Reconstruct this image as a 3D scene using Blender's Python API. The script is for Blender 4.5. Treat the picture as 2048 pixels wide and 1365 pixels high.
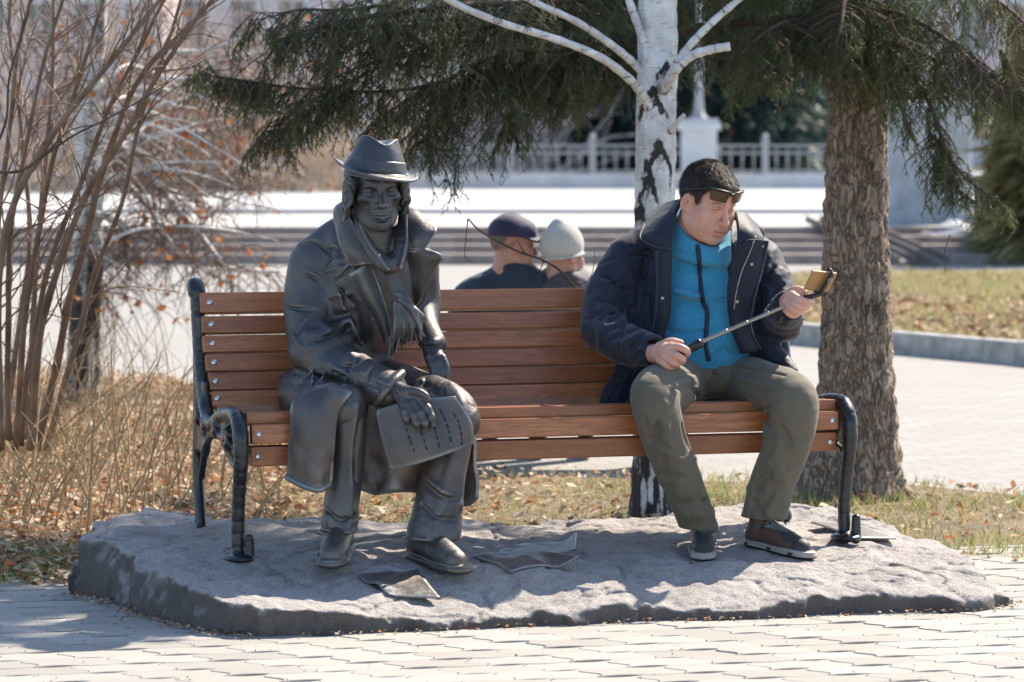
import bpy, bmesh, math, random
import numpy as np
from mathutils import Vector, Matrix

for o in list(bpy.data.objects):
    bpy.data.objects.remove(o)
SC = bpy.context.scene
COL = SC.collection
R = math.radians

# ------------------------------------------------------------------ camera
FPX, HORIZON, CAMZ = 7040.0, 289.0, 1.45
PITCH = math.atan((682.5 - HORIZON) / FPX)
cam = bpy.data.cameras.new('camera')
cam.sensor_width = 36.0
cam.lens = FPX / 2048.0 * 36.0
cam.clip_start, cam.clip_end = 0.5, 3000.0
cam.dof.use_dof = True
cam.dof.focus_distance = 11.15
cam.dof.aperture_fstop = 5.2
cam_o = bpy.data.objects.new('camera', cam)
COL.objects.link(cam_o)
cam_o.location = (0, 0, CAMZ)
cam_o.rotation_euler = (math.pi / 2 - PITCH, 0, 0)
SC.camera = cam_o

# ------------------------------------------------------------------ sky, sun, exposure
SUN_EL, SUN_AZ = R(46), R(39)       # azimuth measured from straight ahead (+Y) towards the right (+X)
SUN_DIR = Vector((math.cos(SUN_EL) * math.sin(SUN_AZ), math.cos(SUN_EL) * math.cos(SUN_AZ), math.sin(SUN_EL)))
world = bpy.data.worlds.new('World')
SC.world = world
world.use_nodes = True
wn = world.node_tree
wn.nodes.clear()
w_out = wn.nodes.new('ShaderNodeOutputWorld')
w_bg = wn.nodes.new('ShaderNodeBackground')
w_sky = wn.nodes.new('ShaderNodeTexSky')
w_sky.sky_type = 'NISHITA'
w_sky.sun_disc = False
w_sky.sun_elevation = SUN_EL
w_sky.sun_rotation = SUN_AZ
w_sky.air_density, w_sky.dust_density, w_sky.ozone_density = 1.0, 0.7, 1.6
w_bg.inputs[1].default_value = 0.125
wn.links.new(w_sky.outputs[0], w_bg.inputs[0])
wn.links.new(w_bg.outputs[0], w_out.inputs[0])
sun = bpy.data.lights.new('sun', 'SUN')
sun.energy = 5.0
sun.angle = R(0.53)
sun.color = (1.0, 0.885, 0.735)
sun_o = bpy.data.objects.new('sun', sun)
COL.objects.link(sun_o)
sun_o.rotation_euler = (-SUN_DIR).to_track_quat('-Z', 'Y').to_euler()
SC.view_settings.view_transform = 'Standard'
SC.view_settings.look = 'None'
SC.view_settings.exposure = 1.08
SC.view_settings.gamma = 1.0
SC.view_settings.use_curve_mapping = False
SC.render.film_transparent = False

# ------------------------------------------------------------------ helpers: points
_F = np.array([0, math.cos(PITCH), -math.sin(PITCH)])
_U = np.array([0, math.sin(PITCH), math.cos(PITCH)])
def _ray(px, py):
    return _F + (px - 1024.0) / FPX * np.array([1.0, 0, 0]) - (py - 682.5) / FPX * _U
def P(px, py, Y):
    """world point at distance Y that stands where the photograph shows it"""
    d = _ray(px, py)
    return np.array([0, 0, CAMZ]) + d * (Y / d[1])
def G(px, py, z=0.0):
    d = _ray(px, py)
    return np.array([0, 0, CAMZ]) + d * ((z - CAMZ) / d[2])

# ------------------------------------------------------------------ helpers: noise
def _hash(ix, iy, iz, seed):
    h = (ix * 374761393 + iy * 668265263 + iz * 2147483647 + seed * 974711) & 0xFFFFFFFF
    h = ((h ^ (h >> 13)) * 1274126177) & 0xFFFFFFFF
    return ((h ^ (h >> 16)) & 0xFFFF) / 32767.5 - 1.0
def noise3(x, y, z, seed=0):
    x, y, z = np.broadcast_arrays(np.asarray(x, float), np.asarray(y, float), np.asarray(z, float))
    fx, fy, fz = np.floor(x), np.floor(y), np.floor(z)
    ix, iy, iz = fx.astype(np.int64), fy.astype(np.int64), fz.astype(np.int64)
    tx, ty, tz = x - fx, y - fy, z - fz
    tx, ty, tz = tx*tx*(3-2*tx), ty*ty*(3-2*ty), tz*tz*(3-2*tz)
    r = 0
    for dx in (0, 1):
        wx = tx if dx else 1 - tx
        for dy in (0, 1):
            wy = ty if dy else 1 - ty
            for dz in (0, 1):
                wz = tz if dz else 1 - tz
                r = r + wx * wy * wz * _hash(ix + dx, iy + dy, iz + dz, seed)
    return r
def fbm(x, y, z, oct=3, seed=0):
    r, a, f = 0, 1.0, 1.0
    for i in range(oct):
        r = r + a * noise3(np.asarray(x) * f, np.asarray(y) * f, np.asarray(z) * f, seed + i)
        a *= 0.5; f *= 2.03
    return r

# ------------------------------------------------------------------ helpers: objects
def tag(o, label=None, cat=None, group=None, kind=None):
    if label: o['label'] = label
    if cat: o['category'] = cat
    if group: o['group'] = group
    if kind: o['kind'] = kind
    return o
def link(name, me, m=None, parent=None):
    o = bpy.data.objects.new(name, me)
    COL.objects.link(o)
    if m is not None and me is not None:
        me.materials.append(m)
    if parent is not None:
        o.parent = parent
        o.matrix_parent_inverse = parent_inv(parent)
    return o
def world_mat(o):
    m = o.matrix_basis.copy()
    if o.parent is not None:
        m = world_mat(o.parent) @ o.matrix_parent_inverse @ m
    return m
def parent_inv(p):
    return world_mat(p).inverted()
def thing(name, loc, label, cat, group=None):
    o = bpy.data.objects.new(name, None)
    o.empty_display_size = 0.05
    COL.objects.link(o)
    o.location = loc
    return tag(o, label, cat, group)
def raw_mesh(name, V, F, smooth=True, attr=None):
    """V (n,3); F a list of index arrays (each (m,k))"""
    me = bpy.data.meshes.new(name)
    V = np.asarray(V, dtype=np.float32)
    F = [np.asarray(f, dtype=np.int32) for f in F if len(f)]
    me.vertices.add(len(V))
    me.vertices.foreach_set('co', V.ravel())
    nl = sum(f.size for f in F); nf = sum(len(f) for f in F)
    me.loops.add(nl)
    me.loops.foreach_set('vertex_index', np.concatenate([f.ravel() for f in F]))
    me.polygons.add(nf)
    st, tot, c = [], [], 0
    for f in F:
        k = f.shape[1]
        st.append(np.arange(len(f), dtype=np.int32) * k + c); tot.append(np.full(len(f), k, np.int32)); c += f.size
    me.polygons.foreach_set('loop_start', np.concatenate(st))
    me.polygons.foreach_set('loop_total', np.concatenate(tot))
    me.polygons.foreach_set('use_smooth', np.full(nf, smooth, dtype=bool))
    if attr is not None:
        for an, av in attr.items():
            a = me.color_attributes.new(an, 'FLOAT_COLOR', 'POINT')
            c4 = np.ones((len(V), 4), np.float32); c4[:, :3] = av
            a.data.foreach_set('color', c4.ravel())
    me.update(calc_edges=True)
    return me

class MB:
    """collects pieces of one part and links them as one mesh"""
    def __init__(s): s.V, s.F3, s.F4, s.n = [], [], [], 0
    def add(s, V, F):
        V = np.asarray(V, float)
        for f in F:
            f = np.asarray(f, int)
            if not len(f): continue
            (s.F3 if f.shape[1] == 3 else s.F4).append(f + s.n)
        s.V.append(V); s.n += len(V)
    def tube(s, pts, rad, seg=8, cap=True, sq=None):
        V, F = tube(pts, rad, seg, cap); s.add(V, F)
    def box(s, c, h, Rm=None):
        V = np.array([[x, y, z] for x in (-1, 1) for y in (-1, 1) for z in (-1, 1)], float) * np.asarray(h)
        if Rm is not None: V = V @ np.asarray(Rm).T
        s.add(V + np.asarray(c), [np.array([[0,1,3,2],[4,6,7,5],[0,4,5,1],[2,3,7,6],[0,2,6,4],[1,5,7,3]])])
    def mesh(s, name, smooth=True):
        F = []
        if s.F4: F.append(np.concatenate(s.F4))
        if s.F3: F.append(np.concatenate(s.F3))
        return raw_mesh(name, np.concatenate(s.V), F, smooth)
    def build(s, name, m, parent=None, smooth=True):
        return link(name, s.mesh(name, smooth), m, parent)

def cr(pts, n):
    """Catmull-Rom through pts, n samples per span"""
    p = np.asarray(pts, float)
    if p.ndim == 1: p = p[:, None]
    if len(p) < 2: return p
    q = np.vstack([2*p[0]-p[1], p, 2*p[-1]-p[-2]])
    out = []
    for i in range(1, len(q) - 2):
        t = np.linspace(0, 1, n, endpoint=False)[:, None]
        a, b, c, d = q[i-1], q[i], q[i+1], q[i+2]
        out.append(0.5 * ((2*b) + (c-a)*t + (2*a-5*b+4*c-d)*t*t + (3*b-a-3*c+d)*t**3))
    out.append(p[-1:])
    return np.vstack(out)
def tube(pts, rad, seg=8, cap=True):
    p = np.asarray(pts, float); n = len(p)
    r = np.broadcast_to(np.asarray(rad, float), (n,))
    t = np.gradient(p, axis=0); t /= np.linalg.norm(t, axis=1)[:, None] + 1e-12
    up = np.array([0, 0, 1.0]) if abs(t[0][2]) < 0.9 else np.array([1.0, 0, 0])
    a = np.cross(t[0], up); a /= np.linalg.norm(a)
    A = np.empty((n, 3)); A[0] = a
    for i in range(1, n):
        a = a - t[i] * a.dot(t[i]); a /= np.linalg.norm(a) + 1e-12; A[i] = a
    B = np.cross(t, A)
    th = np.arange(seg) * 2 * math.pi / seg
    V = p[:, None] + r[:, None, None] * (A[:, None] * np.cos(th)[None, :, None] + B[:, None] * np.sin(th)[None, :, None])
    V = V.reshape(-1, 3)
    i = np.arange(n - 1)[:, None] * seg; j = np.arange(seg)[None]; k = (j + 1) % seg
    F = np.stack([i + j, i + k, i + seg + k, i + seg + j], -1).reshape(-1, 4)
    out = [F]
    if cap:
        V = np.vstack([V, p[0], p[-1]]); m = n * seg
        j = np.arange(seg); k = (j + 1) % seg
        out.append(np.vstack([np.stack([k, j, np.full(seg, m)], 1), np.stack([(n-1)*seg + j, (n-1)*seg + k, np.full(seg, m+1)], 1)]))
    return V, out
def bevel_box(name, h, b, seg=1):
    bm = bmesh.new()
    bmesh.ops.create_cube(bm, size=2.0)
    for v in bm.verts: v.co = Vector((v.co.x*h[0], v.co.y*h[1], v.co.z*h[2]))
    bmesh.ops.bevel(bm, geom=bm.edges[:], offset=b, segments=seg, affect='EDGES', profile=0.6)
    me = bpy.data.meshes.new(name); bm.to_mesh(me); bm.free()
    return me
def prism(outline, z0, z1, bevel=0.0):
    """vertical prism over a counter-clockwise outline (n,2), chamfered top edge"""
    o = np.asarray(outline, float); n = len(o)
    rings = [(o, z0)]
    if bevel:
        t = np.roll(o, -1, 0) - np.roll(o, 1, 0); nn = np.stack([t[:, 1], -t[:, 0]], 1); nn /= np.linalg.norm(nn, axis=1)[:, None] + 1e-9
        rings += [(o, z1 - bevel), (o - nn * bevel, z1)]
    else: rings += [(o, z1)]
    V = np.vstack([np.column_stack([r, np.full(n, z)]) for r, z in rings])
    j = np.arange(n); k = (j + 1) % n
    F = np.vstack([np.stack([i*n + j, i*n + k, (i+1)*n + k, (i+1)*n + j], 1) for i in range(len(rings) - 1)])
    m = len(V); c = rings[-1][0].mean(0)
    V = np.vstack([V, [[c[0], c[1], z1]]]); b = (len(rings) - 1) * n
    return V, [F, np.stack([b + j, b + k, np.full(n, m)], 1)]

def sheet(ctrl, nu=8, nv=8, th=0.006, disp=None):
    """thick cloth or paper through a grid of control points (rows x cols x 3)"""
    c = np.asarray(ctrl, float); m, n = c.shape[:2]
    rows = np.stack([cr(c[i], nv) for i in range(m)])
    g = np.stack([cr(rows[:, j], nu) for j in range(rows.shape[1])], 1)
    a, b = g.shape[:2]
    def nor(q):
        du = np.gradient(q, axis=0); dv = np.gradient(q, axis=1)
        nn = np.cross(dv, du); return nn / (np.linalg.norm(nn, axis=2)[..., None] + 1e-12)
    if disp is not None:
        u, v = np.meshgrid(np.linspace(0, 1, a), np.linspace(0, 1, b), indexing='ij')
        g = g + nor(g) * disp(u, v, g)[..., None]
    N = nor(g)
    V = np.vstack([(g + N * th / 2).reshape(-1, 3), (g - N * th / 2).reshape(-1, 3)])
    i = np.arange(a - 1)[:, None] * b; j = np.arange(b - 1)[None]
    q = np.stack([i + j, i + j + 1, i + b + j + 1, i + b + j], -1).reshape(-1, 4)
    F = [q, q[:, ::-1] + a * b]
    rim = np.concatenate([np.arange(b), np.arange(1, a) * b + b - 1, (a-1)*b + np.arange(b - 2, -1, -1), np.arange(a - 2, 0, -1) * b])
    r2 = np.roll(rim, -1)
    F.append(np.stack([r2, rim, rim + a*b, r2 + a*b], 1))
    return V, F

# ------------------------------------------------------------------ helpers: sculpting with distance fields
class Field:
    def __init__(s, lo, hi, h):
        s.lo = np.asarray(lo, float); s.h = h
        s.n = (np.ceil((np.asarray(hi) - s.lo) / h)).astype(int) + 1
        s.a = np.full(s.n, 0.08, np.float32)
    def sub(s, lo, hi):
        i0 = np.clip(np.floor((np.asarray(lo) - s.lo) / s.h).astype(int), 0, s.n)
        i1 = np.clip(np.ceil((np.asarray(hi) - s.lo) / s.h).astype(int) + 1, 0, s.n)
        sl = tuple(slice(a, b) for a, b in zip(i0, i1))
        ax = [s.lo[k] + s.h * np.arange(i0[k], i1[k]) for k in range(3)]
        return sl, ax[0][:, None, None], ax[1][None, :, None], ax[2][None, None, :]
    def op(s, fn, lo, hi, mode='u', k=0.01):
        pad = k + 2 * s.h + 0.004
        sl, x, y, z = s.sub(np.asarray(lo) - pad, np.asarray(hi) + pad)
        A = s.a[sl]
        if A.size == 0: return
        d = fn(x, y, z)
        if mode == 'u':
            h = np.clip(0.5 + 0.5 * (A - d) / k, 0, 1)
            s.a[sl] = A + (d - A) * h - k * h * (1 - h)
        elif mode == 's':
            d = -d
            h = np.clip(0.5 - 0.5 * (A - d) / k, 0, 1)
            s.a[sl] = A + (d - A) * h + k * h * (1 - h)
        elif mode == 'i':
            s.a[sl] = np.maximum(A, d)
        elif mode == 'add':
            s.a[sl] = A + d
    def seg(s, a, b, ra, rb, mode='u', k=0.01, flat=None):
        a = np.asarray(a, float); b = np.asarray(b, float); ba = b - a; L = ba.dot(ba) + 1e-12
        m = max(ra, rb)
        def fn(x, y, z):
            px, py, pz = x - a[0], y - a[1], z - a[2]
            t = np.clip((px*ba[0] + py*ba[1] + pz*ba[2]) / L, 0, 1)
            qx, qy, qz = px - t*ba[0], py - t*ba[1], pz - t*ba[2]
            if flat is not None:
                ax, sc = flat
                dd = (qx*ax[0] + qy*ax[1] + qz*ax[2]) * (1/sc - 1)
                qx, qy, qz = qx + dd*ax[0], qy + dd*ax[1], qz + dd*ax[2]
            d = np.sqrt(qx*qx + qy*qy + qz*qz) - (ra + (rb - ra) * t)
            if flat is not None: d = d * min(1.0, flat[1]) if flat[1] < 1 else d
            return d
        mm = m * (max(1.0, flat[1]) if flat is not None else 1.0)
        s.op(fn, np.minimum(a, b) - mm, np.maximum(a, b) + mm, mode, k)
    def chain(s, pts, rad, mode='u', k=0.01, flat=None, n=4):
        p = np.asarray(pts, float); r = np.broadcast_to(np.asarray(rad, float), (len(p),))
        if n > 1 and len(p) > 2: p, r = cr(p, n), np.maximum(cr(r, n)[:, 0], 0.0005)
        # one evaluation for the whole chain
        m = r.max() * (max(1.0, flat[1]) if flat is not None else 1.0)
        def fn(x, y, z):
            D = None
            for i in range(len(p) - 1):
                a, ba = p[i], p[i+1] - p[i]; L = ba.dot(ba) + 1e-12
                px, py, pz = x - a[0], y - a[1], z - a[2]
                t = np.clip((px*ba[0] + py*ba[1] + pz*ba[2]) / L, 0, 1)
                qx, qy, qz = px - t*ba[0], py - t*ba[1], pz - t*ba[2]
                if flat is not None:
                    ax, sc = flat
                    dd = (qx*ax[0] + qy*ax[1] + qz*ax[2]) * (1/sc - 1)
                    qx, qy, qz = qx + dd*ax[0], qy + dd*ax[1], qz + dd*ax[2]
                d = np.sqrt(qx*qx + qy*qy + qz*qz) - (r[i] + (r[i+1] - r[i]) * t)
                D = d if D is None else np.minimum(D, d)
            return D
        s.op(fn, p.min(0) - m, p.max(0) + m, mode, k)
    def ell(s, c, r, mode='u', k=0.01, Rm=None):
        c = np.asarray(c, float); r = np.asarray(r, float)
        M = np.eye(3) if Rm is None else np.asarray(Rm)
        m = (np.abs(M) @ r)
        def fn(x, y, z):
            px, py, pz = x - c[0], y - c[1], z - c[2]
            q = [px*M[0, i] + py*M[1, i] + pz*M[2, i] for i in range(3)]
            k0 = np.sqrt(sum((q[i]/r[i])**2 for i in range(3)))
            k1 = np.sqrt(sum((q[i]/r[i]**2)**2 for i in range(3))) + 1e-9
            return k0 * (k0 - 1) / k1
        s.op(fn, c - m, c + m, mode, k)
    def box(s, c, hs, rd=0.0, mode='u', k=0.01, Rm=None):
        c = np.asarray(c, float); hs = np.asarray(hs, float) - rd
        M = np.eye(3) if Rm is None else np.asarray(Rm)
        m = np.abs(M) @ (hs + rd)
        def fn(x, y, z):
            px, py, pz = x - c[0], y - c[1], z - c[2]
            q = [np.abs(px*M[0, i] + py*M[1, i] + pz*M[2, i]) - hs[i] for i in range(3)]
            o = np.sqrt(sum(np.maximum(v, 0)**2 for v in q))
            return o + np.minimum(np.maximum(np.maximum(q[0], q[1]), q[2]), 0) - rd
        s.op(fn, c - m, c + m, mode, k)
    def disp(s, fn, band=.028):
        I = np.nonzero(np.abs(s.a) < band)
        x, y, z = [s.lo[k] + s.h * I[k] for k in range(3)]
        s.a[I] += fn(x, y, z)
    def front(s, px, py):
        """distance of the first surface met along the line of sight through a picture point"""
        d = _ray(px, py); d = d / d[1]
        Y = np.arange(s.lo[1], s.lo[1] + s.h * (s.n[1] - 1), s.h)
        p = np.array([0, 0, CAMZ]) + d * Y[:, None]
        i = np.rint((p - s.lo) / s.h).astype(int); ok = ((i >= 0) & (i < s.n)).all(1)
        v = np.where(ok, s.a[tuple(np.clip(i, 0, s.n - 1).T)], 1.0)
        k = np.argmax(v < 0)
        return None if not (v < 0).any() else Y[k]
    def fold(s, pts, r, k, mode='u', sink=.35, tol=.14):
        """ridge or groove drawn on the surface that faces the viewer"""
        out, rr = [], []
        r = np.broadcast_to(np.asarray(r, float), (len(pts),))
        for q, ri in zip(pts, r):
            y = s.front(q[0], q[1])
            if y is None or (len(q) > 2 and abs(y - q[2]) > tol): continue
            out.append(P(q[0], q[1], y + sink * ri)); rr.append(ri)
        if len(out) >= 2: s.chain(out, rr, mode, k)
    def mesh(s):
        A = s.a; h = s.h
        A = A.copy(); A[0], A[-1] = .05, .05; A[:, 0], A[:, -1] = .05, .05; A[:, :, 0], A[:, :, -1] = .05, .05
        ins = A < 0
        c = np.zeros(tuple(np.array(A.shape) - 1), np.int8)
        for dx in (0, 1):
            for dy in (0, 1):
                for dz in (0, 1):
                    c += ins[dx:A.shape[0]-1+dx, dy:A.shape[1]-1+dy, dz:A.shape[2]-1+dz]
        act = (c > 0) & (c < 8)
        I = np.argwhere(act)
        idx = np.full(act.shape, -1, np.int32); idx[act] = np.arange(len(I))
        corner = {}
        for dx in (0, 1):
            for dy in (0, 1):
                for dz in (0, 1):
                    corner[dx, dy, dz] = A[I[:, 0]+dx, I[:, 1]+dy, I[:, 2]+dz]
        S = np.zeros((len(I), 3)); W = np.zeros(len(I))
        for a in corner:
            for ax in range(3):
                if a[ax] == 0:
                    b = list(a); b[ax] = 1; b = tuple(b)
                    va, vb = corner[a], corner[b]
                    m = (va < 0) != (vb < 0)
                    t = np.where(m, va / np.where(m, va - vb, 1), 0)
                    pt = np.array(a, float)[None].repeat(len(I), 0); pt[:, ax] += t
                    S += pt * m[:, None]; W += m
        V = (I + S / W[:, None]) * h + s.lo
        F = []
        for ax in range(3):
            b, cx = (ax + 1) % 3, (ax + 2) % 3
            s0 = [slice(None)]*3; s1 = [slice(None)]*3
            s0[ax] = slice(0, -1); s1[ax] = slice(1, None)
            e0, e1 = ins[tuple(s0)], ins[tuple(s1)]
            E = np.argwhere(e0 != e1)
            flip = e0[tuple(E.T)]
            ok = (E[:, b] > 0) & (E[:, cx] > 0)
            E, flip = E[ok], flip[ok]
            def at(db, dc):
                q = E.copy(); q[:, b] += db; q[:, cx] += dc
                return idx[tuple(q.T)]
            Q = np.stack([at(-1, -1), at(0, -1), at(0, 0), at(-1, 0)], 1)
            Q[~flip] = Q[~flip][:, ::-1]
            F.append(Q)
        F = np.concatenate(F)
        return V, F[(F >= 0).all(1)]
    def build(s, name, m, parent=None, smooth=1, post=None, attr=None):
        V, F = s.mesh()
        V = relax(V, F, smooth)
        at = attr(V) if attr is not None else None
        if post is not None: V = post(V)
        return link(name, raw_mesh(name, V, [F], True, at), m, parent)
def relax(V, F, it, lam=0.5):
    for _ in range(it):
        S = np.zeros_like(V); W = np.zeros(len(V))
        for i in range(4):
            a, b = F[:, i], F[:, (i+1) % 4]
            for k in range(3):
                S[:, k] += np.bincount(a, V[b, k], len(V)) + np.bincount(b, V[a, k], len(V))
            W += np.bincount(a, minlength=len(V)) + np.bincount(b, minlength=len(V))
        V = V + lam * (S / np.maximum(W, 1)[:, None] - V)
    return V
def rot(rx=0, ry=0, rz=0):
    return np.array(Matrix.Rotation(rz, 3, 'Z') @ Matrix.Rotation(ry, 3, 'Y') @ Matrix.Rotation(rx, 3, 'X'))
def unit(v):
    v = np.asarray(v, float); return v / np.linalg.norm(v)

# ------------------------------------------------------------------ helpers: materials
class N:
    """small wrapper to write node trees"""
    def __init__(s, name):
        s.m = bpy.data.materials.new(name); s.m.use_nodes = True
        s.t = s.m.node_tree; s.b = s.t.nodes['Principled BSDF']; s.out = s.t.nodes['Material Output']
        s.tc = None
    def coord(s, which='Object', scale=(1, 1, 1), rot=(0, 0, 0)):
        if s.tc is None: s.tc = s.t.nodes.new('ShaderNodeTexCoord')
        mp = s.t.nodes.new('ShaderNodeMapping'); mp.inputs['Scale'].default_value = scale; mp.inputs['Rotation'].default_value = rot
        s.t.links.new(s.tc.outputs[which], mp.inputs[0]); return mp.outputs[0]
    def noise(s, co, scale, detail=4, rough=0.55, dist=0.0):
        n = s.t.nodes.new('ShaderNodeTexNoise'); n.inputs['Scale'].default_value = scale; n.inputs['Detail'].default_value = detail
        n.inputs['Roughness'].default_value = rough; n.inputs['Distortion'].default_value = dist
        s.t.links.new(co, n.inputs['Vector']); return n.outputs['Fac']
    def voro(s, co, scale, feature='F1', out='Distance', rnd=1.0):
        n = s.t.nodes.new('ShaderNodeTexVoronoi'); n.feature = feature; n.inputs['Scale'].default_value = scale
        n.inputs['Randomness'].default_value = rnd
        s.t.links.new(co, n.inputs['Vector']); return n.outputs[out]
    def wave(s, co, scale, dist=2.0, detail=2, dscale=1.0, direction='X', typ='BANDS'):
        n = s.t.nodes.new('ShaderNodeTexWave'); n.wave_type = typ
        if typ == 'BANDS': n.bands_direction = direction
        n.inputs['Scale'].default_value = scale; n.inputs['Distortion'].default_value = dist
        n.inputs['Detail'].default_value = detail; n.inputs['Detail Scale'].default_value = dscale
        s.t.links.new(co, n.inputs['Vector']); return n.outputs['Fac']
    def ramp(s, fac, stops, interp='LINEAR'):
        n = s.t.nodes.new('ShaderNodeValToRGB'); e = n.color_ramp.elements; n.color_ramp.interpolation = interp
        while len(e) < len(stops): e.new(0.5)
        for q, (p, c) in zip(e, stops):
            q.position = p; q.color = (c, c, c, 1) if np.isscalar(c) else (*c, 1)
        s.t.links.new(fac, n.inputs[0]); return n.outputs[0]
    def mix(s, fac, a, b, mode='MIX'):
        n = s.t.nodes.new('ShaderNodeMix'); n.data_type = 'RGBA'; n.blend_type = mode
        for i, v in ((0, fac), (6, a), (7, b)):
            if hasattr(v, 'links'): s.t.links.new(v, n.inputs[i])
            elif i == 0: n.inputs[0].default_value = v
            else: n.inputs[i].default_value = (v, v, v, 1) if np.isscalar(v) else (*v, 1)
        return n.outputs[2]
    def math(s, op, a, b=0.0):
        n = s.t.nodes.new('ShaderNodeMath'); n.operation = op
        for i, v in ((0, a), (1, b)):
            if hasattr(v, 'links'): s.t.links.new(v, n.inputs[i])
            else: n.inputs[i].default_value = v
        return n.outputs[0]
    def attr(s, name):
        n = s.t.nodes.new('ShaderNodeAttribute'); n.attribute_name = name; return n.outputs['Color']
    def info(s, out='Random'):
        n = s.t.nodes.new('ShaderNodeObjectInfo'); return n.outputs[out]
    def geo(s, out):
        n = s.t.nodes.new('ShaderNodeNewGeometry'); return n.outputs[out]
    def sep(s, v):
        n = s.t.nodes.new('ShaderNodeSeparateXYZ'); s.t.links.new(v, n.inputs[0]); return n.outputs
    def bump(s, hgt, strength=0.3, dist=0.01, prev=None):
        n = s.t.nodes.new('ShaderNodeBump'); n.inputs['Strength'].default_value = strength; n.inputs['Distance'].default_value = dist
        s.t.links.new(hgt, n.inputs['Height'])
        if prev is not None: s.t.links.new(prev, n.inputs['Normal'])
        return n.outputs[0]
    def set(s, **kw):
        names = dict(color='Base Color', rough='Roughness', metal='Metallic', normal='Normal', spec='Specular IOR Level', sheen='Sheen Weight',
                     sub='Subsurface Weight', coat='Coat Weight', alpha='Alpha', trans='Transmission Weight', ior='IOR', coatr='Coat Roughness', sheenr='Sheen Roughness')
        for k, v in kw.items():
            i = s.b.inputs[names[k]]
            if hasattr(v, 'links'): s.t.links.new(v, i)
            elif i.type == 'RGBA': i.default_value = (*v, 1) if len(v) == 3 else v
            else: i.default_value = v
        return s
def plain(name, col, rough=0.6, metal=0.0, var=0.25, sc=14.0, bump=0.0, bsc=80.0, bd=0.002, spec=0.5, sheen=0.0):
    n = N(name); co = n.coord()
    f = n.noise(co, sc, 4)
    c = np.asarray(col, float)
    n.set(color=n.mix(n.ramp(f, [(0.3, 0.0), (0.7, 1.0)]), tuple(c * (1 - var)), tuple(np.minimum(c * (1 + var), 1))), rough=rough, metal=metal, spec=spec, sheen=sheen)
    if bump: n.set(normal=n.bump(n.noise(co, bsc, 5), bump, bd))
    return n.m
rng = random.Random(7)
nrs = np.random.RandomState(11)
SC.cycles.use_denoising = True
# ================================================================== materials of the setting
def m_paver():
    n = N('paver_concrete'); co = n.coord('Object'); rnd = n.info('Random')
    big = n.noise(n.coord('Object'), 6, 5); fine = n.noise(co, 160, 4)
    base = n.mix(n.ramp(rnd, [(0, 0), (1, 1)]), (0.27, 0.255, 0.23), (0.37, 0.352, 0.32))
    c = n.mix(n.ramp(big, [(0.35, 0.0), (0.75, 0.35)]), base, (0.27, 0.25, 0.22))
    c = n.mix(n.ramp(fine, [(0.5, 0.0), (0.75, 0.5)]), c, (0.2, 0.19, 0.17), 'MIX')
    n.set(color=c, rough=0.85, normal=n.bump(fine, 0.35, 0.002)); return n.m
M_PAVER = m_paver()
def m_joint():
    n = N('joint_sand'); co = n.coord()
    n.set(color=n.mix(n.noise(co, 60, 5), (0.20, 0.17, 0.13), (0.36, 0.315, 0.25)), rough=0.95, normal=n.bump(n.noise(co, 300, 4), 0.6, 0.003)); return n.m
M_JOINT = m_joint()
def m_plaza():
    n = N('plaza_paving'); co = n.coord('Object', rot=(0, 0, R(-15)))
    b = n.t.nodes.new('ShaderNodeTexBrick'); n.t.links.new(co, b.inputs[0])
    b.inputs['Color1'].default_value = (.29,.28,.265,1); b.inputs['Color2'].default_value = (.25,.24,.225,1); b.inputs['Mortar'].default_value = (.16, .145, .12, 1)
    b.inputs['Scale'].default_value = 1.0; b.inputs['Brick Width'].default_value = .24; b.inputs['Row Height'].default_value = .13; b.inputs['Mortar Size'].default_value = .006
    big = n.noise(n.coord(), 0.9, 5)
    c = n.mix(n.ramp(big, [(0.4, 0.0), (0.7, 0.4)]), b.outputs[0], (.23, .22, .20))
    n.set(color=c, rough=0.85, normal=n.bump(b.outputs['Fac'], -0.4, 0.004)); return n.m
M_PLAZA = m_plaza()
def m_asph(name, a, b_, sc=2.0):
    n = N(name); co = n.coord()
    c = n.mix(n.noise(co, sc, 6), a, b_)
    n.set(color=c, rough=0.85, normal=n.bump(n.noise(co, 90, 3), 0.3, 0.004)); return n.m
M_UPPER = m_asph('upper_plaza_stone', (.42, .40, .37), (.5, .48, .45), 1.0)
M_SLABS = m_asph('terrace_stone', (.36, .365, .37), (.44, .44, .435), 0.6)
M_KERB = plain('kerb_concrete', (.36, .35, .33), 0.9, var=0.35, sc=9, bump=0.5, bsc=70, bd=0.004)
M_STEP = plain('step_granite', (.27, .225, .20), 0.8, var=0.25, sc=5, bump=0.3)
def m_soil():
    n = N('soil_with_dry_thatch'); co = n.coord()
    a = n.mix(n.ramp(n.noise(co, 3.0, 6), [(.35, 0), (.65, 1)]), (.085, .062, .04), (.20, .155, .09))
    c = n.mix(n.ramp(n.noise(co, 45, 4), [(.4, 0), (.7, 1)]), a, (.30, .24, .15))
    n.set(color=c, rough=1.0, normal=n.bump(n.noise(co, 55, 5), 0.9, 0.03)); return n.m
M_SOIL = m_soil()

def flat_poly(name, pts, z, m, kind='structure'):
    p = np.array([[q[0], q[1], z] for q in pts])
    bm = bmesh.new(); f = bm.faces.new([bm.verts.new(v) for v in p]); bmesh.ops.triangulate(bm, faces=[f])
    bmesh.ops.recalc_face_normals(bm, faces=bm.faces[:])
    if bm.faces[0].normal.z < 0: bmesh.ops.reverse_faces(bm, faces=bm.faces[:])
    me = bpy.data.meshes.new(name); bm.to_mesh(me); bm.free()
    return tag(link(name, me, m), kind=kind)

YAW = R(15)
ex, ey = np.array([math.cos(YAW), math.sin(YAW)]), np.array([-math.sin(YAW), math.cos(YAW)])
def L2(a, b): return ex * a + ey * b      # paving axes to world

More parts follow.
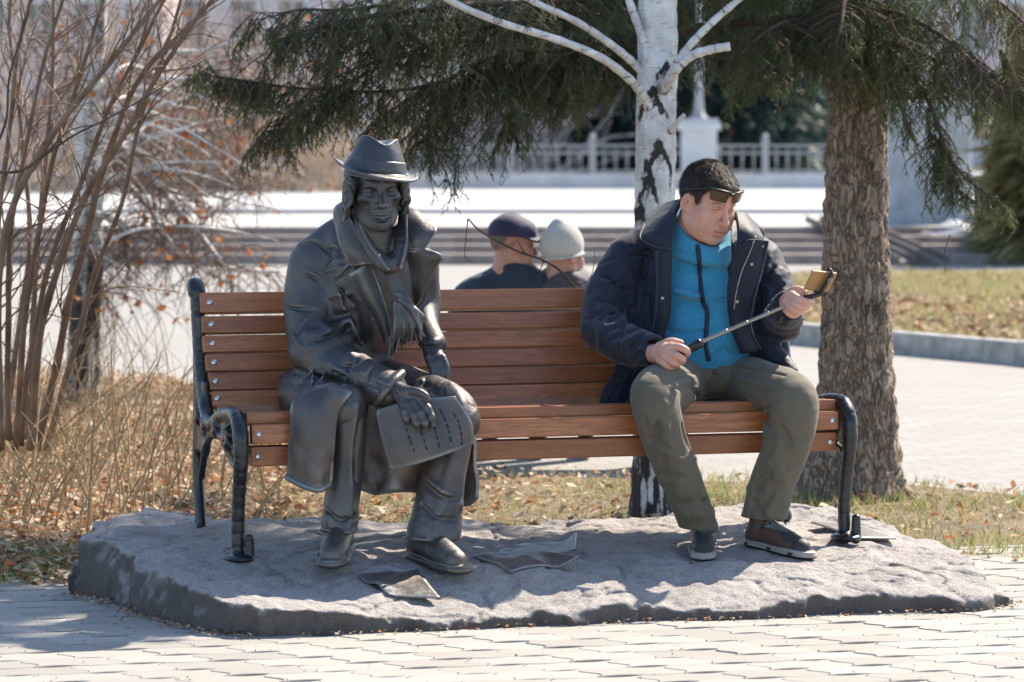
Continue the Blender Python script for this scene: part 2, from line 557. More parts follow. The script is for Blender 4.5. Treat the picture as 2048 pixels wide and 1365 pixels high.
# ground: one sheet to the horizon, the far plaza surface
flat_poly('ground', [(-900, -60), (900, -60), (900, 2500), (-900, 2500)], -0.03, M_PLAZA)
# lawn behind the slab and the lawn island to the right
lawn_px = [(-700, 1172), (140, 1172), (900, 1100), (1880, 1105), (2048, 1127), (2600, 1195), (2600, 1010), (2048, 985), (1790, 962), (1560, 962), (1250, 952), (960, 942), (700, 850), (380, 765), (60, 742), (-300, 735), (-900, 735)]
lawn = [G(x, y)[:2] for x, y in lawn_px]
flat_poly('lawn_soil', lawn, -0.012, M_SOIL)
isl_px = [(1560, 677), (1780, 697), (2048, 721), (2500, 770), (2700, 600), (2048, 561), (1600, 562), (1480, 600)]
isl = [G(x, y)[:2] for x, y in isl_px]
flat_poly('lawn_island_soil', isl, 0.09, M_SOIL)

# ---- foreground paving: wavy pavers, each one laid separately
joint = flat_poly('paving', [L2(-8, 6.0), L2(9, 6.0), L2(9, 11.75), L2(-8, 11.75)], -0.016, M_JOINT)
PW, PD, GAP = 0.245, 0.142, 0.0026
def paver_outline(w, d, a, gap):
    n = 12
    def edge_long(u): return 0.0145 * np.sin(2 * math.pi * u / (PW)) * 1.0
    pts = []
    us = np.linspace(0, PW, n, endpoint=False)
    def endoff(v): return 0.021 * math.sin(2 * math.pi * v / PD)
    for u in us: pts.append((u, edge_long(u)))
    for v in np.linspace(0, PD, 8, endpoint=False): pts.append((PW + endoff(v), v))
    for u in us[::-1] + PW / n: pts.append((u, PD + edge_long(u)))
    for v in np.linspace(PD, 0, 8, endpoint=False): pts.append((endoff(v), v))
    p = np.array(pts)
    c = np.array([PW / 2, PD / 2])
    t = np.roll(p, -1, 0) - np.roll(p, 1, 0); nn = np.stack([t[:, 1], -t[:, 0]], 1); nn /= np.linalg.norm(nn, axis=1)[:, None] + 1e-9
    return p - nn * gap / 2 - c
V, F = prism(paver_outline(PW, PD, 0, GAP), -0.05, 0.0, 0.0022)
pav_me = raw_mesh('paver', V, F, smooth=False); pav_me.materials.append(M_PAVER)
slab_foot_px = [(150, 1188), (215, 1200), (290, 1228), (400, 1262), (520, 1273), (700, 1268), (900, 1262), (1100, 1250), (1300, 1242), (1500, 1240), (1700, 1230), (1880, 1225), (1965, 1222), (2037, 1208)]
slab_foot = [G(x, y)[:2] for x, y in slab_foot_px]
def inside(pt, poly):
    x, y = pt; c = False; n = len(poly)
    for i in range(n):
        x1, y1 = poly[i]; x2, y2 = poly[i - 1]
        if (y1 > y) != (y2 > y) and x < (x2 - x1) * (y - y1) / (y2 - y1) + x1: c = not c
    return c
slab_zone = slab_foot + [G(2030, 1190)[:2], G(1850, 1110)[:2], (1.3, 12.6), (-1.2, 12.6), (-1.45, 11.6)]
count = 0
far_pav = MB()
pav_V, pav_F = V, F
for j in range(40, 86):
    for i in range(-20, 30):
        c = L2((i + (0.5 if j % 2 else 0.0) ) * PW, j * PD)
        if c[1] < 6.5 or c[1] > 13.2 or c @ ey > 11.68: continue
        if inside(c, slab_zone) and all(inside(c + L2(a, b), slab_zone) for a in (-.13, .13) for b in (-.08, .08)): continue
        v = (c[0] / c[1]) * FPX + 1024
        if v < -190 or v > 2240 or c[1] < 9.3:
            Vp = pav_V @ np.array(Matrix.Rotation(YAW, 3, 'Z')).T + np.array([c[0], c[1], -.001]); far_pav.add(Vp, pav_F); continue
        o = bpy.data.objects.new('paver', pav_me); COL.objects.link(o)
        o.location = (c[0], c[1], rng.uniform(-0.0018, 0.0018) - 0.001); o.rotation_euler = (rng.gauss(0, .004), rng.gauss(0, .004), YAW + rng.gauss(0, .006))
        o.parent = joint; count += 1
print('pavers', count)
o = far_pav.build('paver_field', M_PAVER, None, False); o.parent = joint; o['kind'] = 'stuff'
# wide border of smooth concrete along the lawn at the left of the slab
def kerb(name, a, b, w, h, label=None, z0=-0.05):
    a, b = np.asarray(a, float), np.asarray(b, float); L = np.linalg.norm(b - a)
    me = bevel_box(name, (L / 2, w / 2, (h - z0) / 2), 0.012)
    o = link(name, me, M_KERB); c = (a + b) / 2
    o.location = (c[0], c[1], (h + z0) / 2); o.rotation_euler = (0, 0, math.atan2(*(b - a)[::-1]))
    return o
kroot = tag(bpy.data.objects.new('lawn_kerb', None), kind='structure'); COL.objects.link(kroot)
for k in range(-3, 1):
    a, b = L2(-1.62 + k * 1.0 - 0.995 + 1, 11.76), L2(-1.62 + k * 1.0 + 1, 11.76)
    o = kerb('kerb_stone', a, b, 0.07, 0.035); o.parent = kroot
for k in range(0, 2):
    a, b = L2(3.95 + k * 1.0, 11.72), L2(4.945 + k * 1.0, 11.72)
    o = kerb('kerb_stone', a, b, 0.06, 0.006); o.parent = kroot
iroot = tag(bpy.data.objects.new('island_kerb', None), kind='structure'); COL.objects.link(iroot)
for (a, b) in zip(isl_px[:4], isl_px[1:4]):
    A, Bp = G(*a)[:2], G(*b)[:2]; n = max(1, int(np.linalg.norm(Bp - A) / 1.0))
    for k in range(n):
        o = kerb('kerb_stone', A + (Bp - A) * (k + .004) / n, A + (Bp - A) * (k + .996) / n, 0.15, 0.13 + rng.uniform(-.004, .004)); o.parent = iroot

# ---- stairs up to the far terraces
Y0 = 43.3
st = tag(bpy.data.objects.new('stairs', None), 'broad low grey steps rising to the terrace behind both benches', 'stairs'); COL.objects.link(st); st.location = (0, Y0, 0)
for k in range(4):
    me = bevel_box('step', (22, (0.5 if k < 3 else 1.2) / 2 + .02, 0.15), 0.008)
    o = link('step', me, M_STEP, st)
    o.matrix_parent_inverse = Matrix(); o.location = (0, k * 0.5 + (0.25 if k < 3 else 0.6), 0.1 * (k + 1) - 0.15)
def terrace(name, y0, y1, z, m):
    me = bevel_box(name, (60, (y1 - y0) / 2, 0.3), 0.01); o = link(name, me, m); o.location = (0, (y0 + y1) / 2, z - 0.3)
    return tag(o, kind='structure')
terrace('lower_terrace', Y0 + 1.55, 66.0, 0.404, M_UPPER)
terrace('upper_terrace', 53.0, 140.0, 0.474, M_SLABS)
# two steel ramps for prams lying on the stairs
M_STEEL = plain('weathered_steel', (.17, .15, .14), 0.6, 0.3, var=0.3)
rp = thing('pram_ramp', G(1820, 508), 'grey steel pram ramp of two channels laid down the far stairs', 'ramp')
for dx in (0.0, 0.42):
    b = MB(); a0, a1 = np.array([3.85 + dx, 45.1, 0.47]), np.array([4.78 + dx, 42.6, 0.02])
    d = a1 - a0; L = np.linalg.norm(d); d /= L; s = unit(np.cross(d, [0, 0, 1])); u_ = np.cross(s, d)
    Rm = np.stack([d, s, u_], 1); c = (a0 + a1) / 2
    b.box(c, (L/2, .09, .012), Rm); b.box(c + s*.1 + u_*.03, (L/2, .01, .045), Rm); b.box(c - s*.1 + u_*.03, (L/2, .01, .045), Rm)
    b.build('channel', M_STEEL, rp, False)

# ---- fence along the far terrace edge
M_FENCE = plain('cast_fence_paint', (.34, .35, .36), 0.6, 0.1, var=0.15)
M_STONE = plain('pale_stone', (.56, .57, .58), 0.85, var=0.12, sc=2, bump=0.2, bsc=30)
YF, ZT = 77.5, 0.474
def X_at(px, Y): return (px - 1024) / FPX * Y
pl = tag(link('fence_plinth', bevel_box('fence_plinth', (24, 0.2, 0.17), 0.02), M_STONE), 'long low pale stone plinth under the far cast fence', 'plinth'); pl.location = (0, YF, ZT + 0.155)
post_me = MB(); post_me.box((0, 0, .36), (.07, .07, .36)); post_me.box((0, 0, .74), (.09, .09, .03)); post_me.add(*tube(cr([(0,0,.76),(0,0,.84),(0,0,.88)],3), [.05,.06,.07,.07,.065,.04,.01],8)); post_me = post_me.mesh('post', False); post_me.materials.append(M_FENCE)
bar_me = MB(); bar_me.tube(np.array([(0,0,.06),(0,0,.3),(0,0,.6)]), [.016]*3, 6); bar_me.tube(np.array([(0,0,.28),(0,0,.33),(0,0,.38)]), [.014,.034,.014], 6); bar_me = bar_me.mesh('baluster', True); bar_me.materials.append(M_FENCE)
Zp = ZT + 0.325
px_posts = [-260, 60, 380, 700, 1020, 1185, 1530, 1860, 2180]
for a, b in zip(px_posts[:-1], px_posts[1:]):
    xa, xb = X_at(a, YF), X_at(b, YF)
    side = ('behind the orange-leaved twigs', 'behind the brown shrub stems', 'behind the bronze hat', 'above the couple', 'behind the hanging spruce twigs left of the birch', 'behind the birch trunk and the lamp pedestal', 'between the lamp pedestal and the thick trunk', 'behind the spruce boughs at the far right')
    f = thing('fence_section', (xa, YF, Zp), 'pale cast baluster fence section standing ' + side[(1, 0, 7, 2, 3, 4, 5, 6)[px_posts.index(a)] if False else min(px_posts.index(a), 7)], 'fence', 'cast fence sections on the far terrace')
    o = bpy.data.objects.new('post', post_me); COL.objects.link(o); o.parent = f
    rl = MB(); Lx = xb - xa
    for zz in (.06, .46, .62): rl.box((Lx/2, 0, zz), (Lx/2 - .07, .025, .022))
    o = link('rail', rl.mesh('rail', False), M_FENCE); o.parent = f
    nb = int(Lx / 0.24)
    for k in range(1, nb):
        o = bpy.data.objects.new('baluster', bar_me); COL.objects.link(o); o.parent = f; o.location = (Lx * k / nb, 0, 0)
# lamp on its pedestal
lp = thing('street_lamp', (X_at(1397, 76.5), 76.5, ZT), 'white lamp post on a square stone pedestal behind the seated man', 'street lamp')
b = MB(); b.box((0,0,.12), (.5,.5,.12)); b.box((0,0,.75), (.37,.37,.55)); b.box((0,0,1.36), (.46,.46,.08)); b.box((0,0,1.48), (.4,.4,.05))
o = link('pedestal', b.mesh('pedestal', False), M_STONE); o.parent = lp
zz = [1.5,1.56,1.6,1.75,2.0,3.2,4.4]; rr = [.2,.2,.13,.10,.085,.075,.06]
b = MB(); b.tube(np.array([(0,0,z) for z in zz]), rr, 12); o = link('pole', b.mesh('pole'), M_FENCE); o.parent = lp
# ================================================================== granite slab
def m_granite():
    n = N('rough_granite'); co = n.coord()
    big = n.noise(co, 3.5, 6, .6); mid = n.noise(co, 22, 5, .6); fine = n.voro(co, 190, out='Color')
    c = n.mix(n.ramp(big, [(.35, 0), (.65, 1)]), (.40, .365, .34), (.56, .52, .49))
    c = n.mix(n.ramp(mid, [(.42, 0), (.62, .55)]), c, (.58, .545, .52))
    c = n.mix(n.math('MULTIPLY', n.ramp(n.sep(fine)[0], [(.6, 0), (.95, 1)]), .45), c, (.46, .35, .30))
    c = n.mix(n.math('MULTIPLY', n.ramp(n.sep(fine)[1], [(.65, 0), (.9, 1)]), .38), c, (.09, .088, .09))
    # broken, darker faces at the sides; paler top
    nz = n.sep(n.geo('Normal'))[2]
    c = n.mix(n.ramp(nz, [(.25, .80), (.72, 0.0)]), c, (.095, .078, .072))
    stain = n.ramp(n.noise(co, 1.7, 5, .65), [(.58, 0), (.70, .7)])
    c = n.mix(stain, c, (.22, .185, .165))
    b = n.bump(n.noise(co, 34, 9, .72), 1.0, .026); b = n.bump(n.noise(co, 170, 4), .7, .005, b)
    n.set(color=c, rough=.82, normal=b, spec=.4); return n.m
M_GRAN = m_granite()
rim = [(2037, 1190, .03), (1965, 1150, .06), (1925, 1112, .06), (1850, 1088, .07), (1770, 1043, .13), (1640, 1015, .16), (1440, 1013, .175), (1260, 1025, .16), (1130, 1040, .15), (950, 1038, .15), (720, 1043, .155), (600, 1041, .17), (440, 1035, .19), (330, 1018, .2), (262, 1026, .2), (132, 1076, .185)]
slab_out = [np.array(p) for p in slab_foot] + [G(x, y, z)[:2] for x, y, z in rim]
slab_out = np.array(slab_out)
ctl = [P(*q) for q in [(450,1190,10.45),(300,1125,10.95),(240,1065,11.3),(700,1212,10.47),(1000,1212,10.62),(1250,1195,10.75),(1400,1205,10.74),(1700,1195,10.84),(1960,1185,10.96),
        (478,1112,11.0),(393,1054,11.5),(690,1138,10.86),(860,1155,10.82),(1050,1128,11.0),(1415,1108,11.35),(1530,1108,11.32),(1668,1086,11.57),(560,1150,10.85),(1150,1165,10.85)]] + [G(*q) for q in rim]
ctl = np.array(ctl)
def tps(xy, z):
    n = len(xy); d = np.linalg.norm(xy[:, None] - xy[None], axis=2) + 1e-9
    K = d**2 * np.log(d) + 2e-3 * np.eye(n); Q = np.column_stack([np.ones(n), xy]); A = np.block([[K, Q], [Q.T, np.zeros((3, 3))]])
    w = np.linalg.solve(A, np.concatenate([z, np.zeros(3)]))
    def f(x, y):
        r = w[n] + w[n+1]*x + w[n+2]*y
        for i in range(n):
            dd = np.sqrt((x - xy[i, 0])**2 + (y - xy[i, 1])**2) + 1e-9
            r = r + w[i] * dd**2 * np.log(dd)
        return r
    return f
_slabz = tps(ctl[:, :2], ctl[:, 2])
def slab_z(x, y): return float(_slabz(x, y)) 
def poly_sd(x, y, poly):
    d = np.full(np.broadcast(x, y).shape, 1e9); s = np.ones(d.shape)
    n = len(poly)
    for i in range(n):
        a, b = poly[i], poly[i-1]; e = b - a; wx, wy = x - a[0], y - a[1]
        t = np.clip((wx*e[0] + wy*e[1]) / (e @ e), 0, 1)
        d = np.minimum(d, (wx - e[0]*t)**2 + (wy - e[1]*t)**2)
        c1, c2, c3 = y >= a[1], y < b[1], e[0]*wy > e[1]*wx
        s = np.where((c1 & c2 & c3) | (~c1 & ~c2 & ~c3), -s, s)
    return s * np.sqrt(d)
def make_slab():
    lo = [slab_out[:, 0].min() - .06, slab_out[:, 1].min() - .06, -.06]; hi = [slab_out[:, 0].max() + .06, slab_out[:, 1].max() + .06, .3]
    f = Field(lo, hi, 0.0095)
    sl, x, y, z = f.sub(lo, hi)
    x2, y2 = x[:, :, 0], y[:, :, 0]
    sd = poly_sd(x2, y2, slab_out)[:, :, None]
    x2f, y2f = np.broadcast_arrays(x2, y2)
    zt = _slabz(x2f, y2f)
    zt = zt + .016 * fbm(x2f*3, y2f*3, 0*x2f, 3, 5) + .009 * fbm(x2f*12, y2f*9, 0*x2f, 4, 9) - .010*np.clip(np.abs(fbm(x2f*4, y2f*5, 0*x2f, 2, 19)) < .045, 0, 1)
    zt = np.maximum(zt, .02)[:, :, None]
    ragged = .026 * fbm(x*5, y*5, z*5, 3, 21) + .020 * np.abs(fbm(x*15, y*15, z*5, 3, 33))
    side = sd + ragged + .10 * np.maximum(z - .0, 0) * 0.6
    top = z - zt
    k = .006; h = np.clip(.5 - .5*(top - side)/k, 0, 1)
    d = top + (side - top)*h + k*h*(1-h)
    f.a[:] = d; f.disp(lambda x, y, z: .0055 * fbm(x*26, y*26, z*26, 2, 44))
    return f
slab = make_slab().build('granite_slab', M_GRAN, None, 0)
tag(slab, 'rough broken granite slab lying on the paving under the bench', 'stone slab')
# evaluated top of the slab, for setting things down on it
_sv = np.empty(len(slab.data.vertices) * 3, np.float32); slab.data.vertices.foreach_get('co', _sv); _sv = _sv.reshape(-1, 3)
def slab_top(x, y, r=.03):
    d = (_sv[:, 0]-x)**2 + (_sv[:, 1]-y)**2; q = _sv[d < r*r, 2]
    return float(np.percentile(q, 75)) if len(q) else slab_z(x, y)

# ================================================================== bench
def m_wood():
    n = N('varnished_wood'); co = n.coord('Object', scale=(1.0, 14, 14)); rnd = n.info('Random')
    sh = n.t.nodes.new('ShaderNodeVectorMath'); sh.operation = 'ADD'
    cmb = n.t.nodes.new('ShaderNodeCombineXYZ')
    for i in range(3): n.t.links.new(n.math('MULTIPLY', rnd, 37.0 + 11*i), cmb.inputs[i])
    n.t.links.new(co, sh.inputs[0]); n.t.links.new(cmb.outputs[0], sh.inputs[1]); v = sh.outputs[0]
    g = n.noise(v, 3.2, 6, .62, .6); g2 = n.noise(v, 17, 3, .6)
    c = n.mix(n.ramp(g, [(.3, 0), (.68, 1)]), (.30, .088, .028), (.58, .22, .078))
    c = n.mix(n.ramp(g2, [(.42, 0), (.6, .55)]), c, (.22, .062, .020))
    c = n.mix(n.math('MULTIPLY', rnd, .35), c, (.42, .17, .065))
    wear = n.ramp(n.noise(n.coord('Object', scale=(3, 40, 40)), 5, 5, .7), [(.665, 0), (.73, .6)])
    c = n.mix(n.ramp(n.math('FRACT', n.math('MULTIPLY', rnd, 7.3)), [(.45, 0), (1, .45)]), c, (.15, .045, .018))
    c = n.mix(wear, c, (.50, .36, .23))
    n.set(color=c, rough=n.ramp(g2, [(.3, .30), (.7, .45)]), spec=.5, coat=.4, coatr=.32, normal=n.bump(g2, .12, .002)); return n.m
M_WOOD = m_wood()
def m_iron():
    n = N('black_painted_iron'); co = n.coord()
    g = n.noise(co, 25, 5, .6)
    c = n.mix(n.ramp(g, [(.45, 0), (.75, 1)]), (.010, .012, .016), (.028, .030, .034))
    c = n.mix(n.ramp(n.noise(co, 60, 4, .7), [(.68, 0), (.74, .6)]), c, (.10, .085, .06))
    n.set(color=c, rough=n.ramp(g, [(.3, .22), (.7, .40)]), spec=.6, normal=n.bump(n.noise(co, 110, 5), .35, .003)); return n.m
M_IRON = m_iron()
M_ZINC = plain('zinc_bolt', (.62, .63, .62), .35, .9, var=.15, sc=90)
BY = R(17)
eu, ew = np.array([math.cos(BY), math.sin(BY), 0]), np.array([-math.sin(BY), math.cos(BY), 0])
BO = np.array([P(515, 871, 11.0)[0], 11.0, 0])
def B(u, w, z): return BO + eu*u + ew*w + np.array([0, 0, z])
bench = thing('park_bench', tuple(B(.97, .25, .14)), 'long slatted wooden bench with black cast iron ends on the granite slab', 'bench')
MBn = np.stack([eu, ew, [0, 0, 1]], 1)
def dome(r):
    b = MB(); a = np.linspace(0, math.pi/2, 5)
    pts = np.array([(0, -t, 0) for t in np.sin(a)*r*.55]); b.tube(np.vstack([[0, .004, 0], pts]), np.concatenate([[r], np.cos(a)*r + 1e-4]), 12); return b.mesh('bolt')
bolt_me = dome(.0105); bolt_me.materials.append(M_ZINC)
# (w, z, tilt from vertical in degrees, half height, half thickness, u0, u1)
UR = 1.931
slats = [(.594, .926, 14, .034, .021, -.06, UR+.02), (.565, .855, 16, .0285, .019, -.06, UR+.02), (.545, .793, 18, .0285, .019, -.06, UR+.02), (.525, .732, 19, .0285, .019, -.055, UR+.02),
         (.502, .671, 21, .0285, .019, -.05, UR+.02), (.476, .615, 26, .0265, .019, -.045, UR+.02), (.432, .572, 55, .0265, .019, -.035, UR+.02),
         (.360, .561, 84, .0265, .019, -.03, UR+.03), (.285, .566, 92, .0265, .019, -.03, UR+.03), (.205, .575, 97, .0265, .019, -.03, UR+.03), (.130, .584, 97, .0265, .019, -.03, UR+.03), (.052, .588, 92, .029, .0185, -.03, UR+.03),
         (.0, .541, 4, .0305, .019, -.022, UR+.022), (.018, .472, -6, .0315, .019, -.022, UR+.022)]
slat_cache = {}
for si, (w, z, tilt, hh, ht, u0, u1) in enumerate(slats):
    key = (hh, ht, round(u1 - u0, 3))
    if key not in slat_cache:
        me = bevel_box('slat', ((u1 - u0)/2, ht, hh), .0055, 2); me.materials.append(M_WOOD); slat_cache[key] = me
    o = bpy.data.objects.new('slat', slat_cache[key]); COL.objects.link(o)
    t = R(-tilt)
    Rm = Matrix([list(r) for r in MBn]).to_3x3() @ Matrix.Rotation(t, 3, 'X')
    o.matrix_basis = Matrix.Translation(B((u0+u1)/2, w, z + .001)) @ Rm.to_4x4()
    o.parent = bench; o.matrix_parent_inverse = parent_inv(bench)
    if si in (0, 1, 2, 3, 4, 5, 6, 12, 13):
        for ub in ((-.028 if si < 7 else 0.0), UR - (.01 if si < 7 else 0)):
            q = bpy.data.objects.new('bolt', bolt_me); COL.objects.link(q); q.parent = o
            q.location = (ub - (u0+u1)/2, -ht + .001, 0)
def make_end():
    f = Field([-.06, -.17, .08], [.06, .74, 1.04], .0038)
    fu = ((1., 0, 0), .92)
    def ribbed(pts, r0, r1, step, dep):
        p = cr(pts, 24); s = np.concatenate([[0], np.cumsum(np.linalg.norm(np.diff(p, axis=0), axis=1))])
        n = int(s[-1] / .006); q = np.linspace(0, s[-1], n); p2 = np.stack([np.interp(q, s, p[:, i]) for i in range(3)], 1)
        ph = (q / step) % 1.0; r = (r0 + (r1 - r0) * q / s[-1]) * (1 - dep * np.exp(-(np.minimum(ph, 1-ph) / .10)**2))
        return p2, r
    post = [(0, .625, .985), (0, .612, .95), (0, .595, .87), (0, .572, .78), (0, .545, .70), (0, .505, .62), (0, .45, .565), (0, .37, .545)]
    p, r = ribbed(post, .025, .026, .044, .22); f.chain(p, r, 'u', .004, fu, n=1)
    # rolled top
    a = np.linspace(0, 5.0, 22); sp = [(0, .648 - (.034 - .005*t)*math.cos(t)*1.0, .965 + (.034 - .005*t)*math.sin(t)) for t in a]
    f.chain(sp, np.linspace(.024, .012, 22), 'u', .004, ((1., 0, 0), 1.25), n=1)
    front = [(0, .37, .545), (0, .26, .578), (0, .17, .595), (0, .08, .602), (0, .015, .594), (0, -.026, .562), (0, -.040, .515), (0, -.038, .46), (0, -.02, .39), (0, -.002, .32), (0, .006, .25), (0, .004, .185), (0, .002, .15)]
    p, r = ribbed(front, .024, .021, .042, .2)
    s = np.linspace(0, 1, len(r)); r = r * (1 + .16 * np.exp(-((s - .55)/.12)**2)); f.chain(p, r, 'u', .004, ((1., 0, 0), 1.0), n=1)
    back = [(0, .605, .88), (0, .602, .78), (0, .598, .66), (0, .60, .54), (0, .61, .42), (0, .60, .32), (0, .575, .24), (0, .555, .17)]
    p, r = ribbed(back, .018, .022, .5, 0); f.chain(p, r, 'u', .008, ((1., 0, 0), .9), n=1)
    p, r = ribbed([(0, .02, .44), (0, .09, .455), (0, .15, .50), (0, .27, .52), (0, .42, .50), (0, .50, .44), (0, .555, .36)], .012, .012, 1, 0); f.chain(p, r, 'u', .012, None, n=1)
    # ornament: web with leaves and scrolls
    f.box((0, .30, .535), (.009, .22, .022), .004, 'u', .02); f.box((0, .09, .53), (.009, .10, .06), .01, 'u', .02); f.box((0, .53, .56), (.009, .06, .12), .01, 'u', .02); f.box((0, .585, .75), (.007, .025, .14), .005, 'u', .01)
    rr = random.Random(3)
    for s in (-1, 1):
        for (w, z, R0) in ((.09, .53, .052), (.27, .545, .034), (.43, .545, .03), (.54, .57, .04)):
            for k in range(8):
                t = k * math.pi / 4 + rr.random()*.4
                f.chain([(s*.009, w, z), (s*.019, w + R0*.5*math.cos(t), z + R0*.5*math.sin(t)), (s*.011, w + R0*math.cos(t+.5), z + R0*math.sin(t+.5))], [.010, .009, .004], 'u', .003, n=2)
            f.ell((s*.016, w, z), (.009, .012, .012), 'u', .003)
        for k in range(6):
            z = .66 + k*.045; f.ell((s*.008, .587 + .004*k, z), (.008, .012, .018), 'u', .004)
    # foot plate, boss and toe
    f.ell((0, -.01, .155), (.05, .06, .016), 'u', .012); f.seg((.028, -.03, .15), (.028, -.03, .215), .017, .015, 'u', .006); f.ell((.028, -.03, .222), (.014, .016, .011), 'u', .004)
    f.ell((0, .555, .17), (.03, .035, .03), 'u', .01)
    return f
ef = make_end()
def to_bench(u0):
    return lambda V: BO + V[:, :1]*0 + (V[:, 0:1] + u0) * eu + V[:, 1:2] * ew + V[:, 2:3] * np.array([0, 0, 1.0])
end_l = ef.build('end_frame', M_IRON, bench, 1, to_bench(-.062))
end_r = end_l.copy(); COL.objects.link(end_r)
d = eu * (UR + .115); end_r.matrix_basis = Matrix.Translation(d) @ end_r.matrix_basis
end_r['label'] = 'black iron bench end beside the thick spruce trunk'; end_l['label'] = 'black iron bench end beside the dry stalks'
# ================================================================== shared: heads and shoes
def frame(yaw=0, pitch=0, roll=0):
    """columns: local x (towards the left of the picture), y (out of the face), z up; yaw > 0 turns the face to the right of the picture"""
    return np.array(Matrix.Rotation(math.pi + yaw, 3, 'Z') @ Matrix.Rotation(-pitch, 3, 'X') @ Matrix.Rotation(roll, 3, 'Y'))
def head_field(wide=1.0, jaw=1.0, nose=1.0, lids=0.5, gaunt=0.0, ears=True, h=.0019, neck=.056, brow=1.0, lips=1.0, es=1.0, naso=1.0):
    f = Field([-.105, -.135, -.23], [.105, .14, .135], h)
    f.ell((0, -.016, .030), (.0745*wide, .095, .084), k=.01)
    f.ell((0, .024, -.030), (.0615*wide, .064, .088), k=.02)
    f.ell((0, .034, .040), (.060*wide, .056, .048), k=.02)
    for s in (-1, 1):
        f.chain([(s*.056*wide, -.012, -.035), (s*.054*wide*jaw, .006, -.072), (s*.034*wide*jaw, .042, -.096), (s*.010, .066, -.104)], [.020, .022*jaw, .022*jaw, .020], k=.02)
        f.ell((s*.044*wide, .052, -.024), (.023, .022, .018), k=.02)          # cheekbone
        f.ell((s*.036*wide, .052, -.058), (.024, .026, .028), k=.03) if gaunt < .5 else f.ell((s*.050*wide, .066, -.060), (.006, .007, .018), 's', k=.03)
    f.ell((0, .070, -.100), (.019*jaw, .016, .017), k=.014)
    f.ell((0, .074, -.070), (.030, .020, .026), k=.02)
    f.chain([(-.043*wide, .066, .016), (-.02, .082, .0185), (0, .082, .016), (.02, .082, .0185), (.043*wide, .066, .016)], [.008, .0105*brow, .009, .0105*brow, .008], k=.014)
    for s in (-1, 1):
        f.ell((s*.031*wide*es, .091 - .012*(es - 1)*10*.3, -.004), (.0185, .015, .0115), 's', k=.010)
    for s in (-1, 1):
        e = np.array((s*.031*wide*es, .0690 - .03*(es - 1), -.003))
        f.ell(e, (.0145, .0135, .0125), k=.004)
        f.chain([e + (-.015*1, .0075, .001 + .003), e + (0, .0155, .0065), e + (.015*1, .0075, .001 + .003)], [.0022, .003, .0022], k=.003)     # upper lid
        f.chain([e + (-.014, .0085, -.004), e + (0, .0145, -.0085 + .003*lids), e + (.014, .0085, -.004)], [.0018, .0022, .0018], k=.003)
        f.chain([e + (-.013, .0105, .0005), e + (0, .0158, .0022 - .0062*lids), e + (.013, .0105, .0005)], [.0011, .0013, .0011], 's', k=.0016)
        f.chain([e + (-.014, .010, .009), e + (0, .017, .012), e + (.014, .010, .009)], [.0012, .0014, .0012], 's', k=.003)
    n = nose
    f.chain([(0, .084, .012), (0, .090, -.006), (0, .1005*1.0, -.024*n), (0, .1085, -.037*n)], [.0078, .0082, .0098, .0122], k=.009)
    for s in (-1, 1):
        f.ell((s*.0125, .094, -.041*n), (.0085, .0105, .0085), k=.006)
        f.ell((s*.0065, .100, -.0505*n), (.0038, .006, .0035), 's', k=.003)
        f.chain([(s*.021, .089, -.045*n), (s*.029, .081, -.060), (s*.032, .074, -.074)], np.array([.0016, .0022, .001])*naso, 's', k=.007)
    f.chain([(-.024, .0815, -.0715), (-.011, .0925, -.0678), (0, .0945, -.0690), (.011, .0925, -.0678), (.024, .0815, -.0715)], np.array([.0028, .0048, .0050, .0048, .0028])*lips, k=.004)
    f.chain([(-.022, .0815, -.0745), (0, .0925, -.0795), (.022, .0815, -.0745)], np.array([.0028, .0068, .0028])*lips, k=.004)
    f.chain([(-.026, .081, -.0725), (-.012, .0955, -.0727), (0, .0985, -.0738), (.012, .0955, -.0727), (.026, .081, -.0725)], [.0014, .0017, .0018, .0017, .0014], 's', k=.002)
    f.ell((0, .087, -.090), (.018, .006*naso, .005), 's', k=.008)
    f.chain([(0, .0955, -.053*n), (0, .094, -.062)], [.002, .0026], 's', k=.004, n=1)
    if ears:
        for s in (-1, 1):
            Rm = rot(R(-12), 0, s*R(22))
            c = np.array((s*.0775*wide, -.010, -.012))
            f.ell(c, (.0075, .0205, .0325), k=.006, Rm=Rm)
            f.ell(c + (s*.0075, .003, .003), (.0065, .0115, .019), 's', k=.003, Rm=Rm); f.ell(c + (s*.006, .001, .000), (.003, .004, .010), k=.003, Rm=Rm)
            f.ell(c + (s*.001, .010, -.024), (.006, .008, .010), k=.006)
    f.seg((0, -.022, -.06), (0, -.040, -.24), neck, neck*1.08, k=.02)
    return f
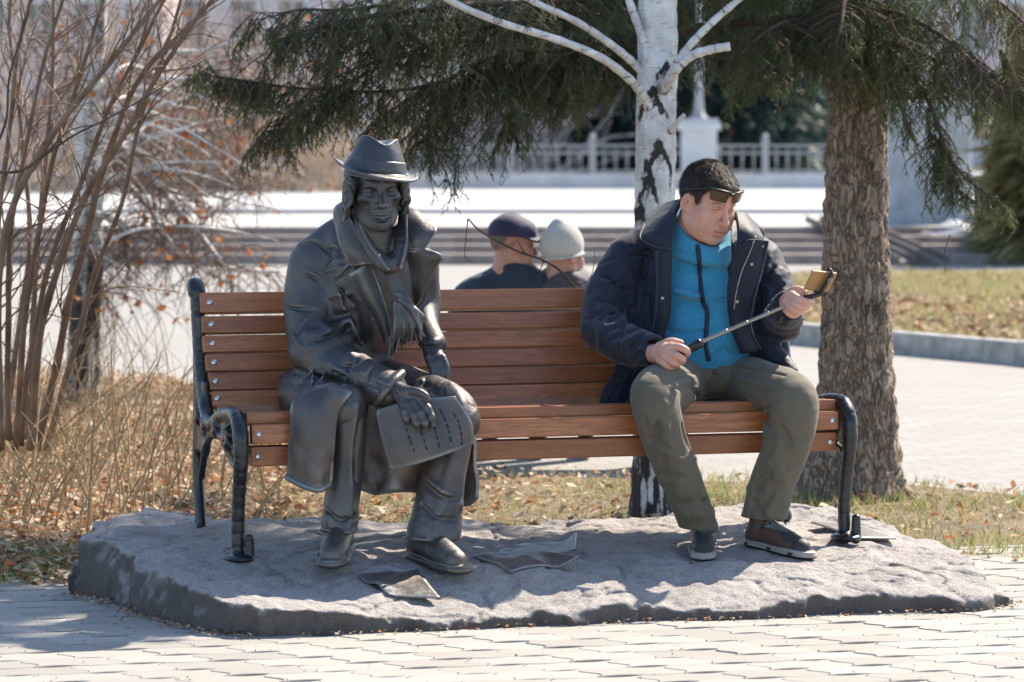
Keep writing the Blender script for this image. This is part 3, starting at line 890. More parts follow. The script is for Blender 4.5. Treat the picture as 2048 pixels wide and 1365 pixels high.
def shoe_field(kind='work'):
    f = Field([-.075, -.03, -.012], [.075, .335, .16], .0026)
    zz = ((0, 0, 1.), .62)
    f.chain([(0, .035, .014), (0, .12, .014), (.002, .21, .014), (.003, .262, .016)], [.036, .037, .046, .042], k=.004, flat=((0, 0, 1.), .40))
    f.op(lambda x, y, z: -(z - .0) + 0*x + 0*y, f.lo, f.lo + f.h*f.n, 'i')
    f.chain([(0, .038, .050), (0, .10, .055), (.002, .18, .044), (.003, .245, .033)], [.034, .036, .040, .034], k=.012)
    f.seg((0, .050, .05), (0, .056, .12), .036, .037, k=.015)
    f.chain([(0, .10, .088), (0, .14, .074), (0, .185, .060)], [.022, .02, .018], k=.015)
    # welt
    f.chain([(.036, .03, .030), (.040, .12, .028), (.050, .21, .027), (.036, .272, .027), (.003, .298, .027), (-.032, .272, .027), (-.046, .21, .027), (-.040, .12, .028), (-.036, .03, .030), (0, .002, .030), (.036, .03, .030)], .0030, k=.003)
    f.chain([(-.040, .235, .048), (0, .228, .064), (.042, .235, .048)], .0022, 's', k=.004)
    for k in range(4):
        y, z = .118 + k*.022, .098 - k*.0085
        f.chain([(-.022, y - .004, z - .008), (0, y, z + .006), (.022, y - .004, z - .008)], .0036, k=.002)
        f.chain([(-.02, y, z - .005), (.02, y + .018, z - .012)], .003, k=.002, n=1)
    f.chain([(0, .11, .112), (.02, .115, .118), (.036, .135, .100)], .0032, k=.002); f.chain([(0, .11, .112), (-.022, .118, .116), (-.034, .14, .095)], .0032, k=.002)
    for s in (-1, 1):
        f.chain([(s*.036, .10, .085), (s*.044, .15, .058), (s*.047, .185, .035)], .0022, 's', k=.003)
    return f
def place_local(c, M, sc=1.0): return lambda V: np.asarray(c) + (V * sc) @ np.asarray(M).T
S = P

# ================================================================== bronze statue
def m_bronze():
    n = N('dark_bronze'); co = n.coord()
    a = n.noise(co, 5.5, 5, .6); b = n.noise(co, 18, 5, .65)
    c = n.mix(n.ramp(a, [(.34, 0), (.68, 1)]), (.062, .066, .076), (.125, .121, .122))
    c = n.mix(n.ramp(b, [(.50, 0), (.74, .6)]), c, (.150, .112, .088))
    c = n.mix(n.ramp(n.noise(co, 9, 6, .7), [(.60, 0), (.72, .45)]), c, (.105, .145, .155))
    c = n.mix(n.ramp(n.noise(co, 2.3, 3, .5), [(.46, 0), (.66, .5)]), c, (.150, .118, .100))
    brn = n.math('MULTIPLY', n.ramp(n.sep(co)[2], [(.45, 1), (.75, 0)]), n.ramp(n.noise(co, 5, 4, .6), [(.36, 0), (.58, .8)]))  # brown ground reflection put into the colour, with patina, stronger towards the feet
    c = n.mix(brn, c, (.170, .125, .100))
    pt = n.geo('Pointiness')
    c = n.mix(n.ramp(pt, [(.515, 0), (.575, .85)]), c, (.33, .33, .33))
    zc = n.sep(co)[2]
    low = n.math('MULTIPLY', n.ramp(zc, [(.12, 1), (.42, 0)]), n.ramp(n.noise(co, 26, 5, .7), [(.48, 0), (.66, .75)]))
    c = n.mix(low, c, (.17, .22, .225))
    c = n.mix(n.ramp(n.noise(co, 70, 3, .8), [(.73, 0), (.76, .5)]), c, (.26, .30, .31))
    bp = n.bump(n.noise(co, 38, 6, .65), .42, .007); bp = n.bump(n.noise(co, 190, 4, .7), .35, .003, bp)
    n.set(color=c, metal=.7, rough=n.ramp(b, [(.3, .36), (.7, .54)]), normal=bp); return n.m
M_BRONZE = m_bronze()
statue = thing('bronze_statue', tuple(S(760, 1120, 10.95)), 'dark bronze statue of a seated man in hat and long coat on the bench', 'statue')
def coat_noise(x, y, z):
    return .0045 * fbm(x*9, y*9, z*7, 2, 3)

def statue_coat():
    f = Field(P(535, 395, 11.0) * (1, 0, 0) + (0, 10.82, .36), (P(968, 600, 11.2)[0], 11.74, 1.28), .0042)
    # torso
    f.chain([S(690, 775, 11.50), S(700, 660, 11.49), S(716, 570, 11.45), S(728, 500, 11.42)], [.150, .155, .165, .125], k=.03)
    f.ell(S(780, 560, 11.46), (.12, .13, .17), k=.04)
    f.chain([S(745, 468, 11.38), S(690, 478, 11.41), S(636, 520, 11.42)], [.085, .080, .082], k=.03)       # shoulder line
    f.chain([S(745, 468, 11.40), S(800, 490, 11.46), S(835, 535, 11.50)], [.080, .075, .070], k=.03)
    # his right arm
    f.chain([S(632, 530, 11.42), S(624, 600, 11.40), S(630, 675, 11.35), S(668, 724, 11.24), S(722, 756, 11.12), S(774, 780, 11.03)], [.090, .090, .089, .084, .068, .060], k=.012)
    f.ell(S(612, 706, 11.31), (.055, .06, .05), k=.04)
    # cuff rim
    f.chain([S(803, 747, 11.03), S(787, 762, 10.985), S(768, 788, 10.965), S(752, 808, 11.0), S(756, 800, 11.06), S(785, 760, 11.08), S(803, 747, 11.03)], .010, k=.008)
    # his left arm
    f.chain([S(832, 540, 11.50), S(846, 610, 11.50), S(852, 655, 11.42), S(866, 690, 11.35)], [.075, .060, .046, .042], k=.015)
    f.chain([S(846, 692, 11.34), S(868, 684, 11.31), S(886, 692, 11.35)], .010, k=.006)
    # lap and coat skirts bunched on the bench
    f.chain([S(600, 785, 11.46), S(612, 790, 11.30), S(640, 806, 11.06)], [.078, .080, .070], k=.03)
    f.chain([S(680, 800, 11.45), S(690, 812, 11.2), S(690, 822, 11.02)], [.105, .085, .070], k=.02)
    f.ell(S(588, 778, 11.40), (.055, .13, .052), k=.03)
    f.chain([S(790, 790, 11.46), S(860, 796, 11.24), S(905, 822, 11.10), S(918, 842, 11.06)], [.10, .078, .076, .070], k=.02)
    f.chain([S(770, 775, 11.42), S(800, 790, 11.3), S(770, 830, 11.2)], [.09, .07, .05], k=.03)
    # hollow of the belly under the open coat
    f.ell(S(838, 722, 11.26), (.065, .14, .045), 's', k=.02)
    f.disp(coat_noise)
    # folds: ridges and grooves
    def ridge(pts, r, k=.026): f.fold(pts, np.asarray(r)*1.0, k, 'u', .35)
    def groove(pts, r, k=.018): f.fold(pts, r, k, 's', .0)
    ridge([(702, 640, 11.28), (672, 652, 11.245), (640, 668, 11.25), (612, 668, 11.29)], [.012, .012, .010, .006])
    ridge([(712, 668, 11.24), (682, 680, 11.20), (650, 694, 11.21), (622, 698, 11.24)], [.012, .013, .010, .006])
    groove([(705, 655, 11.25), (676, 665, 11.215), (640, 682, 11.225)], [.008, .010, .005])
    groove([(708, 628, 11.29), (680, 632, 11.265), (650, 645, 11.26)], [.008, .008, .004])
    ridge([(650, 590, 11.31), (640, 640, 11.275), (655, 660, 11.26)], [.006, .010, .008])
    ridge([(716, 690, 11.17), (700, 712, 11.155), (672, 738, 11.165)], [.010, .011, .006])
    groove([(722, 700, 11.15), (712, 722, 11.13), (690, 752, 11.14)], [.006, .008, .004])
    ridge([(745, 725, 11.09), (730, 745, 11.06), (710, 770, 11.07)], [.007, .008, .004])
    groove([(598, 489, 11.36), (628, 484, 11.345), (662, 512, 11.33), (684, 560, 11.32), (690, 610, 11.33)], .0055, .006)   # armhole seam
    groove([(600, 486, 11.39), (640, 462, 11.37), (672, 446, 11.36)], .003, .004)                                        # shoulder seam
    ridge([(666, 470, 11.335), (676, 520, 11.315), (690, 570, 11.30)], [.005, .012, .005])
    ridge([(690, 480, 11.325), (702, 520, 11.30), (716, 560, 11.29)], [.005, .010, .005])
    groove([(700, 600, 11.31), (715, 640, 11.30), (720, 690, 11.32)], [.010, .014, .008])
    ridge([(726, 600, 11.295), (742, 650, 11.29), (748, 690, 11.30)], [.006, .012, .006])
    groove([(568, 735, 11.40), (590, 745, 11.36), (640, 768, 11.24), (700, 772, 11.13)], [.008, .014, .012, .006])
    ridge([(560, 790, 11.34), (600, 812, 11.24), (650, 790, 11.06)], [.006, .012, .006])
    groove([(560, 812, 11.36), (590, 830, 11.26), (600, 860, 11.2)], [.006, .010, .006])
    ridge([(900, 770, 11.08), (920, 800, 11.01), (926, 840, 10.99)], [.006, .010, .006])
    groove([(840, 765, 11.2), (880, 790, 11.07), (905, 830, 11.03)], [.004, .008, .004])
    rr = random.Random(17)
    for (x0, y0, x1, y1, w, nn_, sp_) in ((600, 540, 620, 700, 50, 6, .9), (650, 715, 765, 780, 34, 9, .7), (690, 580, 730, 690, 26, 4, .4), (575, 745, 690, 800, 40, 12, .8), (850, 760, 930, 830, 30, 8, .8), (655, 480, 690, 560, 25, 5, .4)):
        for k in range(nn_):
            t = rr.random(); cx, cy = x0 + (x1 - x0)*t + rr.uniform(-.6, .6)*w, y0 + (y1 - y0)*t + rr.uniform(-10, 10); L = rr.uniform(14, 34); a = math.atan2(y1 - y0, x1 - x0) + math.pi/2*(rr.random() < .6) + rr.uniform(-sp_, sp_)
            q = [(cx + math.cos(a)*L*s, cy + math.sin(a)*L*s + rr.uniform(-4, 4)) for s in (-1, 0, 1)]
            f.fold(q, [.002, rr.uniform(.0035, .006), .002], .010, 's' if k % 2 else 'u', .45 if k % 2 == 0 else 0)
    # button
    f.ell(S(752, 637, 11.285), (.0155, .010, .0155), k=.003)
    f.ell(S(752, 637, 11.274), (.0085, .005, .0085), 's', k=.002)
    return f
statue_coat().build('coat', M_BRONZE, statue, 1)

def sheets(name, grids, m, parent, th=.010, nu=8, nv=8, disp=None, extra=None):
    b = MB()
    for g in grids:
        V, F = sheet([[S(*q) for q in row] for row in g], nu, nv, th, disp); b.add(V, F)
    if extra:
        for pts, r in extra: b.tube(cr([S(*q) for q in pts], 6), r, 10)
    return b.build(name, m, parent)
wob = lambda amp, s: (lambda u, v, g: amp * fbm(g[..., 0]*16, g[..., 1]*16, g[..., 2]*16, 2, s))
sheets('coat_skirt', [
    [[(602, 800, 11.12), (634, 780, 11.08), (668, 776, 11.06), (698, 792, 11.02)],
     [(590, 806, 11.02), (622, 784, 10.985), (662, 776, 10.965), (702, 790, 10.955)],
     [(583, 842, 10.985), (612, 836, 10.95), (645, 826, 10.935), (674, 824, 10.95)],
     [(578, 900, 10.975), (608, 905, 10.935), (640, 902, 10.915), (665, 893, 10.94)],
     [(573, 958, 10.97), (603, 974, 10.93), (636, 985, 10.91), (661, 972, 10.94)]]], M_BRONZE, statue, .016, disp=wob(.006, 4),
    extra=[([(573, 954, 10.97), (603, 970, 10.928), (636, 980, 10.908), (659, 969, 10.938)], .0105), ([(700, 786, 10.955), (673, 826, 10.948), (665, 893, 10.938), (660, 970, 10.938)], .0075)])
sheets('coat_tail', [
    [[(690, 800, 11.06), (740, 786, 11.07), (790, 786, 11.065), (850, 796, 11.06)],
     [(700, 845, 11.045), (742, 840, 11.065), (790, 836, 11.05), (856, 845, 11.06)],
     [(705, 900, 11.05), (745, 905, 11.075), (790, 900, 11.055), (860, 900, 11.08)],
     [(716, 980, 11.06), (752, 990, 11.09), (796, 984, 11.065), (862, 990, 11.10)]],
    [[(905, 838, 11.12), (934, 828, 11.10), (951, 832, 11.06)],
     [(905, 920, 11.14), (936, 915, 11.12), (950, 905, 11.09)],
     [(905, 1005, 11.16), (938, 1012, 11.14), (957, 998, 11.11)]]], M_BRONZE, statue, .012, disp=wob(.008, 8))
sheets('collar', [
    [[(690, 402, 11.30), (672, 418, 11.33), (668, 440, 11.34)],
     [(706, 446, 11.24), (690, 458, 11.25), (676, 468, 11.27)],
     [(732, 500, 11.215), (708, 505, 11.21), (690, 508, 11.235)],
     [(747, 524, 11.225), (724, 530, 11.205), (702, 533, 11.225)]],
    [[(800, 408, 11.32), (822, 418, 11.30), (846, 432, 11.30)],
     [(806, 440, 11.25), (840, 448, 11.22), (872, 458, 11.22)],
     [(810, 470, 11.215), (838, 474, 11.19), (868, 472, 11.20)],
     [(815, 505, 11.20), (830, 506, 11.185), (848, 501, 11.185)]]], M_BRONZE, statue, .011, disp=wob(.0035, 14))
sheets('lapel', [
    [[(736, 520, 11.235), (716, 538, 11.22), (700, 548, 11.245)],
     [(758, 575, 11.235), (738, 590, 11.22), (726, 600, 11.25)],
     [(774, 625, 11.24), (764, 640, 11.235), (757, 650, 11.255)],
     [(782, 672, 11.25), (777, 682, 11.25), (772, 690, 11.265)]],
    [[(812, 492, 11.21), (832, 496, 11.185), (852, 500, 11.19)],
     [(816, 518, 11.215), (850, 514, 11.185), (886, 513, 11.195)],
     [(820, 540, 11.23), (848, 534, 11.20), (877, 528, 11.205)],
     [(824, 575, 11.245), (842, 570, 11.225), (858, 562, 11.225)],
     [(830, 615, 11.30), (838, 606, 11.27), (844, 592, 11.26)]]], M_BRONZE, statue, .011, disp=wob(.003, 17))
def statue_scarf():
    f = Field(P(690, 400, 11.1) * (1, 0, 0) + (0, 11.02, .78), (P(870, 500, 11.1)[0], 11.46, 1.29), .0032)
    f.chain([S(716, 425, 11.27), S(732, 478, 11.215), S(768, 528, 11.175), S(796, 520, 11.185), S(808, 470, 11.22), S(810, 425, 11.28)], [.024, .024, .026, .025, .024, .022], k=.01, flat=((0, 1., 0), .62))
    f.chain([S(745, 470, 11.26), S(772, 500, 11.235), S(795, 470, 11.25)], [.04, .035, .03], k=.012)
    f.chain([S(722, 450, 11.205), S(745, 496, 11.165), S(776, 538, 11.145)], .008, k=.004)
    f.chain([S(811, 430, 11.22), S(812, 490, 11.17), S(802, 535, 11.155)], .007, k=.004)
    f.chain([S(748, 440, 11.24), S(760, 480, 11.2), S(785, 510, 11.175)], .006, 's', k=.006)
    f.chain([S(782, 535, 11.19), S(790, 572, 11.19), S(806, 605, 11.19), S(815, 640, 11.2), S(806, 672, 11.21)], [.026, .024, .028, .030, .026], k=.012, flat=((0, 1., 0), .6))
    rr = random.Random(5)
    f.chain([S(800, 590, 11.16), S(825, 615, 11.15), S(845, 632, 11.16)], [.014, .010, .007], k=.008)
    for i in range(28):
        t = i / 27
        a = S(790 + 34*t, 606 + 10*rr.random(), 11.155); b_ = S(786 + 50*t + rr.uniform(-5, 5), 655, 11.145 + .015*rr.random()); c = S(770 + 76*t + rr.uniform(-5, 5), 716 - 45*t + rr.uniform(-8, 8), 11.17 + .03*rr.random())
        f.chain([a, b_, c], [.0065, .0052, .0028], k=.002)
    for i in range(7):
        t = i / 6; f.chain([S(800 + 20*t, 600 + 20*t, 11.15), S(826 + 12*t, 616 + 34*t, 11.14), S(846 - 4*t, 634 + 46*t, 11.16)], [.007, .006, .004], k=.003)
    return f
statue_scarf().build('scarf', M_BRONZE, statue, 1)

def statue_head():
    f = head_field(wide=.97, jaw=.86, nose=1.08, lids=.55, gaunt=1.0, ears=False, brow=1.35, lips=1.3, neck=.052, es=1.17)
    # hollow cheeks, moustache shadow line, wrinkles
    for s in (-1, 1):
        f.chain([(s*.046, .066, .030), (s*.03, .084, .026), (s*.012, .087, .020)], [.004, .006, .005], k=.004)
        f.chain([(s*.024, .088, -.048), (s*.034, .080, -.064), (s*.036, .070, -.085)], [.002, .0032, .0015], 's', k=.006)
        f.chain([(s*.040, .076, -.014), (s*.030, .083, -.019), (s*.018, .084, -.016)], .0016, 's', k=.004)
    f.chain([(-.028, .085, -.060), (0, .097, -.0575), (.028, .085, -.060)], [.003, .004, .003], k=.006)
    rr = random.Random(12)
    for s in (-1, 1):
        for i in range(30):
            t = i / 29; y0 = .048 - .13*t; z0 = .045 - .01*rr.random()
            x0 = s*(.066 + .014*math.sin(math.pi*min(1, t + .2)))
            L = .085 + .05*rr.random() if t > .12 else .075
            pts = []
            for k in range(6):
                q = k/5; pts.append((x0 + s*(.013*q + .009*math.sin(q*9 + i*1.7)), y0 - .02*q + .010*math.sin(q*6 + i), z0 - L*q))
            f.chain(pts, np.array([.011, .0125, .012, .011, .009, .005])*.72, k=.0025, n=3)
    for i in range(9):
        x0 = -.06 + .015*i; f.chain([(x0, -.085, .04), (x0*1.15, -.105 + .01*rr.random(), -.02), (x0*1.1, -.098, -.085)], [.014, .015, .008], k=.004)
    return f
HM = frame(R(12), R(4), R(3)); HC = S(752, 378, 11.19)
statue_head().build('head', M_BRONZE, statue, 1, place_local(HC, HM, 1.045))
def statue_hat():
    f = Field([-.15, -.19, -.06], [.15, .19, .17], .0024)
    rx, ry = .096, .112
    def crown(x, y, z):
        t = np.clip(z / .125, -.2, 1.05)
        a = rx * (1 - .30*t - .13*np.maximum(t, 0)**3); b = ry * (1 - .24*t - .08*np.maximum(t, 0)**3)
        # pinch at the front sides
        pin = .015 * np.exp(-((y - .062)/.030)**2) * np.clip((z - .03)/.07, 0, 1)
        r = np.sqrt((x/(a - pin))**2 + (y/b)**2)
        d = (r - 1) * a
        top = .118 + .012*(y/.1) * 1.0 - .026*np.exp(-(x/.030)**2) * np.clip(.45 + (y + .03)/.14, .1, 1) + .004*np.cos(y*30)
        return np.maximum(d, (z - top) * .8)
    f.op(crown, (-.11, -.13, -.02), (.11, .13, .15), 'u', .002)
    def band(x, y, z):
        a = rx + .0028; b = ry + .0028; t = np.clip(z/.125, -.2, 1)
        r = np.sqrt((x/(a*(1 - .29*t)))**2 + (y/(b*(1 - .23*t)))**2)
        return np.maximum((r - 1)*a, np.abs(z - .020) - .019)
    f.op(band, (-.11, -.13, 0), (.11, .13, .045), 'u', .0015)
    def brim(x, y, z):
        r = np.sqrt((x/.134)**2 + (y/.156)**2)
        th = np.arctan2(x, y)
        zb = -.004 + .020*np.clip(r - .62, 0, 1)*np.abs(np.sin(th))**2*(1.6 + 1.6*np.sin(th)) - .055*np.clip(r - .62, 0, 1)*np.clip(np.cos(th), 0, 1) + .02*np.clip(r - .62, 0, 1)*np.clip(-np.cos(th), 0, 1) + .003*np.sin(th*3 + 1)*np.clip(r - .6, 0, 1)*3
        edge = (r - 1) * .13
        d = np.maximum(np.abs(z - zb) - .0042, edge)
        lip = np.sqrt((edge + .004)**2 + (z - zb)**2) - .0062
        return np.minimum(d*.8, lip)
    f.op(brim, (-.14, -.16, -.05), (.14, .16, .05), 'u', .006)
    f.disp(lambda x, y, z: .0012*fbm(x*22, y*22, z*22, 2, 6))
    return f
HATM = frame(R(14), R(3), R(-7))
statue_hat().build('hat', M_BRONZE, statue, 1, place_local(S(752, 340, 11.19), HATM, np.array([1.0, 1.0, .86])))

def statue_trousers():
    f = Field(P(620, 600, 11) * (1, 0, 0) + (0, 10.78, .10), (P(965, 600, 11)[0], 11.2, .72), .0042)
    f.chain([S(697, 806, 11.02), S(696, 870, 11.02), S(690, 960, 11.02), S(681, 1030, 11.0), S(679, 1066, 10.99)], [.062, .058, .058, .060, .058], k=.01)
    f.chain([S(908, 830, 11.06), S(900, 880, 11.05), S(886, 950, 11.03), S(870, 1020, 11.0), S(861, 1082, 10.98)], [.066, .068, .070, .074, .079], k=.01)
    f.chain([S(905, 900, 11.0), S(908, 990, 10.99), S(900, 1080, 10.97)], [.02, .03, .034], k=.03)
    f.disp(lambda x, y, z: .006*fbm(x*8, y*8, z*4, 2, 31) + .0035*np.sin(z*70 + 8*fbm(x*6, y*6, z*3, 1, 8))*np.clip((.36 - z)/.2, 0, 1))
    fold_pts = (([(712, 812, 10.965), (706, 900, 10.96), (700, 1000, 10.95), (697, 1065, 10.945)], .008), ([(925, 850, 10.99), (905, 920, 10.97), (880, 1000, 10.945), (868, 1070, 10.92)], .009), ([(850, 960, 10.98), (885, 985, 10.955), (920, 1010, 10.965)], .007))
    for pts, r in fold_pts: f.fold(pts, r, .02, 'u', .4)
    for pts, r in (([(842, 960), (880, 992), (915, 1000)], .006), ([(845, 1010), (870, 1035), (905, 1040)], .004), ([(655, 1020), (680, 1040), (712, 1030)], .004), ([(720, 840), (712, 900), (710, 960)], .006)): f.fold(pts, r, .014, 's', .0)
    z1, z2 = S(680, 1066, 10.98)[2], S(860, 1080, 10.95)[2]
    xs = S(770, 900, 11)[0]
    f.op(lambda x, y, z: np.where(x < xs, z1, z2) - z + 0*y, f.lo, f.lo + f.h*f.n, 'i')
    for cx, cy, cY, rx, ry in ((679, 1060, 10.99, .058, .058), (862, 1076, 10.98, .082, .077)):
        c = S(cx, cy, cY); t = np.linspace(0, 2*math.pi, 15)
        f.chain([c + (rx*math.cos(a), ry*math.sin(a), .004*math.sin(2*a)) for a in t], .005, k=.006, n=1)
    return f
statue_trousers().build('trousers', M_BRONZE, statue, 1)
def statue_hands():
    f = Field(P(770, 600, 10.9) * (1, 0, 0) + (0, 10.78, .50), (P(900, 600, 11.2)[0], 11.42, .90), .0024)
    f.chain([S(768, 775, 11.04), S(790, 780, 11.0), S(812, 790, 10.965)], [.033, .032, .030], k=.01, flat=((0, .8, .6), .85))
    kn = [(838, 799), (830, 806), (819, 810), (806, 810)]
    for (a, b) in kn: f.seg(S(790, 782, 10.99), S(a, b, 10.945), .016, .0155, k=.010)
    F_ = [[(838, 799, 10.94), (855, 817, 10.915), (863, 835, 10.905), (866, 850, 10.905)], [(830, 806, 10.935), (842, 828, 10.905), (849, 846, 10.895), (851, 859, 10.90)],
          [(819, 810, 10.935), (827, 832, 10.905), (833, 847, 10.90), (835, 858, 10.905)], [(806, 810, 10.945), (809, 826, 10.92), (813, 838, 10.915), (815, 848, 10.918)]]
    for q in F_:
        f.chain([S(*p) for p in q], [.0150, .0130, .0118, .0085], k=.0035)
        for p in q[:3]: f.ell(S(p[0], p[1], p[2] - .004), (.0125, .012, .0125), k=.006)
    f.chain([S(806, 784, 10.97), S(832, 784, 10.935), S(848, 790, 10.925), S(857, 798, 10.925)], [.018, .0145, .0125, .008], k=.008)
    for (a, b) in kn: f.seg(S(796, 781, 10.955), S(a, b, 10.928), .003, .005, k=.006)
    return f
def statue_left_hand():
    f = Field(P(835, 600, 11.2) * (1, 0, 0) + (0, 11.2, .60), (P(910, 600, 11.3)[0], 11.42, .90), .0026)
    f.chain([S(862, 690, 11.34), S(868, 712, 11.32), S(876, 730, 11.30)], [.030, .033, .034], k=.01, flat=((0, 1., 0), .7))
    for i in range(4):
        x = 858 + i*9; f.chain([S(x, 716, 11.30), S(x + 8, 742 - 2*i, 11.285), S(x + 8, 762 - 4*i, 11.28), S(x + 4, 776 - 5*i, 11.285)], [.0135, .0125, .011, .008], k=.004)
        f.seg(S(864, 698, 11.315), S(x + 2, 730, 11.285), .003, .005, k=.006)
    return f
statue_hands().build('hand', M_BRONZE, statue, 1)
statue_left_hand().build('hand', M_BRONZE, statue, 1)
for (hx, hy, hY, yaw) in ((686, 1112, 11.10, -4), (822, 1120, 11.06, 33)):
    c = S(hx, hy, hY); M = frame(R(yaw))
    toe = c + M @ np.array([0, .25, 0]); zt = max(slab_top(toe[0], toe[1], .05), slab_top(c[0], c[1], .05) - .02); zh = slab_top(c[0], c[1], .04)
    pit = math.atan2(zh - zt, .25); M = frame(R(yaw), pit * .9)
    c[2] = max(zh, zt + .0) - .004 if pit < 0 else zh - .004
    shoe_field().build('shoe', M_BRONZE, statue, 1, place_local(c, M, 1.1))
lett = [[(751, 822, 10.985), (800, 806, 10.965), (860, 797, 10.955), (911, 793, 10.965)],
        [(764, 880, 10.965), (812, 866, 10.94), (884, 852, 10.935), (943, 846, 10.985)],
        [(780, 942, 10.955), (836, 928, 10.925), (896, 908, 10.925), (946, 888, 10.995)]]
sheets('letter', [lett], M_BRONZE, statue, .006, 10, 10)
# handwriting cut into the letter
M_CUT = plain('engraved_line', (.02, .02, .022), .8, .2)
g = np.array([[S(*q) for q in row] for row in lett]); rows = np.stack([cr(g[i], 40) for i in range(3)]); G2 = np.stack([cr(rows[:, j], 40) for j in range(rows.shape[1])], 1)
nn = np.cross(np.gradient(G2, axis=1), np.gradient(G2, axis=0)); nn /= np.linalg.norm(nn, axis=2)[..., None]; nn *= -np.sign(nn[..., 1:2])
b = MB(); rr = random.Random(2)
def on_letter(a, jj):
    a = min(max(a, 0), G2.shape[0] - 2); jj = min(max(jj, 0), G2.shape[1] - 2); i0, j0_ = int(a), int(jj); u, v = a - i0, jj - j0_
    q = (G2[i0, j0_]*(1-u) + G2[i0+1, j0_]*u)*(1-v) + (G2[i0, j0_+1]*(1-u) + G2[i0+1, j0_+1]*u)*v
    return q + nn[i0, j0_] * .0034
for li in range(5):
    j0 = (.34 + .125*li + .01*rr.random()) * (G2.shape[1] - 1); i = 14 + rr.uniform(0, 14); end = rr.uniform(60, 76)
    while i < end:
        n_ = rr.randint(3, 8); pts = []; ph = rr.random()*6
        for k in range(n_ * 7):
            t = k / 7.0; up = 2.3 if rr.random() < .02 else 1.0
            pts.append(on_letter(i + t*1.05 + .35*math.sin(t*6.28 + ph), j0 + up*(.95 + .5*math.sin(t*1.7 + ph))*math.cos(t*6.28 + ph) + .25*math.sin(i)))
        b.tube(np.array(pts), .0008, 3)
        i += n_ * 1.05 + rr.uniform(1.6, 4.5)
tag(b.build('handwriting', M_CUT, statue), kind='stuff')
# ================================================================== people: materials
def m_skin():
    n = N('skin'); co = n.coord(); c = n.attr('tint')
    v = n.noise(co, 60, 5, .6)
    c = n.mix(n.ramp(v, [(.35, 0), (.75, .35)]), c, (.50, .21, .15))
    c = n.mix(n.ramp(n.noise(co, 24, 4, .6), [(.5, 0), (.7, .3)]), c, (.66, .42, .33))
    c = n.mix(n.ramp(n.noise(co, 500, 2, .6), [(.55, 0), (.75, .35)]), c, (.38, .19, .13))
    n.set(color=c, rough=.48, sub=.12, spec=.45, normal=n.bump(n.noise(co, 420, 3), .18, .001))
    n.b.inputs['Subsurface Radius'].default_value = (.012, .005, .003); return n.m
M_SKIN = m_skin()
def m_hair(name, c0, c1):
    n = N(name); co = n.coord('Object', scale=(1, 1, .35)); v = n.noise(co, 210, 4, .6)
    n.set(color=n.mix(v, c0, c1), rough=.42, spec=.5, normal=n.bump(v, .9, .004)); return n.m
M_HAIR = m_hair('dark_hair', (.014, .010, .008), (.075, .050, .036))
def m_cloth(name, c0, c1, rough=.75, sc=400, b=.25, sheen=.2, wr=.5):
    n = N(name); co = n.coord(); f = n.noise(co, 7, 5, .6); w = n.noise(co, sc, 3, .6)
    c = n.mix(n.ramp(f, [(.3, 0), (.7, 1)]), c0, c1)
    c = n.mix(n.ramp(w, [(.4, 0), (.7, .22)]), c, tuple(np.array(c1) * 1.6))
    bp = n.bump(n.noise(co, 26, 4, .55, .8), wr, .006); bp = n.bump(w, b, .0012, bp)
    n.set(color=c, rough=rough, sheen=sheen, normal=bp, spec=.35); return n.m
M_JACKET = m_cloth('navy_padded_cloth', (.0065, .009, .020), (.011, .015, .032), .62, 500, .15, .15, .45)
def m_fleece():
    n = N('heather_blue_fleece'); co = n.coord(); s1 = n.noise(co, 330, 3, .75); s2 = n.noise(co, 900, 2, .6)
    c = n.mix(n.ramp(s1, [(.36, 0), (.64, 1)]), (.014, .140, .265), (.06, .36, .56))
    c = n.mix(n.ramp(s2, [(.55, 0), (.75, .35)]), c, (.16, .42, .55))
    n.set(color=c, rough=.9, sheen=.3, normal=n.bump(s1, .5, .003), spec=.2); return n.m
M_FLEECE = m_fleece()
M_TROUSER = m_cloth('olive_grey_twill', (.105, .089, .062), (.135, .115, .082), .8, 700, .2, .12, .35)
M_BLACKP = plain('black_plastic', (.012, .012, .013), .38, 0, var=.2, bump=.1)
def m_tint(name, rough=.6, bs=260, b=.25):
    n = N(name); co = n.coord(); v = n.noise(co, bs, 3)
    n.set(color=n.mix(n.ramp(v, [(.4, 0), (.8, .3)]), n.attr('tint'), (.02, .02, .02)), rough=rough, normal=n.bump(v, b, .002)); return n.m
M_SHOE = m_tint('trainer_leather')

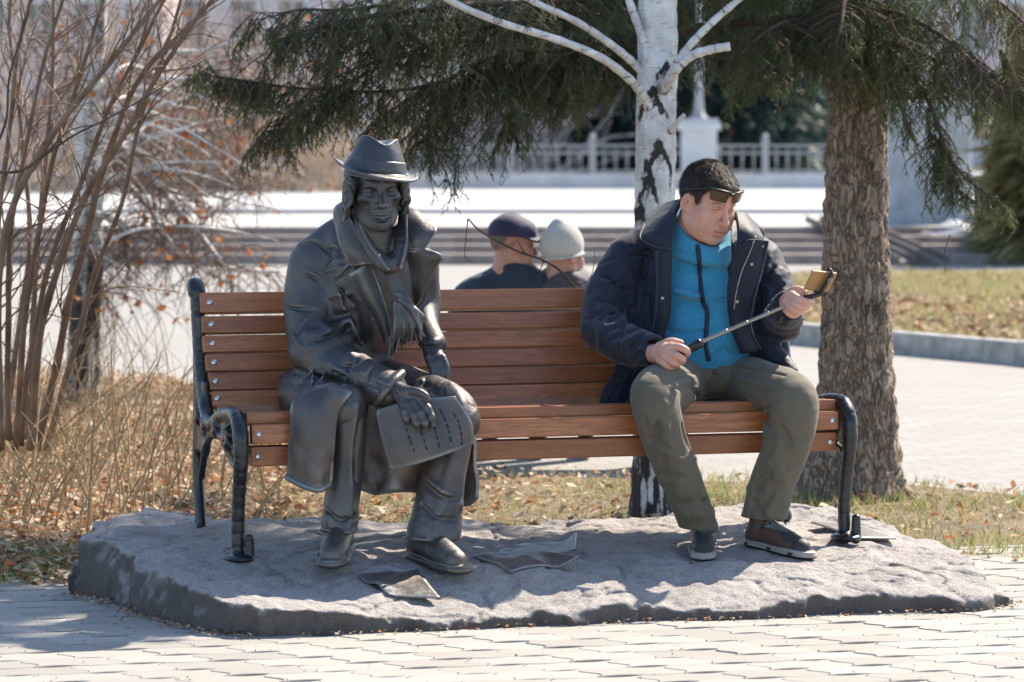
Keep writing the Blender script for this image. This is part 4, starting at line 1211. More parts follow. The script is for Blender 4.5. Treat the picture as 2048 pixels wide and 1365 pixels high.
def skin_tint(base=(.62, .335, .245), brow=(.055, .032, .022), stub=.0):
    base = np.array(base)
    def fn(V):
        x, y, z = V.T; c = np.tile(base, (len(V), 1))
        def blend(mask, col):
            m = np.clip(mask, 0, 1)[:, None]; c[:] = c*(1 - m) + np.array(col)*m
        g = lambda d, s: np.exp(-(d/s)**2)
        blend(.35 * g(np.sqrt((np.abs(x) - .040)**2 + (z + .035)**2), .022) * (y > .03), base * (1.0, .72, .70))
        blend(.35 * g(np.sqrt(x**2 + (z + .036)**2 + (y - .107)**2), .016), base * (1.02, .70, .66))
        blend(.30 * (np.abs(x) > .068) * (z < .03) * (z > -.05), base * (1.05, .66, .6))
        blend((.08 + stub) * np.clip((-.055 - z)/.02, 0, 1) * (y > -.01) * (z > -.125), base * (.72, .74, .80))
        lips = (np.abs(x) < .024) * (y > .078) * g(z + .0735, .0085)
        blend(.8 * lips, base * (.80, .42, .42))
        blend(.7 * (np.abs(x) < .025) * (y > .078) * g(z + .0733, .0016), base * (.30, .14, .14))
        zc = .0205 - .5*np.abs(np.abs(x) - .028)*.5
        bm = g(z - zc - .003, .0040) * (np.abs(x) > .010) * (np.abs(x) < .051) * (y > .055)
        blend(.85 * bm, brow)
        ey = g(z + .0035, .0016) * (np.abs(np.abs(x) - .031) < .013) * (y > .07)
        blend(.9 * ey, (.035, .022, .018))
        blend(.35 * g(np.sqrt((np.abs(x) - .031)**2*.5 + (z + .002)**2), .011) * (y > .06), base * (.66, .60, .60))
        return {'tint': c}
    return fn
def flat_tint(col): return lambda V: {'tint': np.tile(np.array(col), (len(V), 1))}

# ================================================================== the man with the selfie stick
man = thing('person', tuple(S(1480, 1090, 11.4)), 'man in open navy jacket, blue fleece and sunglasses pushed up, holding a selfie stick', 'person')
MH, MHC, MHS = frame(R(37), R(20), R(-4)), S(1417, 402, 11.71), 1.03
fm = head_field(wide=1.05, jaw=1.07, nose=1.05, lids=1.0, ears=True, neck=.064, lips=1.1, naso=.45)
for s in (-1, 1):
    fm.ell((s*.046, .034, -.058), (.026, .030, .030), k=.03)
V, F = fm.mesh(); V = relax(V, F, 1); tint = skin_tint(stub=.0)(V)['tint']
bodyV, bodyF, bodyT = [place_local(MHC, MH, MHS)(V)], [F], [tint]
def man_right_hand():
    f = Field(P(1290, 600, 11.3) * (1, 0, 0) + (0, 11.24, .64), (P(1395, 600, 11.4)[0], 11.50, .90), .0022)
    f.chain([S(1296, 706, 11.46), S(1312, 708, 11.40), S(1332, 706, 11.355)], [.028, .031, .033], k=.012)
    for q in ([(1342, 694, 11.335), (1362, 696, 11.315), (1375, 704, 11.325), (1371, 713, 11.36)], [(1336, 705, 11.33), (1354, 712, 11.305), (1366, 720, 11.32), (1361, 726, 11.355)],
              [(1328, 714, 11.335), (1344, 724, 11.31), (1354, 729, 11.33), (1348, 733, 11.36)], [(1320, 720, 11.345), (1332, 731, 11.325), (1341, 735, 11.345), (1336, 737, 11.37)]):
        f.seg(S(1314, 708, 11.38), S(*q[0]), .017, .0145, k=.010)
        f.chain([S(*p) for p in q], [.0138, .0125, .0115, .009], k=.004)
        f.ell(S(q[0][0], q[0][1], q[0][2] - .005), (.011, .010, .011), k=.008)
    f.chain([S(1320, 694, 11.38), S(1342, 684, 11.37), S(1362, 686, 11.365)], [.017, .014, .010], k=.008)
    return f
def man_left_hand():
    f = Field(P(1545, 600, 11.4) * (1, 0, 0) + (0, 11.33, .80), (P(1645, 600, 11.4)[0], 11.62, 1.06), .0022)
    f.chain([S(1572, 606, 11.54), S(1580, 602, 11.48), S(1592, 600, 11.45)], [.027, .030, .030], k=.012)
    for q in ([(1584, 590, 11.425), (1598, 598, 11.395), (1612, 604, 11.40), (1625, 603, 11.425)], [(1577, 596, 11.425), (1590, 608, 11.39), (1603, 616, 11.395), (1615, 615, 11.42)],
              [(1572, 604, 11.43), (1582, 617, 11.395), (1594, 625, 11.40), (1606, 624, 11.42)], [(1569, 612, 11.44), (1576, 625, 11.41), (1586, 631, 11.415), (1595, 630, 11.43)]):
        f.seg(S(1586, 603, 11.47), S(*q[0]), .018, .0135, k=.010)
        f.chain([S(*p) for p in q], [.0130, .0120, .0112, .0085], k=.0035)
    f.chain([S(1578, 592, 11.48), S(1588, 581, 11.46), S(1602, 581, 11.445), S(1612, 587, 11.435)], [.018, .0145, .0125, .0085], k=.008)
    return f
def hand_tint(V):
    t = np.tile(np.array((.62, .34, .255)), (len(V), 1)); n_ = fbm(V[:, 0]*40, V[:, 1]*40, V[:, 2]*40, 2, 2)[:, None]
    return t * (1 + np.array([.04, .12, .12]) * n_)
for hf in (man_right_hand(), man_left_hand()):
    V, F = hf.mesh(); V = relax(V, F, 1); bodyV.append(V); bodyF.append(F); bodyT.append(hand_tint(V))
# the body under the clothes, joining head, hands and legs
fb = Field(P(1180, 600, 11.5) * (1, 0, 0) + (0, 11.18, .20), (P(1640, 600, 11.6)[0], 11.98, 1.3), .011)
fb.chain([S(1415, 740, 11.78), S(1405, 600, 11.80), S(1400, 520, 11.84), S(1410, 460, 11.76)], [.11, .11, .10, .05], k=.04)
for q in ([(1400, 520, 11.86), (1280, 525, 11.85), (1215, 640, 11.70), (1300, 705, 11.45)], [(1400, 520, 11.86), (1510, 535, 11.9), (1560, 645, 11.74), (1578, 605, 11.52)]):
    fb.chain([S(*p) for p in q], [.06, .05, .038, .024], k=.02)
for q in ([(1370, 765, 11.75), (1315, 800, 11.3), (1380, 970, 11.36), (1402, 1062, 11.40)], [(1470, 765, 11.78), (1585, 805, 11.4), (1545, 960, 11.43), (1520, 1052, 11.46)]):
    fb.chain([S(*p) for p in q], [.06, .045, .04, .03], k=.02)
V, F = fb.mesh(); bodyV.append(V); bodyF.append(F); bodyT.append(np.tile(np.array((.56, .33, .25)), (len(V), 1)))
off = 0; allF = []
for v, f_ in zip(bodyV, bodyF): allF.append(f_ + off); off += len(v)
link('body', raw_mesh('body', np.vstack(bodyV), [np.concatenate(allF)], True, {'tint': np.vstack(bodyT)}), M_SKIN, man)

def hair_mesh(name, mat, parent, wide, c, M, sc, seed=1, zmin=None, strands=14000, comb=(0, .5, -.6)):
    f = Field([-.11, -.15, -.12], [.11, .13, .15], .0024)
    f.ell((0, -.018, .035), (.0745*wide + .0045, .1005, .0925), k=.01)
    f.ell((0, .030, .050), (.060*wide + .004, .059, .050), k=.02)
    ys = [-.14, -.05, -.034, -.012, .012, .020, .030, .036, .050, .075, .12]
    zs = zmin or [-.075, -.075, -.048, .018, .018, -.026, -.026, .034, .050, .055, .056]
    f.op(lambda x, y, z: np.interp(y, ys, zs) + .004*noise3(x*90, y*90, 0*z, seed) + .008*np.exp(-(np.abs(x) - .048)**2/.0002)*(y > .03) - z, f.lo, f.lo + f.h*f.n, 'i')
    f.disp(lambda x, y, z: .0016*fbm(x*90, y*60, z*60, 2, seed))
    V, F = f.mesh(); V = relax(V, F, 1)
    # short strands over the cap of hair
    rs = np.random.RandomState(seed); a, b_, c_ = V[F[:, 0]], V[F[:, 1]], V[F[:, 2]]; nn = np.cross(b_ - a, c_ - a); nn /= np.linalg.norm(nn, axis=1)[:, None] + 1e-12
    pick = rs.randint(0, len(F), strands); o = V[F[pick]].mean(1); nr = nn[pick]
    out = ((o - np.array([0, -.02, .02])) * nr).sum(1) > 0; o, nr = o[out], nr[out]
    d = np.array(comb) + rs.normal(0, .22, o.shape); d -= nr * (d*nr).sum(1)[:, None]; d = d / (np.linalg.norm(d, axis=1)[:, None] + 1e-9) + nr*rs.uniform(.15, .6, (len(o), 1))
    d /= np.linalg.norm(d, axis=1)[:, None]; L = rs.uniform(.010, .022, (len(o), 1)); s_ = np.cross(d, nr); s_ /= np.linalg.norm(s_, axis=1)[:, None] + 1e-9
    T = np.stack([o - s_*.0010, o + s_*.0010, o + d*L], 1).reshape(-1, 3)
    W = place_local(c, M, sc)
    return link(name, raw_mesh(name, np.vstack([W(V), W(T)]), [F, np.arange(len(T)).reshape(-1, 3) + len(V)], True), mat, parent)
hair_mesh('hair', M_HAIR, man, 1.05, MHC, MH, MHS, 4)

def man_trousers():
    f = Field(P(1235, 600, 11.2) * (1, 0, 0) + (0, 11.13, .13), (P(1650, 600, 11.5)[0], 11.98, .86), .0042)
    f.ell(S(1420, 755, 11.78), (.20, .15, .085), k=.03)
    f.chain([S(1370, 766, 11.75), S(1338, 778, 11.50), S(1310, 790, 11.30), S(1313, 828, 11.255), S(1336, 900, 11.29), S(1372, 985, 11.345), S(1400, 1060, 11.385)], [.098, .090, .082, .076, .070, .063, .062], k=.012)
    f.chain([S(1478, 768, 11.78), S(1530, 776, 11.58), S(1580, 792, 11.41), S(1588, 830, 11.38), S(1570, 900, 11.40), S(1545, 970, 11.42), S(1527, 1042, 11.43)], [.098, .090, .082, .078, .074, .072, .078], k=.012)
    f.disp(lambda x, y, z: .006*fbm(x*7, y*7, z*5, 2, 61) + .004*np.abs(fbm(x*14, y*9, z*9, 2, 15)))
    def ridge(pts, r, k=.026): f.fold(pts, r, k, 'u', .35)
    def groove(pts, r, k=.016): f.fold(pts, r, k, 's', .0)
    # crease from the crotch, folds over the knees, bunching above the shoes
    groove([(1408, 805, 11.47), (1420, 775, 11.58), (1445, 745, 11.66)], [.012, .012, .006])
    groove([(1400, 800, 11.5), (1385, 775, 11.56), (1360, 752, 11.6)], [.008, .009, .004])
    ridge([(1368, 830, 11.27), (1358, 805, 11.29), (1342, 785, 11.36)], [.003, .006, .003])
    groove([(1364, 850, 11.225), (1372, 880, 11.24), (1385, 905, 11.29)], [.005, .007, .004])
    ridge([(1530, 870, 11.36), (1520, 835, 11.36), (1532, 805, 11.37)], [.006, .010, .006]); groove([(1540, 850, 11.33), (1525, 815, 11.39), (1500, 795, 11.47)], [.006, .009, .005])
    ridge([(1318, 850, 11.185), (1345, 920, 11.225), (1368, 975, 11.28)], [.006, .009, .006])
    ridge([(1395, 965, 11.31), (1375, 985, 11.285), (1352, 990, 11.31)], [.008, .011, .006]); groove([(1415, 990, 11.33), (1390, 1005, 11.305), (1360, 1010, 11.32)], [.006, .009, .004])
    ridge([(1425, 1015, 11.345), (1400, 1030, 11.315), (1372, 1030, 11.335)], [.006, .010, .005])
    ridge([(1560, 880, 11.32), (1545, 960, 11.335), (1535, 1030, 11.34)], [.006, .009, .006]); groove([(1520, 930, 11.36), (1510, 985, 11.36), (1500, 1030, 11.37)], [.004, .008, .005])
    rr = random.Random(77)
    for (x0, y0, x1, y1, w) in ((1300, 830, 1385, 1000, 60), (1575, 840, 1530, 1010, 70)):
        for k in range(13):
            t = rr.random(); cx, cy = x0 + (x1 - x0)*t + rr.uniform(-.4, .4)*w, y0 + (y1 - y0)*t; L = rr.uniform(18, 42); a = math.atan2(y1 - y0, x1 - x0) + rr.uniform(-.9, .9)
            q = [(cx + math.cos(a)*L*s, cy + math.sin(a)*L*s + rr.uniform(-4, 4)) for s in (-1, 0, 1)]
            f.fold(q, [.003, rr.uniform(.005, .008), .003], .020, 's' if k % 2 else 'u', .3 if k % 2 == 0 else 0)
    for q in ([(1450, 742), (1490, 752), (1530, 762)], [(1445, 758), (1500, 772), (1545, 782)], [(1400, 742), (1360, 752), (1330, 762)], [(1395, 770), (1365, 775), (1340, 782)], [(1470, 735), (1520, 742), (1570, 752)], [(1430, 730), (1425, 760), (1415, 785)], [(1560, 800), (1535, 815), (1515, 828)]):
        f.fold(q, [.002, .0042, .002], .012, 's', 0)
    xs = S(1455, 900, 11.4)[0]; z1, z2 = S(1400, 1063, 11.33)[2], S(1527, 1040, 11.37)[2]
    f.op(lambda x, y, z: np.where(x < xs, z1 + .12*(S(1400, 1063, 11.33)[0] - x), z2 - .05*(x - S(1527, 1040, 11.4)[0])) - z + 0*y, f.lo, f.lo + f.h*f.n, 'i')
    return f
man_trousers().build('trousers', M_TROUSER, man, 1)

def prism_px(f, px, Yc, Yr, mode, k, ya, yb):
    """polygon seen in the picture plane at distance Yc, cut through from ya to yb"""
    poly = np.array([S(a, b, Yc)[[0, 2]] for a, b in px])
    lo, hi = poly.min(0), poly.max(0)
    def fn(x, y, z):
        d = poly_sd(x[:, :, 0:1] + 0*z[:, 0:1, :], z + 0*x[:, 0:1, :], poly) if False else poly_sd((x + 0*z)[:, 0, :], (z + 0*x)[:, 0, :], poly)[:, None, :]
        return np.maximum(d, np.maximum(ya - y, y - yb))
    f.op(fn, (lo[0], ya, lo[1]), (hi[0], yb, hi[1]), mode, k)
def man_jacket():
    f = Field(P(1135, 600, 11.5) * (1, 0, 0) + (0, 11.36, .58), (P(1630, 600, 11.7)[0], 12.14, 1.33), .0042)
    fy = ((0, 1., 0), .80)
    f.chain([S(1405, 750, 11.83), S(1400, 650, 11.83), S(1396, 560, 11.84), S(1394, 520, 11.85)], [.190, .195, .195, .165], k=.03, flat=fy)
    f.chain([S(1400, 478, 11.88), S(1330, 488, 11.88), S(1268, 518, 11.87)], [.090, .088, .088], k=.03)
    f.chain([S(1400, 478, 11.88), S(1470, 490, 11.90), S(1520, 522, 11.91)], [.085, .080, .080], k=.03)
    # right arm (left of the picture), padded
    f.chain([S(1262, 525, 11.86), S(1222, 590, 11.80), S(1208, 645, 11.71), S(1246, 686, 11.57), S(1303, 700, 11.445)], [.090, .088, .082, .072, .055], k=.012)
    f.ell(S(1196, 662, 11.68), (.05, .05, .05), k=.04)
    f.chain([S(1300, 560, 11.84), S(1272, 620, 11.80), S(1268, 690, 11.76)], [.06, .055, .055], k=.03)
    # left arm
    f.chain([S(1518, 530, 11.91), S(1548, 590, 11.86), S(1562, 643, 11.77), S(1568, 628, 11.64), S(1576, 612, 11.535)], [.084, .084, .074, .064, .054], k=.012)
    # skirts of the jacket on the seat
    f.chain([S(1285, 690, 11.80), S(1258, 750, 11.74), S(1222, 806, 11.70)], [.08, .062, .042], k=.03)
    f.chain([S(1500, 680, 11.80), S(1545, 712, 11.70), S(1588, 742, 11.60)], [.07, .048, .020], k=.03)
    f.chain([S(1300, 790, 11.95), S(1400, 790, 12.0), S(1520, 780, 11.98)], .07, k=.04)
    # open front, armhole of the neck
    prism_px(f, [(1352, 380), (1342, 470), (1340, 560), (1336, 640), (1322, 700), (1300, 745), (1300, 800), (1530, 800), (1512, 745), (1490, 715), (1470, 660), (1458, 590), (1456, 540), (1462, 480), (1470, 380)], 11.66, 0, 's', .016, 11.3, 11.80)
    f.ell(S(1405, 440, 11.80), (.085, .11, .09), 's', k=.02)
    f.seg(S(1312, 703, 11.42), S(1300, 701, 11.46), .036, .036, 's', k=.006); f.seg(S(1580, 610, 11.49), S(1573, 615, 11.56), .038, .036, 's', k=.006)
    f.disp(lambda x, y, z: .0055*fbm(x*8, y*8, z*8, 2, 71) + .0055*np.abs(fbm(x*15, y*15, z*11, 2, 75)))
    def ridge(pts, r, k=.026): f.fold(pts, r, k, 'u', .35)
    def groove(pts, r, k=.016): f.fold(pts, r, k, 's', .0)
    for (a, b_) in ((0, 0), (18, 22), (30, 48)):
        groove([(1262 + a*.5, 640 + b_*.8 - 20, 11.72 - .002*b_), (1240 + a*.4, 650 + b_*.7 - 18, 11.68 - .002*b_), (1215 + a*.3, 655 + b_*.7 - 10, 11.64 - .0015*b_)], [.006, .009, .004])
    groove([(1248, 640, 11.70), (1275, 668, 11.60), (1320, 672, 11.52)], [.008, .012, .006])
    groove([(1195, 600, 11.72), (1225, 610, 11.70), (1255, 600, 11.74)], [.004, .008, .004]); groove([(1185, 625, 11.67), (1212, 632, 11.645), (1245, 622, 11.69)], [.004, .007, .004])
    groove([(1290, 520, 11.70), (1282, 570, 11.70), (1276, 630, 11.72)], [.006, .010, .008])
    ridge([(1310, 500, 11.70), (1318, 570, 11.665), (1316, 640, 11.665)], [.005, .010, .006])
    ridge([(1300, 470, 11.75), (1330, 500, 11.70), (1338, 560, 11.66)], [.006, .008, .006])
    groove([(1530, 560, 11.79), (1555, 580, 11.77), (1585, 590, 11.80)], [.005, .008, .004]); groove([(1535, 610, 11.75), (1560, 622, 11.70), (1590, 625, 11.74)], [.005, .008, .004])
    groove([(1518, 570, 11.80), (1522, 620, 11.77), (1520, 670, 11.76)], [.006, .010, .006])
    for k in range(4):
        ridge([(1500 + 6*k, 668 + 6*k, 11.69 - .012*k), (1535 + 4*k, 692 + 8*k, 11.655 - .01*k), (1572 + 3*k, 712 + 9*k, 11.63 - .01*k)], [.003, .006, .003], .012)
        groove([(1250 + 10*k, 730 + 4*k, 11.68), (1238 + 8*k, 770, 11.66), (1215 + 10*k, 810, 11.655)], [.003, .005, .003], .010)
    rr = random.Random(99)
    for (x0, y0, x1, y1, w, nn_) in ((1255, 520, 1205, 650, 70, 13), (1205, 660, 1300, 700, 40, 10), (1520, 520, 1570, 640, 50, 13), (1300, 500, 1290, 720, 30, 8), (1560, 600, 1590, 655, 30, 6)):
        for k in range(nn_):
            t = rr.random(); cx, cy = x0 + (x1 - x0)*t + rr.uniform(-.5, .5)*w, y0 + (y1 - y0)*t + rr.uniform(-8, 8); L = rr.uniform(12, 30); a = math.atan2(y1 - y0, x1 - x0) + math.pi/2 + rr.uniform(-.8, .8)
            q = [(cx + math.cos(a)*L*s, cy + math.sin(a)*L*s + rr.uniform(-3, 3)) for s in (-1, 0, 1)]
            f.fold(q, [.003, rr.uniform(.0045, .0075), .003], .016, 's' if k % 2 else 'u', .3 if k % 2 == 0 else 0)
    return f
man_jacket().build('jacket', M_JACKET, man, 1)
for cg in ([
    [[(1366, 398, 11.74), (1335, 408, 11.80), (1300, 428, 11.86)],
     [(1352, 428, 11.69), (1318, 440, 11.72), (1288, 452, 11.77)],
     [(1345, 468, 11.665), (1312, 470, 11.67), (1280, 474, 11.70)],
     [(1343, 500, 11.655), (1318, 496, 11.665), (1290, 484, 11.69)]],
    [[(1470, 425, 11.72), (1488, 428, 11.78), (1502, 440, 11.83)],
     [(1474, 448, 11.66), (1496, 450, 11.69), (1516, 462, 11.74)],
     [(1474, 478, 11.63), (1500, 470, 11.64), (1524, 474, 11.69)],
     [(1466, 510, 11.63), (1496, 500, 11.63), (1530, 500, 11.66)]]]):
    sheets('jacket_collar', [cg], M_JACKET, man, .011, disp=wob(.004, 23))
for cg in ([
    [[(1468, 505, 11.635), (1496, 480, 11.62), (1536, 482, 11.66)],
     [(1460, 545, 11.635), (1486, 535, 11.618), (1526, 530, 11.66)],
     [(1456, 590, 11.635), (1476, 592, 11.62), (1508, 600, 11.655)],
     [(1462, 650, 11.635), (1478, 655, 11.62), (1502, 655, 11.65)],
     [(1482, 708, 11.64), (1498, 706, 11.63), (1522, 700, 11.655)]],
    [[(1342, 500, 11.652), (1330, 500, 11.645), (1312, 500, 11.665)],
     [(1342, 560, 11.650), (1330, 560, 11.640), (1314, 562, 11.66)],
     [(1338, 630, 11.650), (1326, 632, 11.640), (1310, 634, 11.66)],
     [(1322, 690, 11.655), (1310, 692, 11.65), (1296, 690, 11.67)]]]):
    sheets('jacket_placket', [cg], M_JACKET, man, .012, disp=wob(.003, 29))
M_PIPING = m_cloth('navy_piping', (.020, .026, .048), (.032, .040, .068), .55)
for pts in ([(1366, 398, 11.735), (1335, 408, 11.79), (1300, 428, 11.85), (1288, 452, 11.76), (1280, 474, 11.69), (1290, 484, 11.68), (1318, 496, 11.655), (1343, 500, 11.645)], [(1536, 482, 11.65), (1526, 530, 11.65), (1508, 600, 11.645), (1502, 655, 11.64), (1522, 700, 11.645)], [(1502, 440, 11.82), (1516, 462, 11.73), (1524, 474, 11.68), (1530, 500, 11.65)], [(1314, 500, 11.655), (1315, 562, 11.65), (1311, 634, 11.65), (1297, 690, 11.66)]):
    b = MB(); b.tube(cr([S(*q) for q in pts], 8), .0030, 6); b.build('jacket_piping', M_PIPING, man)
M_NICKEL = plain('nickel', (.40, .34, .29), .4, .9, var=.2, sc=60)
snap_me = MB(); snap_me.tube(np.array([(0, .002, 0), (0, -.0015, 0), (0, -.003, 0)]), [.0062, .0062, .004], 14); snap_me = snap_me.mesh('snap'); snap_me.materials.append(M_NICKEL)
for q in ((1524, 493, 11.645), (1503, 529, 11.625), (1474, 604, 11.61), (1325, 597, 11.632)):
    o = bpy.data.objects.new('snap', snap_me); COL.objects.link(o); o.location = S(*q); o.parent = man; o.matrix_parent_inverse = parent_inv(man)
b = MB(); b.tube(cr([S(*q) for q in ((1511, 477, 11.62), (1497, 512, 11.607), (1482, 548, 11.605), (1472, 590, 11.607), (1468, 620, 11.61))], 6), .0018, 6); b.tube(cr([S(*q) for q in ((1511, 473, 11.615), (1509, 480, 11.61), (1505, 488, 11.61))], 3), .0032, 6)
b.build('jacket_zip', M_NICKEL, man)
# hood folded behind the neck
def man_hood():
    f = Field(P(1275, 600, 11.8) * (1, 0, 0) + (0, 11.72, 1.10), (P(1530, 600, 11.8)[0], 12.12, 1.34), .0045)
    f.chain([S(1308, 462, 11.86), S(1338, 434, 11.92), S(1410, 425, 12.0), S(1475, 446, 11.94), S(1512, 466, 11.85)], [.040, .045, .05, .040, .034], k=.01)
    f.chain([S(1330, 442, 11.86), S(1400, 455, 11.95), S(1480, 455, 11.88)], [.02, .025, .02], 's', k=.02)
    f.disp(lambda x, y, z: .007*fbm(x*13, y*13, z*10, 2, 81))
    return f
man_hood().build('jacket_hood', M_JACKET, man, 1)
def man_fleece():
    f = Field(P(1290, 600, 11.6) * (1, 0, 0) + (0, 11.5, .70), (P(1520, 600, 11.7)[0], 11.98, 1.27), .0035)
    fy = ((0, 1., 0), .85)
    f.chain([S(1405, 735, 11.80), S(1404, 690, 11.785), S(1402, 640, 11.795), S(1398, 570, 11.805), S(1396, 510, 11.815)], [.165, .172, .165, .155, .135], k=.02, flat=fy)
    # stand-up collar: stacked rings, high at the nape, low at the throat
    t = np.linspace(0, 2*math.pi, 25)
    for k in range(7):
        q = k/6; c0 = S(1398 + 4*q, 512 - 52*q, 11.765 - .005*q); rx, ry = .098 - .016*q, .105 - .014*q
        f.chain([c0 + np.array([rx*math.cos(a), ry*math.sin(a), (.012 + .050*q)*math.sin(a) - (.018 + .020*q)*math.cos(a)]) for a in t], [.013]*25, k=.012, n=1)
    f.disp(lambda x, y, z: .004*fbm(x*9, y*9, z*9, 2, 91))
    def groove(pts, r, k=.016): f.fold(pts, r, k, 's', .0)
    groove([(1340, 612, 11.675), (1372, 603, 11.655), (1405, 610, 11.648), (1440, 604, 11.655), (1462, 598, 11.68)], [.006, .010, .012, .009, .006])
    groove([(1335, 662, 11.67), (1375, 668, 11.648), (1420, 660, 11.645)], [.004, .007, .003])
    groove([(1425, 716, 11.65), (1450, 700, 11.66), (1478, 712, 11.68)], [.006, .009, .005])
    groove([(1352, 500, 11.70), (1380, 508, 11.69), (1400, 500, 11.69)], [.003, .004, .003], .008)
    f.chain([S(1350, 580, 11.665), S(1380, 590, 11.655), S(1400, 592, 11.65)], [.006, .009, .006], k=.03)
    return f
fl = man_fleece(); fl.build('fleece', M_FLEECE, man, 1)
# zip down the fleece, lying on its surface
def on_surface(V, pts, eps):
    out = []
    for px, py in pts:
        x, _, z = S(px, py, 11.65); d = (V[:, 0]-x)**2 + (V[:, 2]-z)**2; m = d < .006**2
        out.append((x, (V[m, 1].min() if m.any() else 11.65) - eps, z))
    return np.array(out)
Vf, _ = fl.mesh()
zp = on_surface(Vf, [(1395, 490), (1396, 500), (1398, 520), (1400, 545), (1402, 570), (1404, 590), (1407, 606), (1414, 622), (1414, 640), (1412, 665), (1411, 690), (1414, 706), (1418, 722)], .001)
zc = cr(zp, 5); b = MB(); V, F = tube(zc, .0075, 8); b.add(V, F); b.build('fleece_zip', plain('zip_tape', (.008, .012, .025), .6), man)
# shoes
def trainer_tint(V):
    x, y, z = V.T; c = np.tile(np.array((.030, .030, .032)), (len(V), 1))
    m = (z > .034) & (np.abs(fbm(x*14, y*14, z*14, 1, 9)) < .28) & (y < .23); c[m] = (.085, .050, .035)
    m = (z > .013) & (z < .031) & ((np.sin(y*60) < .8) | (z > .022)); c[m] = (.36, .33, .29)
    m = z <= .013; c[m] = (.02, .02, .021)
    m = (z > .082) & (np.abs(x) < .03) & (y > .1); c[m] = (.03, .03, .03)
    m2 = m & (np.sin(x*700) * np.sin(y*800) > .2); c[m2] = (.35, .33, .30)
    return {'tint': c}
for (hx, hy, hY, yaw) in ((1408, 1084, 11.50, -3), (1492, 1082, 11.46, 44)):
    c = S(hx, hy, hY); M = frame(R(yaw)); toe = c + M @ np.array([0, .26, 0]); zh, zt = slab_top(c[0], c[1], .04), slab_top(toe[0], toe[1], .04)
    M = frame(R(yaw), math.atan2(zh - zt, .26)); c[2] = zh - .003
    shoe_field().build('shoe', M_SHOE, man, 1, place_local(c, M, .98), trainer_tint)

# ---- sunglasses resting on his forehead
sg = thing('sunglasses', tuple(MHC + MH @ (np.array([0, .1, .04]) * MHS)), 'brown sport sunglasses pushed up onto the forehead of the man', 'sunglasses')
def m_lens():
    n = N('brown_lens'); n.set(color=(.085, .036, .020), rough=.12, spec=.35); return n.m
M_LENS = m_lens()
HW = lambda q: MHC + (MH @ (np.asarray(q, float) * MHS))
def arc(a): return np.array([.090*math.sin(a), .016 + .084*math.cos(a), 0])     # around the forehead
zb = .046
for s in (1, -1):
    g = []
    for k, (t, za, inset) in enumerate(((0, .016, 0), (.5, -.002, .001), (1, -.018, .004))):
        g.append([HW(arc(s*a) + (0, -inset, zb + za + .010*(i/4)*(1 if t < .9 else .6) * .2)) for i, a in enumerate(np.linspace(.12 + .03*t, .90 - .10*t, 5))])
    V, F = sheet(g, 5, 5, .0026); bb = MB(); bb.add(V, F); bb.build('lens', M_LENS, sg)
b = MB(); b.tube(np.array([HW(arc(a) + (0, .001, zb + .0165 + .004*math.sin(abs(a)*3) - .004*(abs(a) < .1))) for a in np.linspace(-.95, .95, 25)]), .0040, 8); b.build('frame', M_BLACKP, sg)
for s in (1, -1):
    b = MB(); b.tube(cr([HW((s*.072, .066, zb + .014)), HW((s*.080, .050, zb + .009)), HW((s*.0875, .015, zb - .006)), HW((s*.0885, -.012, zb - .018)), HW((s*.086, -.035, zb - .030))], 6), np.linspace(.0050, .0026, 25), 8)
    b.build('temple', M_BLACKP, sg)

# ---- selfie stick and phone
h0, h1 = S(1340, 722, 11.345), S(1404, 684, 11.345)
st_end = S(1606, 597, 11.425)
ss = thing('selfie_stick', tuple(h0), 'grey telescopic selfie stick with black grip held by the man', 'selfie stick')
M_ROD = plain('anodised_rod', (.33, .31, .28), .32, .85, var=.1, sc=50)
b = MB(); d = unit(h1 - h0); L = np.linalg.norm(h1 - h0)
b.tube(np.array([h0 + d*t*L for t in (0, .02, .05, .45, .75, .78, .95, 1.0)]), [.006, .012, .0135, .0135, .0145, .0165, .0165, .012], 14); b.build('grip', M_BLACKP, ss)
p0, p1 = h1, st_end
ts = [0, .25, .45, .66, .88, 1.0]
for i in range(5):
    b = MB(); a0, a1 = p0 + (p1 - p0)*ts[i], p0 + (p1 - p0)*ts[i+1]; r = .0072 - .0006*i
    b.tube(np.array([a0, a0 + (a1 - a0)*.03, a1 - (a1 - a0)*.03, a1]), [r, r, r, r*1.0], 12)
    o = b.build('rod_section', M_ROD, ss); bb = MB(); bb.tube(np.array([a1 - d*.003, a1 + d*.001]), r + .0012, 12); bb.build('collar_ring', M_NICKEL, o)
# phone: long side runs away to the right
c00, c10, c01 = S(1628, 541, 11.40), S(1675, 546, 11.50), S(1606, 579, 11.41)
ax, az = unit(c10 - c00), unit(c01 - c00); az = unit(az - ax*az.dot(ax)); ay = np.cross(ax, az)
if ay[1] > 0: ay = -ay
pc = c00 + (c10 - c00)/2 + (c01 - c00)/2
ph = link('phone', bevel_box('phone', (np.linalg.norm(c10 - c00)/2, .0045, np.linalg.norm(c01 - c00)/2), .004, 2), plain('gold_phone_case', (.36, .20, .085), .38, .35, var=.12))
tag(ph, 'smartphone in a golden brown case clamped to the selfie stick', 'phone')
ph.matrix_basis = Matrix.Translation(pc) @ Matrix([[ax[i], -ay[i] if False else ay[i], az[i]] for i in range(3)]).to_4x4()
ph.matrix_basis = Matrix.Translation(pc) @ Matrix([[ax[i], np.cross(az, ax)[i], az[i]] for i in range(3)]).to_4x4()
b = MB(); o_ = pc + ax*.042 - az*.022 + ay*.006; b.tube(np.array([o_, o_ + ay*.0015]), .008, 12); b.build('camera_bump', M_BLACKP, ph)
cl = MB(); mid = c00 + (c10 - c00)*.62; bot = mid + (c01 - c00)
dn = unit(c01 - c00)
